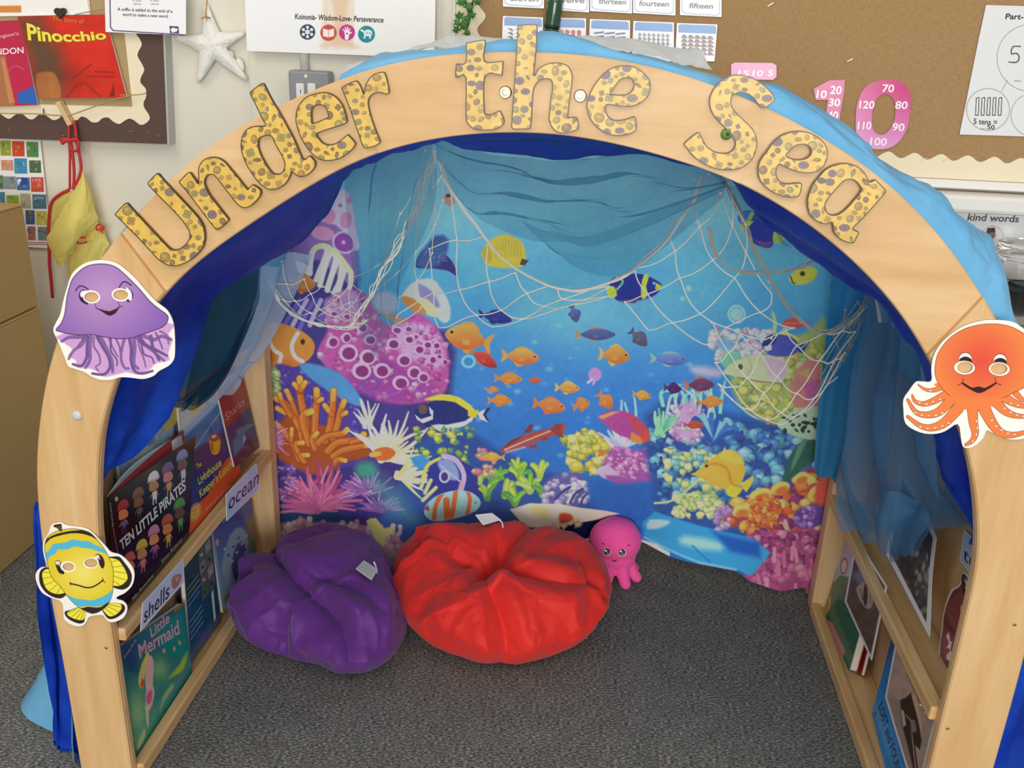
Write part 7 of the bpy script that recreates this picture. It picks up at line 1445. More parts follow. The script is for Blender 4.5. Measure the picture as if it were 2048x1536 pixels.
# ================================================================== beanbags
def beanbag(name, label, cx, cy, outline, H, creases, bumps, M, seed, zoff=.0):
    """outline: floor-plan points (world x, y) of the widest part; creases: (points, depth, width); bumps: (x, y, sx, sy, h)"""
    O = np.array(outline, float); an = np.arctan2(O[:, 1]-cy, O[:, 0]-cx); rd = np.hypot(O[:, 0]-cx, O[:, 1]-cy); q = np.argsort(an); an, rd = an[q], rd[q]
    nT, nP = 380, 170
    th = np.linspace(-math.pi, math.pi, nT, endpoint=False)
    R = np.interp(th, np.r_[an-2*math.pi, an, an+2*math.pi], np.r_[rd, rd, rd])
    for _ in range(14): R = (np.roll(R, 1)+2*R+np.roll(R, -1))/4
    ph = np.linspace(-math.pi/2, math.pi/2, nP)
    A = np.zeros((nP, nT, 3))
    for i, p in enumerate(ph):
        c = abs(_c(p))**.62 if p < 0 else _c(p)**.72; s = math.copysign(abs(_s(p))**.9, _s(p))
        z = H*.40*(1+s) if s < 0 else H*.40+H*.60*s
        A[i, :, 0] = cx+R*c*np.cos(th); A[i, :, 1] = cy+R*c*np.sin(th); A[i, :, 2] = z+.002
    up = np.clip(np.sin(ph)*1.5+.55, 0, 1)[:, None]
    X_, Y_ = A[..., 0], A[..., 1]; Dz = np.zeros(X_.shape)
    ctr = np.array([cx, cy])
    N = A-np.array([cx, cy, H*.30]); N /= np.linalg.norm(N, axis=2)[..., None]
    N[..., 2] = np.maximum(N[..., 2], .25*up); N /= np.linalg.norm(N, axis=2)[..., None]
    for pts, d, w in creases:
        L = smooth(pts, 6, False); dd, T = dist_line(X_, Y_, L); f = np.sin(np.clip(T, 0, 1)*math.pi)**.5
        Dz += f*(-d*np.exp(-1.1*dd/w)+.5*d*np.exp(-((dd-2.2*w)/(1.2*w))**2))
    for (bx_, by_, sx, sy, h) in bumps: Dz += h*np.exp(-((X_-bx_)/sx)**2-((Y_-by_)/sy)**2)
    wx, wy = (fbm(X_*9, Y_*9, seed)-.5)*.06, (fbm(X_*9, Y_*9, seed+5)-.5)*.06
    rg = random.Random(seed); S_ = np.array([(rg.uniform(cx-.24, cx+.24), rg.uniform(cy-.2, cy+.2), rg.uniform(0, H)) for _ in range(46)])
    q3 = np.stack([X_+wx, Y_+wy, A[..., 2]*1.3], -1); F1 = np.full(X_.shape, 9.); F2 = F1.copy()
    for p_ in S_:
        d_ = np.linalg.norm(q3-p_, axis=2); F2 = np.minimum(F2, np.maximum(F1, d_)); F1 = np.minimum(F1, d_)
    S2 = np.array([(rg.uniform(cx-.24, cx+.24), rg.uniform(cy-.2, cy+.2), rg.uniform(0, H)) for _ in range(190)]); G1 = np.full(X_.shape, 9.); G2 = G1.copy()
    q4 = q3+.03*np.stack([fbm(X_*22, Y_*22, seed+1), fbm(X_*22, Y_*22, seed+2), 0*X_], -1)
    for p_ in S2:
        d_ = np.linalg.norm(q4-p_, axis=2); G2 = np.minimum(G2, np.maximum(G1, d_)); G1 = np.minimum(G1, d_)
    Dz += (-.20*np.minimum(G2-G1, .022)+.002)*fbm(X_*7, Y_*7, seed+7)*1.6
    Dz += (-.34*np.minimum(F2-F1, .055)+.010)*np.clip(.35+up, 0, 1)+.005*(fbm(X_*30, Y_*30+A[..., 2]*30, seed+3)-.5)
    A = A+N*(Dz*np.clip(.25+up, 0, 1))[..., None]; A[..., 2] = np.maximum(A[..., 2], .0015+.001*0)
    t = thing(name, label, 'beanbag', (cx, cy, 0))
    V = A.reshape(-1, 3); F = []
    idx = np.arange(nP*nT).reshape(nP, nT); nx = np.roll(idx, -1, 1)
    F = np.stack([idx[:-1], nx[:-1], nx[1:], idx[1:]], -1).reshape(-1, 4)
    P = Piece().add(V, F); o = P.build('cover', M, t, smooth_=True)
    return t, A
def fabric(name, col, rough=.7):
    M, nt, b, tc = nodes_mat(name, rough, .25)
    f = noise(nt, tc.outputs['Object'], 900, 2); b.inputs['Base Color'].default_value = (*lin(S(col)), 1); b.inputs['Sheen Weight'].default_value = .12
    bump(nt, b, f, .25, .0006); return M
def fl(px, py, z=0.0): p = PZ(z)([(px, py)])[0]; return (p[0], p[1])
def Fl(z, *q): return [fl(a, b_, z) for a, b_ in q]
red_out = [(-.268, .50), (-.245, .42), (-.19, .345), (-.12, .312), (-.03, .302), (.05, .338), (.105, .40), (.137, .475), (.12, .56), (.06, .615), (-.05, .635), (-.16, .632), (-.25, .59)]
red_cr = [(Fl(.14, (1075, 1055), (1030, 1100), (990, 1140), (950, 1165), (930, 1190)), .026, .014), (Fl(.12, (950, 1170), (985, 1220), (1030, 1265), (1100, 1290), (1180, 1300)), .024, .013), (Fl(.12, (990, 1120), (1010, 1165), (1060, 1185), (1130, 1190), (1195, 1170)), .018, .012), (Fl(.12, (830, 1215), (880, 1245), (940, 1265), (1000, 1275)), .018, .012), (Fl(.12, (905, 1110), (895, 1140), (930, 1165)), .014, .010), (Fl(.05, (890, 1340), (960, 1350), (1040, 1355), (1130, 1325)), .012, .010), (Fl(.10, (1150, 1150), (1175, 1190), (1200, 1200)), .012, .008), (Fl(.13, (820, 1100), (870, 1085), (930, 1090)), .010, .010)]
red_b = [(*fl(975, 1180, .1), .06, .045, -.045), (*fl(890, 1075, .15), .07, .05, .016), (*fl(1120, 1110, .13), .07, .05, .018), (*fl(930, 1300, .08), .09, .04, .012), (*fl(1150, 1240, .08), .05, .06, .012)]
M_RED = fabric('red_nylon', '#de2c24', .6); M_PUR = fabric('purple_nylon', '#5f2c7c', .55)
tr, Ar = beanbag('beanbag', 'slumped red beanbag on the carpet in front of the tapestry', -.072, .465, red_out, .165, red_cr, red_b, M_RED, 3)
pur_out = [(-.532, .40), (-.522, .335), (-.48, .292), (-.42, .272), (-.355, .262), (-.30, .240), (-.245, .262), (-.228, .33), (-.232, .40), (-.285, .47), (-.315, .55), (-.36, .60), (-.45, .615), (-.51, .57), (-.530, .49)]
pur_cr = [(Fl(.10, (545, 1090), (555, 1150), (600, 1205), (650, 1240), (680, 1265)), .030, .013), (Fl(.09, (600, 1290), (650, 1300), (690, 1330), (670, 1350)), .020, .010), (Fl(.08, (650, 1240), (690, 1290), (700, 1340)), .020, .010), (Fl(.06, (480, 1290), (560, 1300), (640, 1330)), .010, .010), (Fl(.12, (590, 1140), (640, 1180), (710, 1200), (760, 1220)), .014, .012), (Fl(.12, (480, 1130), (520, 1150), (550, 1190)), .010, .012)]
pur_b = [(*fl(670, 1110, .13), .07, .06, .022), (*fl(540, 1210, .09), .07, .05, .020), (*fl(740, 1250, .08), .05, .05, .022), (*fl(690, 1360, .03), .035, .03, .020), (*fl(500, 1120, .12), .05, .06, .014), (*fl(800, 1180, .08), .03, .05, -.012)]
tp_, Ap = beanbag('beanbag', 'crumpled purple beanbag on the carpet beside the left shelves', -.378, .425, pur_out, .140, pur_cr, pur_b, M_PUR, 11)
def sewn_tag(t, A, quad_px, loop_px, name='sewn_label'):
    # lay the label on the bag surface: nearest surface point along each sight line
    V = A.reshape(-1, 3); D_ = V-CAM; 
    def hit(q):
        d = rays([q])[0]; d = d/np.linalg.norm(d); s_ = D_ @ d; perp = np.linalg.norm(D_-s_[:, None]*d, axis=1)
        near_ = perp < .010; sm = s_[near_].min() if near_.any() else np.median(s_); return CAM+d*(sm-.004)
    Q = [hit(q) for q in quad_px]; n = np.cross(Q[1]-Q[0], Q[3]-Q[0]); n /= np.linalg.norm(n)
    if n @ (CAM-Q[0]) < 0: n = -n
    Q = np.array(Q); c = Q.mean(0); Q = c+(Q-c)
    G = catmull_grid(np.array([[Q[0], Q[1]], [Q[3], Q[2]]]), 30, 40)
    C = np.tile(S('#d6d2d0'), (30, 40, 1)); 
    for r_ in range(4, 26, 3): C[r_, 4:36:1] = S('#b4aeae')*(1)
    P = add_grid(Piece(), G+n*.001, C); o = P.build(name, PRINT, t); md = o.modifiers.new('s', 'SOLIDIFY'); md.thickness = .0008*U
    L = np.array([hit(q) for q in loop_px]); P = Piece().add(*tube_fast(smooth(L, 4, False), .0016, 6)); P.build('label_ribbon', mat('white_ribbon', '#e6e2e2', .6), t)
sewn_tag(tp_, Ap, [(727, 1122), (755, 1140), (743, 1162), (711, 1139)], [(748, 1124), (752, 1134), (754, 1146)])
sewn_tag(tr, Ar, [(950, 1030), (984, 1026), (1002, 1040), (966, 1051)], [(998, 1040), (1004, 1045), (1006, 1055)])

# ================================================================== soft toy octopus
ocx, ocy = .152, .672
toy = thing('octopus_toy', 'pink plush octopus toy sitting on the carpet beside the red beanbag', 'soft toy', (ocx, ocy, 0))
M_PINK = fabric('pink_plush', '#ff5aa4', .9)
bm = bmesh.new()
def ball(c, r, sub=3):
    ret = bmesh.ops.create_icosphere(bm, subdivisions=sub, radius=1.0)
    for v in ret['verts']: v.co = Vector((c[0]+v.co.x*r[0], c[1]+v.co.y*r[1], c[2]+v.co.z*r[2]))
ball((ocx, ocy, .088), (.0545, .047, .047)); ball((ocx, ocy, .056), (.0465, .041, .036)); ball((ocx+.004, ocy, .112), (.040, .036, .026))
for k_ in range(8):
    a = math.radians(22.5+45*k_+8); r_ = random.Random(k_).uniform(.95, 1.08)
    for t_ in np.linspace(0, 1, 7): ball((ocx+(.028+.024*t_*r_)*_c(a), ocy+(.022+.024*t_*r_)*_s(a), .034*(1-t_)**1.3+.0105), (.0158-.0040*t_,)*3, 2)
me = bpy.data.meshes.new('b'); bm.to_mesh(me); bm.free(); tmp = bpy.data.objects.new('b', me); COL.objects.link(tmp)
md = tmp.modifiers.new('r', 'REMESH'); md.mode = 'VOXEL'; md.voxel_size = .0024
md = tmp.modifiers.new('s', 'SMOOTH'); md.iterations = 8; md.factor = .5
dg = bpy.context.evaluated_depsgraph_get(); ev = tmp.evaluated_get(dg).to_mesh()
V = np.array([v.co[:] for v in ev.vertices]); F = [list(p.vertices) for p in ev.polygons]; tmp.evaluated_get(dg).to_mesh_clear(); bpy.data.objects.remove(tmp)
V[:, 2] -= V[:, 2].min()-.0008
Piece().add(V, F).build('body', M_PINK, toy, smooth_=True)
def on_toy(px, py):
    d = rays([(px, py)])[0]; d /= np.linalg.norm(d); w = V-CAM; s_ = w @ d; pr = np.linalg.norm(w-s_[:, None]*d, axis=1); n_ = pr < .004
    sm = s_[n_].min() if n_.any() else np.linalg.norm(w, axis=1).min(); return CAM+d*(sm-.0002), d
def disc(c, n, rx, ry, up, h):
    n = n/np.linalg.norm(n); r_ = np.cross(up, n); r_ /= np.linalg.norm(r_); u_ = np.cross(n, r_); V_ = []; F_ = []
    for i, (s_, z_) in enumerate([(1, -.3), (1, .3), (.8, .75), (.45, 1.0)]):
        for k_ in range(24): a = 2*math.pi*k_/24; V_.append(c+r_*rx*s_*_c(a)+u_*ry*s_*_s(a)+n*h*z_)
    for i in range(3):
        for k_ in range(24): F_.append([i*24+k_, i*24+(k_+1) % 24, (i+1)*24+(k_+1) % 24, (i+1)*24+k_])
    F_.append([72+k_ for k_ in range(24)]); return np.array(V_), F_
for (ex, ey, sx) in [(1214, 1104, 1), (1244, 1105, 1)]:
    p, d = on_toy(ex, ey); o = Piece().add(*disc(p, -d, .0082, .0080, (0, 0, 1), .0012)).build('eye', mat('white_felt', '#f7f3f2', .6), toy, smooth_=True)
    e = Piece().add(*disc(p-d*.0010, -d, .0068, .0068, (0, 0, 1), .0012)).build('pupil', mat('black_felt', '#15131c', .35), o, smooth_=True)
    Piece().add(*disc(p-d*.0022-RIGHT*.0024-DOWN*.0024, -d, .0021, .0021, (0, 0, 1), .0005)).build('glint', MATS['white_felt'], o)
m_ = [on_toy(x_, y_) for x_, y_ in [(1224, 1120), (1227, 1122.5), (1230, 1123), (1233, 1120.5)]]
Piece().add(*tube_fast([q[0]-q[1]*.0006 for q in m_], .0007, 6)).build('mouth', MATS['black_felt'], toy)
for q in ([(1204, 1088), (1206, 1087), (1209, 1089)], [(1255, 1092), (1258, 1090), (1260, 1091)]):
    w = [on_toy(*z_) for z_ in q]; Piece().add(*tube_fast([z_[0]-z_[1]*.0005 for z_ in w], .0006, 6)).build('eyebrow', MATS['black_felt'], toy)
# ================================================================== cloths
def satin(name, col, col2, rough=.38, transl=.15, sc=(3, 3, 3)):
    M = mat(name, col, rough, sheen=0.0, transl=transl, spec=.12); nt = M.node_tree; b = nt.nodes['Principled BSDF']
    tc = nt.nodes.new('ShaderNodeTexCoord'); f = noise(nt, tc.outputs['Object'], 5, 4, .6); c_ = ramp(nt, f, [(.32, col), (.7, col2)]); nt.links.new(c_, b.inputs['Base Color'])
    n2 = noise(nt, tc.outputs['Object'], 38, 3, .6); bump(nt, b, n2, .25, .004); return M
def chiffon(name, col, alpha, transl=.5): return mat(name, col, .8, transl=transl, alpha=alpha, spec=.1)
M_ROYAL = satin('royal_blue_satin', '#1030a4', '#2a60dc', .42, .3); M_SKY = satin('sky_blue_satin', '#74c4f4', '#94d6fa', .32, .35)
M_TEAL = chiffon('teal_chiffon', '#4c9cc0', .36, .6); M_DTEAL = chiffon('dark_teal_chiffon', '#123f5a', .66, .4); M_DRAPE = chiffon('slate_blue_chiffon', '#5f92ba', .52, .5)
M_PALE = chiffon('pale_blue_chiffon', '#e4eefc', .66, .6); M_CYAN = satin('cyan_satin', '#3f9fd6', '#5ab2e2', .5, .3); M_COTTON = mat('white_cotton', '#fbf9f4', .85, transl=.35)
def fold(nu, nv, amp, seed, warp=.6):
    def f(u, v):
        w = warp*(fbm(u*3+seed, v*3, seed)-.5); return amp*(np.sin(2*math.pi*(nu*(u+w*.35)+nv*(v+w*.35)))+.8*(fbm(u*max(nu, 1)*2.2+3, v*max(nv, 1)*2.2, seed+3)-.5)*2)
    return f
def sheet(name, label, patches, M, cat='cloth', group=None, thick=None):
    P = Piece()
    for A in patches: add_grid(P, A)
    o = P.build(name, M, smooth_=True)
    if thick: md = o.modifiers.new('s', 'SOLIDIFY'); md.thickness = thick*U; md.offset = 0
    return tag(o, label, cat, group)
G = 'blue cloths draped over the den'
# royal blue lining that follows the inner edge of the arch
lin_px = [((192, 1000), (199, 985), .03), ((194, 960), (204, 947), .04), ((196, 900), (271, 906), .09), ((200, 850), (330, 838), .15), ((220, 780), (352, 800), .17), ((262, 690), (392, 700), .20), ((318, 598), (428, 596), .22), ((400, 518), (517, 543), .25), ((500, 448), (590, 502), .26), ((600, 383), (660, 425), .25), ((680, 332), (707, 345), .2), ((740, 310), (742, 313), .16), ((800, 291), (802, 294), .14), ((870, 274), (877, 278), .14), ((930, 268), (937, 299), .18), ((1030, 263), (1043, 310), .2), ((1120, 266), (1119, 317), .2), ((1221, 283), (1225, 310), .18), ((1291, 301), (1292, 303), .15), ((1380, 327), (1384, 329), .14), ((1460, 355), (1474, 364), .16), ((1520, 388), (1510, 425), .2), ((1600, 434), (1576, 476), .24), ((1673, 490), (1628, 515), .24), ((1730, 545), (1690, 556), .2), ((1783, 600), (1765, 600), .13), ((1828, 662), (1812, 664), .10), ((1862, 724), (1845, 722), .10), ((1905, 820), (1858, 830), .13), ((1928, 885), (1870, 920), .13), ((1945, 970), (1898, 985), .09), ((1953, 1062), (1943, 1056), .04), ((1952, 1090), (1948, 1086), .03)]
rows = [[], [], [], []]
for (a, b_, y) in lin_px:
    a = np.array(a, float); b_ = np.array(b_, float); d = (a-np.array([1060, 900.])); d /= np.linalg.norm(d); e = a+d*16
    p0, p1 = pt(*e, .0130), pt(*b_, y); rows[0].append(p0); m_ = pt(*(a*.62+b_*.38), .0130+(y-.0130)*.35); rows[1].append(m_); rows[2].append(pt(*(a*.28+b_*.72), .0130+(y-.0130)*.75)); rows[3].append(p1)
A = cloth(np.array(rows), 40, 330, lambda u, v: (.007*(fbm(u*26, v*2.2, 4)-.5)*2+.004*np.sin(v*9+u*20))*np.clip(v*3, 0, 1), raw=True)
A[..., 1] = np.maximum(A[..., 1], .0118)
sheet('royal_blue_cloth', 'royal blue satin cloth lining the inner edge of the arch', [A], M_ROYAL, group=G)
# royal blue cloth outside the legs
A = cloth([[(74, 1010, .02), (76, 1010, .02), (80, 1010, .014), (92, 1010, .014)], [(79, 1120, .03), (87, 1120, .04), (95, 1120, .03), (118, 1120, .014)], [(84, 1230, .04), (98, 1230, .06), (115, 1230, .04), (134, 1230, .014)], [(99, 1340, .05), (113, 1340, .07), (130, 1340, .045), (150, 1340, .014)], [(104, 1430, .05), (116, 1430, .07), (140, 1430, .05), (164, 1430, .014)], [(112, 1500, .05), (120, 1505, .06), (148, 1510, .045), (172, 1510, .014)], [(118, 1545, .045), (128, 1550, .055), (155, 1550, .04), (178, 1550, .014)]], 80, 40, fold(2.5, .6, .006, 5))
A[..., 2] = np.maximum(A[..., 2], .004); A[..., 1] = np.maximum(A[..., 1], .014)
sheet('royal_blue_cloth', 'royal blue cloth hanging to the carpet outside the left leg of the arch', [A], M_ROYAL, group=G)
A = cloth([[(2066, 1120, .03), (2090, 1120, .05), (2130, 1120, .08), (2170, 1120, .1)], [(2050, 1300, .03), (2080, 1300, .055), (2120, 1300, .09), (2160, 1300, .1)], [(2015, 1420, .03), (2040, 1420, .055), (2090, 1420, .09), (2130, 1420, .1)], [(1980, 1560, .03), (2010, 1560, .05), (2060, 1560, .09), (2110, 1560, .1)], [(1950, 1680, .03), (1975, 1680, .05), (2030, 1680, .09), (2090, 1680, .1)]], 60, 40, fold(2, .5, .006, 9))
A[..., 2] = np.maximum(A[..., 2], .004); A[..., 1] = np.maximum(A[..., 1], .014)
sheet('royal_blue_cloth', 'royal blue cloth hanging outside the right leg of the arch', [A], M_ROYAL, group=G)
# sky blue cloth over the roof
ab = [((75, 960), (73, 962)), ((84, 850), (82, 850)), ((112, 690), (112, 690)), ((192, 530), (193, 532)), ((287, 410), (289, 412)), ((400, 307), (402, 309)), ((500, 242), (502, 244)), ((600, 192), (600, 191)), ((660, 166), (657, 165)), ((700, 150), (690, 150)), ((752, 132), (752, 119)), ((843, 113), (858, 103)), ((931, 104.5), (934, 96)), ((1025, 102), (1034, 80)), ((1085, 103), (1085, 70)), ((1139, 105), (1122, 69)), ((1208, 113), (1208, 99)), ((1310, 133), (1300, 117)), ((1426, 167), (1419, 144)), ((1500, 200), (1481, 158)), ((1549, 222), (1549, 165)), ((1634, 266), (1634, 217)), ((1700, 309), (1712, 268)), ((1752, 345), (1763, 314)), ((1810, 395), (1830, 357)), ((1850, 433), (1869, 381)), ((1890, 480), (1927, 431)), ((1930, 535), (1978, 463)), ((1955, 575), (2003, 503)), ((1975, 608), (2008, 550)), ((2005, 660), (2012, 620)), ((2040, 755), (2040, 730)), ((2062, 870), (2066, 870)), ((2073, 1000), (2085, 1000)), ((2072, 1130), (2092, 1130)), ((2058, 1260), (2085, 1260))]
rows = [[] for _ in range(7)]
for a, b_ in ab:
    a3 = pt(*a, .0130); d = np.array([a3[0], 0, a3[2]-.45]); d /= np.linalg.norm(d); b3 = pt(*b_, .075)
    if abs(b_[0]-a[0])+abs(b_[1]-a[1]) < 6: b3 = a3-d*.010+np.array([0, .05, 0])
    rows[0].append(a3-d*.010); rows[1].append(a3+(b3-a3)*.45+d*.004-np.array([0, .012, 0])); rows[2].append(b3)
    hid = abs(b_[0]-a[0])+abs(b_[1]-a[1]) < 6
    for k_, (yy, g_) in enumerate([(.16, .7), (.36, .35), (.55, .25), (.70, .15)]): q = a3+d*(-.022-.02*k_ if hid and a[0] < 1000 else np.linalg.norm((b3-a3)[[0, 2]])*g_); q[1] = yy; rows[3+k_].append(q)
A = cloth(np.array(rows), 90, 420, lambda u, v: (.008*(fbm(u*20+v*3, v*6+u*5, 6)-.62)*2+.004*(1-np.abs(2*fbm(u*34, v*9, 8, 2)-1)-.5))*np.clip((v-.02)*7, 0, 1)*np.clip(.3+u*1.3, 0, 1), raw=True)
A[..., 1] = np.maximum(A[..., 1], .0118)
yy = np.linspace(0, 1, 7); L = []
for v in np.linspace(0, 1, 7):
    z = .45*(1-v)+.004*v; f_ = v**1.7
    L.append([(-.629-.026*f_, .0255, z), (-.629-.091*f_, .075, z), (-.629-.193*f_, .15, z), (-.629-.17*f_, .35, z), (-.629-.14*f_, .68, z)])
B = cloth(np.array(L), 60, 70, lambda u, v: .006*np.sin(u*16+v*2)*v+.006*(fbm(u*7, v*5, 3)-.5), raw=True); B[..., 2] = np.maximum(B[..., 2], .003)
sheet('sky_blue_cloth', 'sky blue satin cloth thrown over the roof of the den', [A, B], M_SKY, group=G)
# white cotton cloth lying on top at the back
A = cloth([[(680, 168, .30), (715, 140, .30), (852, 100, .30), (930, 96, .30), (1010, 96, .30), (1090, 92, .30), (1180, 98, .30), (1270, 108, .30), (1350, 122, .30), (1425, 140, .30)], [(684, 156, .42), (714, 127, .42), (852, 90, .42), (905, 69, .42), (990, 78, .42), (1075, 82, .42), (1150, 72, .42), (1240, 77, .42), (1345, 95, .42), (1400, 96, .42)], [(700, 165, .62), (725, 140, .62), (852, 95, .62), (905, 82, .62), (990, 88, .62), (1075, 90, .62), (1150, 84, .62), (1240, 88, .62), (1345, 105, .62), (1400, 112, .62)]], 30, 120, lambda u, v: .006*(fbm(u*22, v*3, 7)-.5)*2)
sheet('white_cloth', 'white cotton cloth lying along the top of the den', [A], M_COTTON)
# teal swag across the top
top = [(862, 270), (937, 296), (1043, 308), (1130, 330), (1225, 322), (1291, 308), (1380, 326), (1462, 352)]; bot = [(884, 345), (946, 432), (995, 449), (1058, 474), (1130, 491), (1190, 489), (1300, 446), (1446, 378)]
R_ = []
for v, yv in zip(np.linspace(0, 1, 5), (.20, .26, .31, .35, .38)): R_.append([(a[0]*(1-v)+b_[0]*v, a[1]*(1-v)+b_[1]*v, yv*(1-abs(i-3.5)/3.5*.35)+.08*abs(i-3.5)/3.5) for i, (a, b_) in enumerate(zip(top, bot))])
sw = cloth(R_, 150, 120, lambda u, v: (.009*np.sin(2*math.pi*(3.0*v+.5*np.sin(u*4)+.25*np.sin(u*9+v*5)))+.008*(fbm(u*4, v*14, 5)-.5)*2)*np.sin(np.clip(u, .04, .96)*math.pi)**.6)
R_ = [[(1040, 440, .40), (1110, 470, .42), (1180, 478, .43), (1260, 450, .42), (1350, 410, .4), (1450, 368, .34)], [(1070, 470, .42), (1120, 500, .44), (1190, 515, .45), (1260, 505, .44), (1350, 455, .4), (1448, 384, .35)], [(1095, 489, .43), (1140, 525, .45), (1200, 545, .46), (1262, 541, .45), (1345, 480, .41), (1446, 396, .35)]]
sw2 = cloth(R_, 60, 70, lambda u, v: .009*np.sin(2*math.pi*(1.6*v+.4*u))*np.sin(np.clip(u, .04, .96)*math.pi))
R_ = [[(712, 296, .24), (760, 286, .26), (815, 279, .25), (876, 268, .22)], [(700, 370, .32), (755, 360, .36), (810, 365, .34), (868, 372, .3)], [(700, 450, .40), (750, 450, .43), (795, 455, .42), (850, 455, .38)], [(708, 550, .46), (745, 555, .48), (775, 555, .48), (812, 550, .46)], [(718, 630, .49), (745, 640, .50), (765, 640, .50), (792, 630, .49)], [(728, 690, .51), (745, 712, .515), (755, 712, .515), (772, 690, .51)]]
tail = cloth(R_, 110, 90, lambda u, v: .016*np.sin(2*math.pi*(2.8*u+.35*np.sin(v*5)))*np.clip(1.15-v*.5, .3, 1)+.006*(fbm(u*9, v*4, 2)-.5)*2)
R_ = [[(1400, 330, .22), (1440, 345, .22), (1480, 368, .22), (1520, 390, .22)], [(1440, 380, .30), (1480, 395, .30), (1520, 420, .30), (1560, 450, .28)], [(1480, 425, .34), (1510, 440, .34), (1550, 470, .33), (1590, 490, .3)]]
bit = cloth(R_, 40, 40, lambda u, v: .008*np.sin(9*u+3*v))
sheet('teal_chiffon', 'sheer teal chiffon swagged across the top of the tapestry', [sw, sw2, tail, bit], M_TEAL, group=G)
# dark teal chiffon on the left
R_ = [[(412, 575, .25), (440, 560, .26), (480, 548, .27), (519, 538, .28)], [(402, 650, .25), (430, 650, .28), (470, 640, .29), (512, 590, .29)], [(385, 725, .24), (415, 725, .27), (448, 715, .28), (484, 655, .28)], [(366, 775, .22), (392, 780, .25), (420, 770, .26), (452, 730, .26)], [(347, 816, .20), (365, 812, .22), (385, 802, .23), (410, 783, .23)]]
a1 = cloth(R_, 60, 60, lambda u, v: .010*np.sin(2*math.pi*(1.4*u+.3*v))+.004*(fbm(u*6, v*5, 4)-.5)*2)
a2 = cloth([[(q[0]+4, q[1]+4, q[2]+.03) for q in r_] for r_ in R_], 60, 60, lambda u, v: .010*np.sin(2*math.pi*(1.1*u+.5*v)+1))
sheet('dark_teal_chiffon', 'dark sheer teal chiffon hanging on the left above the books', [a1, a2], M_DTEAL, group=G)
R_ = [[(505, 545, .40), (540, 530, .44), (580, 515, .46), (620, 498, .48)], [(500, 600, .42), (530, 598, .46), (556, 592, .49), (590, 575, .52)], [(478, 680, .42), (503, 680, .46), (528, 672, .5), (552, 650, .52)], [(448, 745, .40), (468, 748, .44), (490, 738, .48), (510, 715, .5)], [(405, 800, .34), (425, 802, .38), (450, 790, .42), (470, 765, .46)]]
sheet('pale_blue_chiffon', 'pale blue sheer chiffon hanging over the left back post', [cloth(R_, 60, 50, lambda u, v: .010*np.sin(2*math.pi*(1.8*u+.3*v)))], M_PALE, group=G)
# right-hand side
R_ = [[(1668, 530, .50), (1700, 540, .48), (1730, 556, .45), (1756, 570, .42)], [(1656, 640, .56), (1680, 645, .55), (1705, 652, .53), (1735, 660, .5)], [(1642, 760, .575), (1662, 765, .57), (1685, 772, .56), (1712, 780, .53)], [(1632, 860, .585), (1650, 865, .58), (1676, 872, .57), (1700, 880, .54)], [(1626, 945, .59), (1640, 952, .585), (1655, 958, .575), (1676, 964, .56)]]
sheet('cyan_cloth', 'cyan satin cloth hanging down the right edge of the tapestry', [cloth(R_, 60, 40, lambda u, v: .008*np.sin(2*math.pi*(1.5*u+.2*v)))], M_CYAN, group=G)
R_ = [[(1738, 548, .22), (1765, 572, .20), (1795, 605, .17), (1835, 668, .12)], [(1708, 655, .30), (1752, 662, .26), (1800, 690, .20), (1858, 735, .12)], [(1696, 745, .34), (1745, 752, .29), (1800, 775, .22), (1868, 825, .11)], [(1688, 855, .36), (1738, 858, .31), (1800, 870, .22), (1886, 910, .10)], [(1668, 932, .37), (1728, 940, .32), (1800, 955, .23), (1905, 985, .09)], [(1674, 1000, .37), (1730, 1012, .32), (1800, 1020, .24), (1925, 1030, .08)], [(1704, 1052, .36), (1748, 1078, .31), (1806, 1062, .25), (1945, 1058, .05)]]
def dr(u, v): return (.020*np.sin(2*math.pi*(2.6*u+.30*np.sin(v*4.2)+.1*v))+.007*(fbm(u*8, v*5, 6)-.5)*2)*np.clip(.5+v, 0, 1)
d1 = cloth(R_, 120, 120, dr)
R2 = [[(q[0]+8, q[1]-(10 if q[1] > 1000 else 0), q[2]+.04) for q in r_] for r_ in R_]; d2 = cloth(R2, 90, 90, lambda u, v: .016*np.sin(2*math.pi*(1.9*u+.3*v)+2))
R_ = [[(1750, 1010, .24), (1790, 990, .22), (1830, 1000, .2), (1868, 1020, .18)], [(1752, 1050, .23), (1795, 1045, .20), (1835, 1040, .18), (1860, 1040, .18)], [(1768, 1090, .24), (1796, 1100, .22), (1820, 1085, .21), (1842, 1066, .2)], [(1784, 1106, .25), (1797, 1114, .24), (1812, 1104, .23), (1830, 1086, .22)]]
d3 = cloth(R_, 50, 50, lambda u, v: .012*np.sin(2*math.pi*(1.7*u+.4*v))); d4 = cloth([[(q[0]-6, q[1]-6, q[2]-.02) for q in r_] for r_ in R_], 40, 40, lambda u, v: .012*np.sin(2*math.pi*(1.4*u+.6*v)+1.5))
sheet('slate_blue_chiffon', 'slate blue sheer chiffon knotted above the right shelves', [d1, d2, d3, d4], M_DRAPE, group=G)

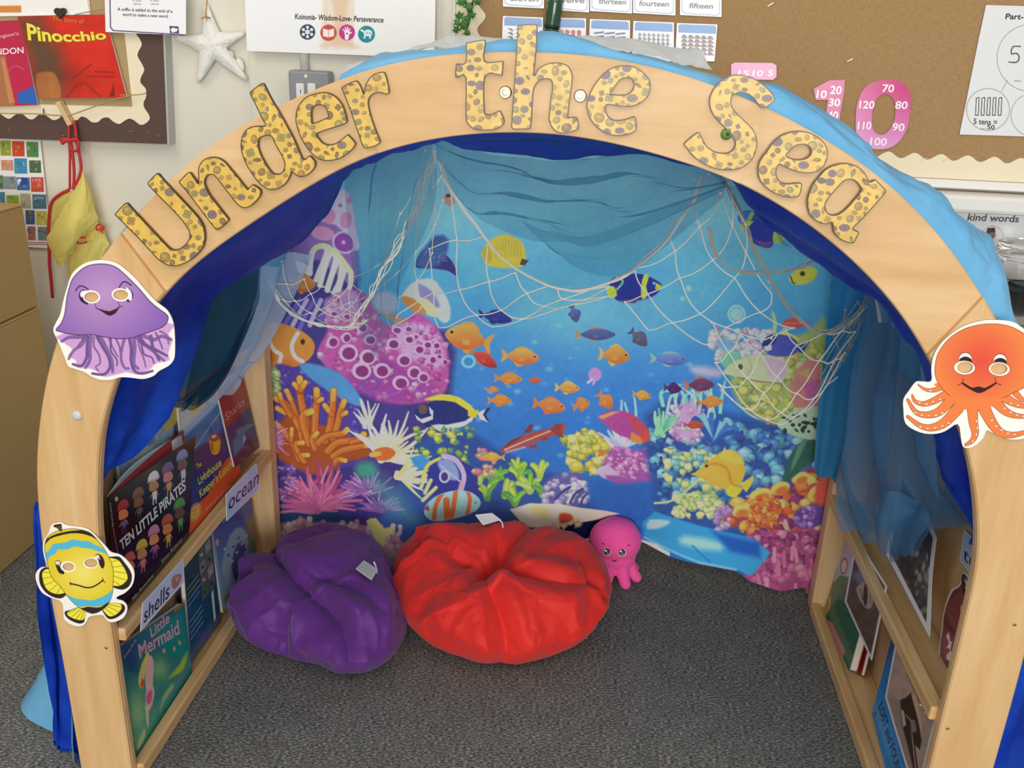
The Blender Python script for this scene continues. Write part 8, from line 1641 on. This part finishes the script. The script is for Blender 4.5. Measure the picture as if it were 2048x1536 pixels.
# ================================================================== fishing net
net = thing('fishing_net', 'cream knotted fishing net looped across the front of the tapestry', 'net', pt(1150, 620, .50))
M_NET = mat('cream_net_cord', '#f4ecda', .8); M_NETG = mat('grey_net_cord', '#b8b0a0', .85)
def net_panel(rows, cu, cvn, r=.0011, sag=.25, M=None, seed=0, skip=.0):
    D_ = cloth(rows, 60, 80); nv, nu = D_.shape[:2]; rr = random.Random(seed)
    def ev(u, v):
        x_ = np.clip(u, 0, 1)*(nu-1); y_ = np.clip(v, 0, 1)*(nv-1); i = min(int(y_), nv-2); j = min(int(x_), nu-2); fy, fx = y_-i, x_-j
        return (D_[i, j]*(1-fx)+D_[i, j+1]*fx)*(1-fy)+(D_[i+1, j]*(1-fx)+D_[i+1, j+1]*fx)*fy
    P = Piece(); jit = {}
    def kn(i, j):
        if (i, j) not in jit: jit[(i, j)] = (rr.uniform(-.22, .22)/cu, rr.uniform(-.22, .22)/cvn, rr.uniform(-.006, .006))
        a = jit[(i, j)]; return i/cu+a[0], j/cvn+a[1], a[2]
    for j in range(cvn):
        for i in range(cu+1):
            if (i+j) % 2: continue
            for di in (-1, 1):
                if not 0 <= i+di <= cu or rr.random() < skip: continue
                a = kn(i, j); b_ = kn(i+di, j+1); L = []
                for t_ in np.linspace(0, 1, 8):
                    bow = sag*math.sin(t_*math.pi)*(t_-.15); p = ev(a[0]+(b_[0]-a[0])*(t_-.5*bow*1.0*(1-t_)), a[1]+(b_[1]-a[1])*(t_+.35*bow)); L.append(p+np.array([0, a[2]*(1-t_)+b_[2]*t_, 0]))
                P.add(*tube_fast(L, r, 5))
            a = kn(i, j); V_, F_ = lathe_vf(ev(a[0], a[1])+np.array([0, a[2], 0]), [(.0001, -.0022), (.0017, -.0012), (.0021, 0), (.0017, .0012), (.0001, .0022)], 6); P.add(V_, F_)
    P.build('net_panel', M or M_NET, net)
def cordage(line, n, spread, r, M, y, seed):
    rr = random.Random(seed); P = Piece(); L0 = smooth(line, 8, False)
    for k_ in range(n):
        ph = rr.uniform(0, 6.28); am = rr.uniform(.3, 1)*spread; f_ = rr.uniform(2, 5); t_ = np.linspace(0, 1, len(L0)); L = L0+np.c_[am*np.sin(f_*6*t_+ph), am*np.cos(f_*5*t_+ph)*.8]
        P.add(*tube_fast(PY(y-rr.uniform(0, .012))(L), r, 5))
    P.build('gathered_cord', M, net)
y = .47
net_panel([[(1390, 352, .30), (1412, 350, .30), (1436, 346, .30), (1448, 346, .30), (1456, 352, .30)], [(1345, 440, .42), (1390, 440, .42), (1440, 440, .42), (1470, 430, .42), (1490, 440, .42)], [(1290, 520, y), (1350, 530, y), (1420, 540, y), (1490, 540, y), (1530, 560, y)], [(1232, 566, y), (1310, 600, y), (1400, 630, y), (1490, 620, y), (1575, 640, y)], [(1262, 640, .5), (1330, 680, .5), (1410, 690, .5), (1490, 690, .5), (1600, 668, .5)]], 6, 7, seed=1)
net_panel([[(1415, 640, .5), (1480, 668, .5), (1560, 655, .5), (1650, 662, .48), (1738, 608, .42)], [(1425, 720, .50), (1490, 750, .49), (1560, 748, .48), (1640, 715, .47), (1712, 660, .45)], [(1430, 760, .49), (1495, 812, .47), (1560, 826, .46), (1630, 790, .46), (1690, 700, .46)], [(1440, 778, .5), (1505, 834, .49), (1560, 848, .48), (1622, 818, .48), (1676, 750, .48)]], 8, 6, seed=2, sag=.5)
net_panel([[(895, 364, .40), (960, 460, y), (1000, 512, y), (1050, 548, y), (1110, 575, y), (1170, 580, y), (1230, 562, y)], [(860, 440, .44), (915, 530, y), (965, 575, y), (1020, 600, y), (1085, 605, y), (1140, 598, y), (1215, 578, y)], [(840, 540, .5), (890, 600, .5), (950, 620, .5), (1015, 640, .5), (1090, 625, .5), (1150, 608, .5), (1225, 590, .5)], [(790, 640, .52), (870, 655, .52), (940, 648, .52), (1010, 655, .52), (1080, 632, .52), (1140, 612, .52), (1200, 600, .52)]], 9, 4, seed=3)
net_panel([[(852, 300, .30), (866, 298, .30), (880, 325, .30), (892, 362, .36)], [(790, 440, .42), (825, 440, .42), (860, 450, .42), (880, 440, .44)], [(700, 560, .5), (755, 575, .5), (810, 570, .5), (858, 560, .5)], [(630, 640, .52), (700, 655, .52), (760, 655, .52), (830, 650, .52)]], 5, 6, .0008, seed=4)
net_panel([[(560, 520, .46), (610, 560, .5), (670, 575, .5), (725, 560, .5)], [(545, 570, .48), (600, 615, .5), (660, 630, .51), (725, 620, .51)], [(560, 615, .49), (610, 645, .51), (665, 655, .52), (730, 645, .52)]], 7, 5, .0008, seed=5, sag=.5)
net_panel([[(1688, 620, .46), (1730, 590, .44), (1750, 575, .42)], [(1650, 720, .5), (1690, 690, .48), (1718, 660, .46)], [(1630, 790, .5), (1660, 760, .49), (1690, 720, .48)]], 6, 8, .0009, seed=6, M=M_NETG)
cordage([(880, 325), (893, 364), (925, 415), (960, 462), (1000, 512), (1050, 548), (1110, 574), (1170, 580), (1230, 562), (1283, 525), (1340, 472), (1385, 400), (1402, 352)], 7, 4.5, .0012, M_NET, .455, 1)
cordage([(1440, 345), (1468, 400), (1490, 450), (1515, 510), (1550, 575), (1590, 630), (1640, 664), (1700, 645), (1740, 600)], 7, 6, .0010, M_NETG, .45, 2)
cordage([(1420, 455), (1430, 505), (1470, 540), (1530, 545), (1600, 534), (1650, 508)], 6, 6, .0009, M_NETG, .47, 3)
cordage([(870, 300), (840, 400), (790, 500), (740, 590), (700, 655)], 6, 9, .0009, M_NET, .44, 4)
cordage([(540, 560), (565, 612), (620, 645), (690, 655), (735, 640)], 7, 6, .0009, M_NET, .49, 5)

# ================================================================== yellow apron hanging from the notice board
ap = thing('apron', 'pale yellow apron with red ties hanging from the clothes peg', 'apron', pt(160, 560, .93))
M_YEL = mat('yellow_cotton', '#efe07e', .85, transl=.25); M_REDT = mat('red_ribbon', '#bf2c2a', .6)
kk_ = K(0, 230, 4.653)
def apg(rows, y0): return [[(*kk_([(x_, y_)])[0], y0+d) for x_, y_, d in r_] for r_ in rows]
f1 = cloth(apg([[(690, 690, 0), (740, 600, -.005), (770, 540, -.01), (790, 560, -.005), (800, 600, 0)], [(600, 850, -.01), (680, 760, -.02), (780, 700, -.02), (830, 720, -.01), (850, 740, 0)], [(540, 960, -.015), (640, 900, -.03), (760, 860, -.03), (840, 880, -.015), (890, 900, 0)], [(470, 1080, -.015), (580, 1040, -.035), (700, 1010, -.04), (820, 1000, -.02), (915, 980, 0)], [(436, 1160, -.01), (560, 1200, -.03), (680, 1180, -.035), (760, 1120, -.02), (860, 1060, -.005)], [(500, 1330, -.01), (560, 1340, -.02), (620, 1290, -.025), (680, 1220, -.02), (720, 1180, -.01)], [(545, 1420, -.01), (575, 1410, -.015), (610, 1350, -.015), (650, 1290, -.015), (700, 1220, -.01)]], .955), 70, 50, lambda u, v: .004*(fbm(u*6, v*6, 3)-.5)*2)
f2 = cloth(apg([[(690, 700, 0), (640, 710, 0), (560, 750, 0), (480, 820, 0)], [(640, 800, .005), (580, 840, 0), (520, 880, 0), (465, 900, 0)], [(560, 950, .005), (530, 970, 0), (500, 1000, 0), (470, 1020, 0)], [(500, 1080, .005), (480, 1090, 0), (460, 1090, 0), (445, 1100, 0)]], .965), 40, 30, lambda u, v: .004*(fbm(u*5, v*5, 8)-.5)*2)
f3 = cloth(apg([[(900, 960, 0), (930, 1020, 0), (970, 1080, 0)], [(820, 1080, 0), (900, 1130, -.006), (990, 1150, 0)], [(740, 1180, 0), (860, 1250, -.01), (1015, 1210, 0)], [(650, 1290, 0), (780, 1400, -.01), (960, 1300, 0)], [(620, 1420, 0), (760, 1520, -.01), (930, 1380, 0)], [(640, 1560, 0), (740, 1640, -.01), (860, 1520, 0)]], .972), 60, 40, lambda u, v: .004*(fbm(u*6, v*5, 5)-.5)*2)
P = Piece(); 
for A in (f2, f3, f1): add_grid(P, A)
P.build('cloth_body', M_YEL, ap, smooth_=True)
def strap(pts, r, y): 
    V_, F_ = tube_vf(PY(y)(smooth(kk_(pts), 5, False)), r, 8); Piece().add(V_, F_).build('tie', M_REDT, ap, smooth_=True)
strap([(690, 50), (705, 150), (715, 240), (735, 350), (755, 500), (720, 620), (690, 690)], .0034, .948); strap([(645, 90), (640, 200), (650, 350), (650, 500), (650, 690)], .0028, .948); strap([(660, 260), (680, 400), (690, 560), (682, 690)], .0034, .946); strap([(650, 240), (670, 320), (715, 330), (735, 270), (720, 230)], .0032, .943); strap([(565, 240), (600, 225), (650, 235), (700, 225), (720, 235)], .0045, .942); strap([(575, 265), (610, 240), (650, 240)], .004, .941); strap([(640, 700), (560, 740), (490, 800), (465, 880), (455, 1000), (450, 1100), (458, 1250), (462, 1400), (478, 1560), (490, 1700)], .0038, .950)
P = Piece(); s3 = PY(.928)
add_text(P, 'C', PY(.938), kk_([(697, 1205)])[0], kk_([(812, 1190)])[0], 13, '#c8342c', bold=.06); P.build('letter_print', PRINT, ap)
P = Piece(); add_text(P, 'OR', PY(.9575), kk_([(880, 1060)])[0], kk_([(962, 1105)])[0], 14, '#c8342c', bold=.05); P.build('letter_print', PRINT, ap)
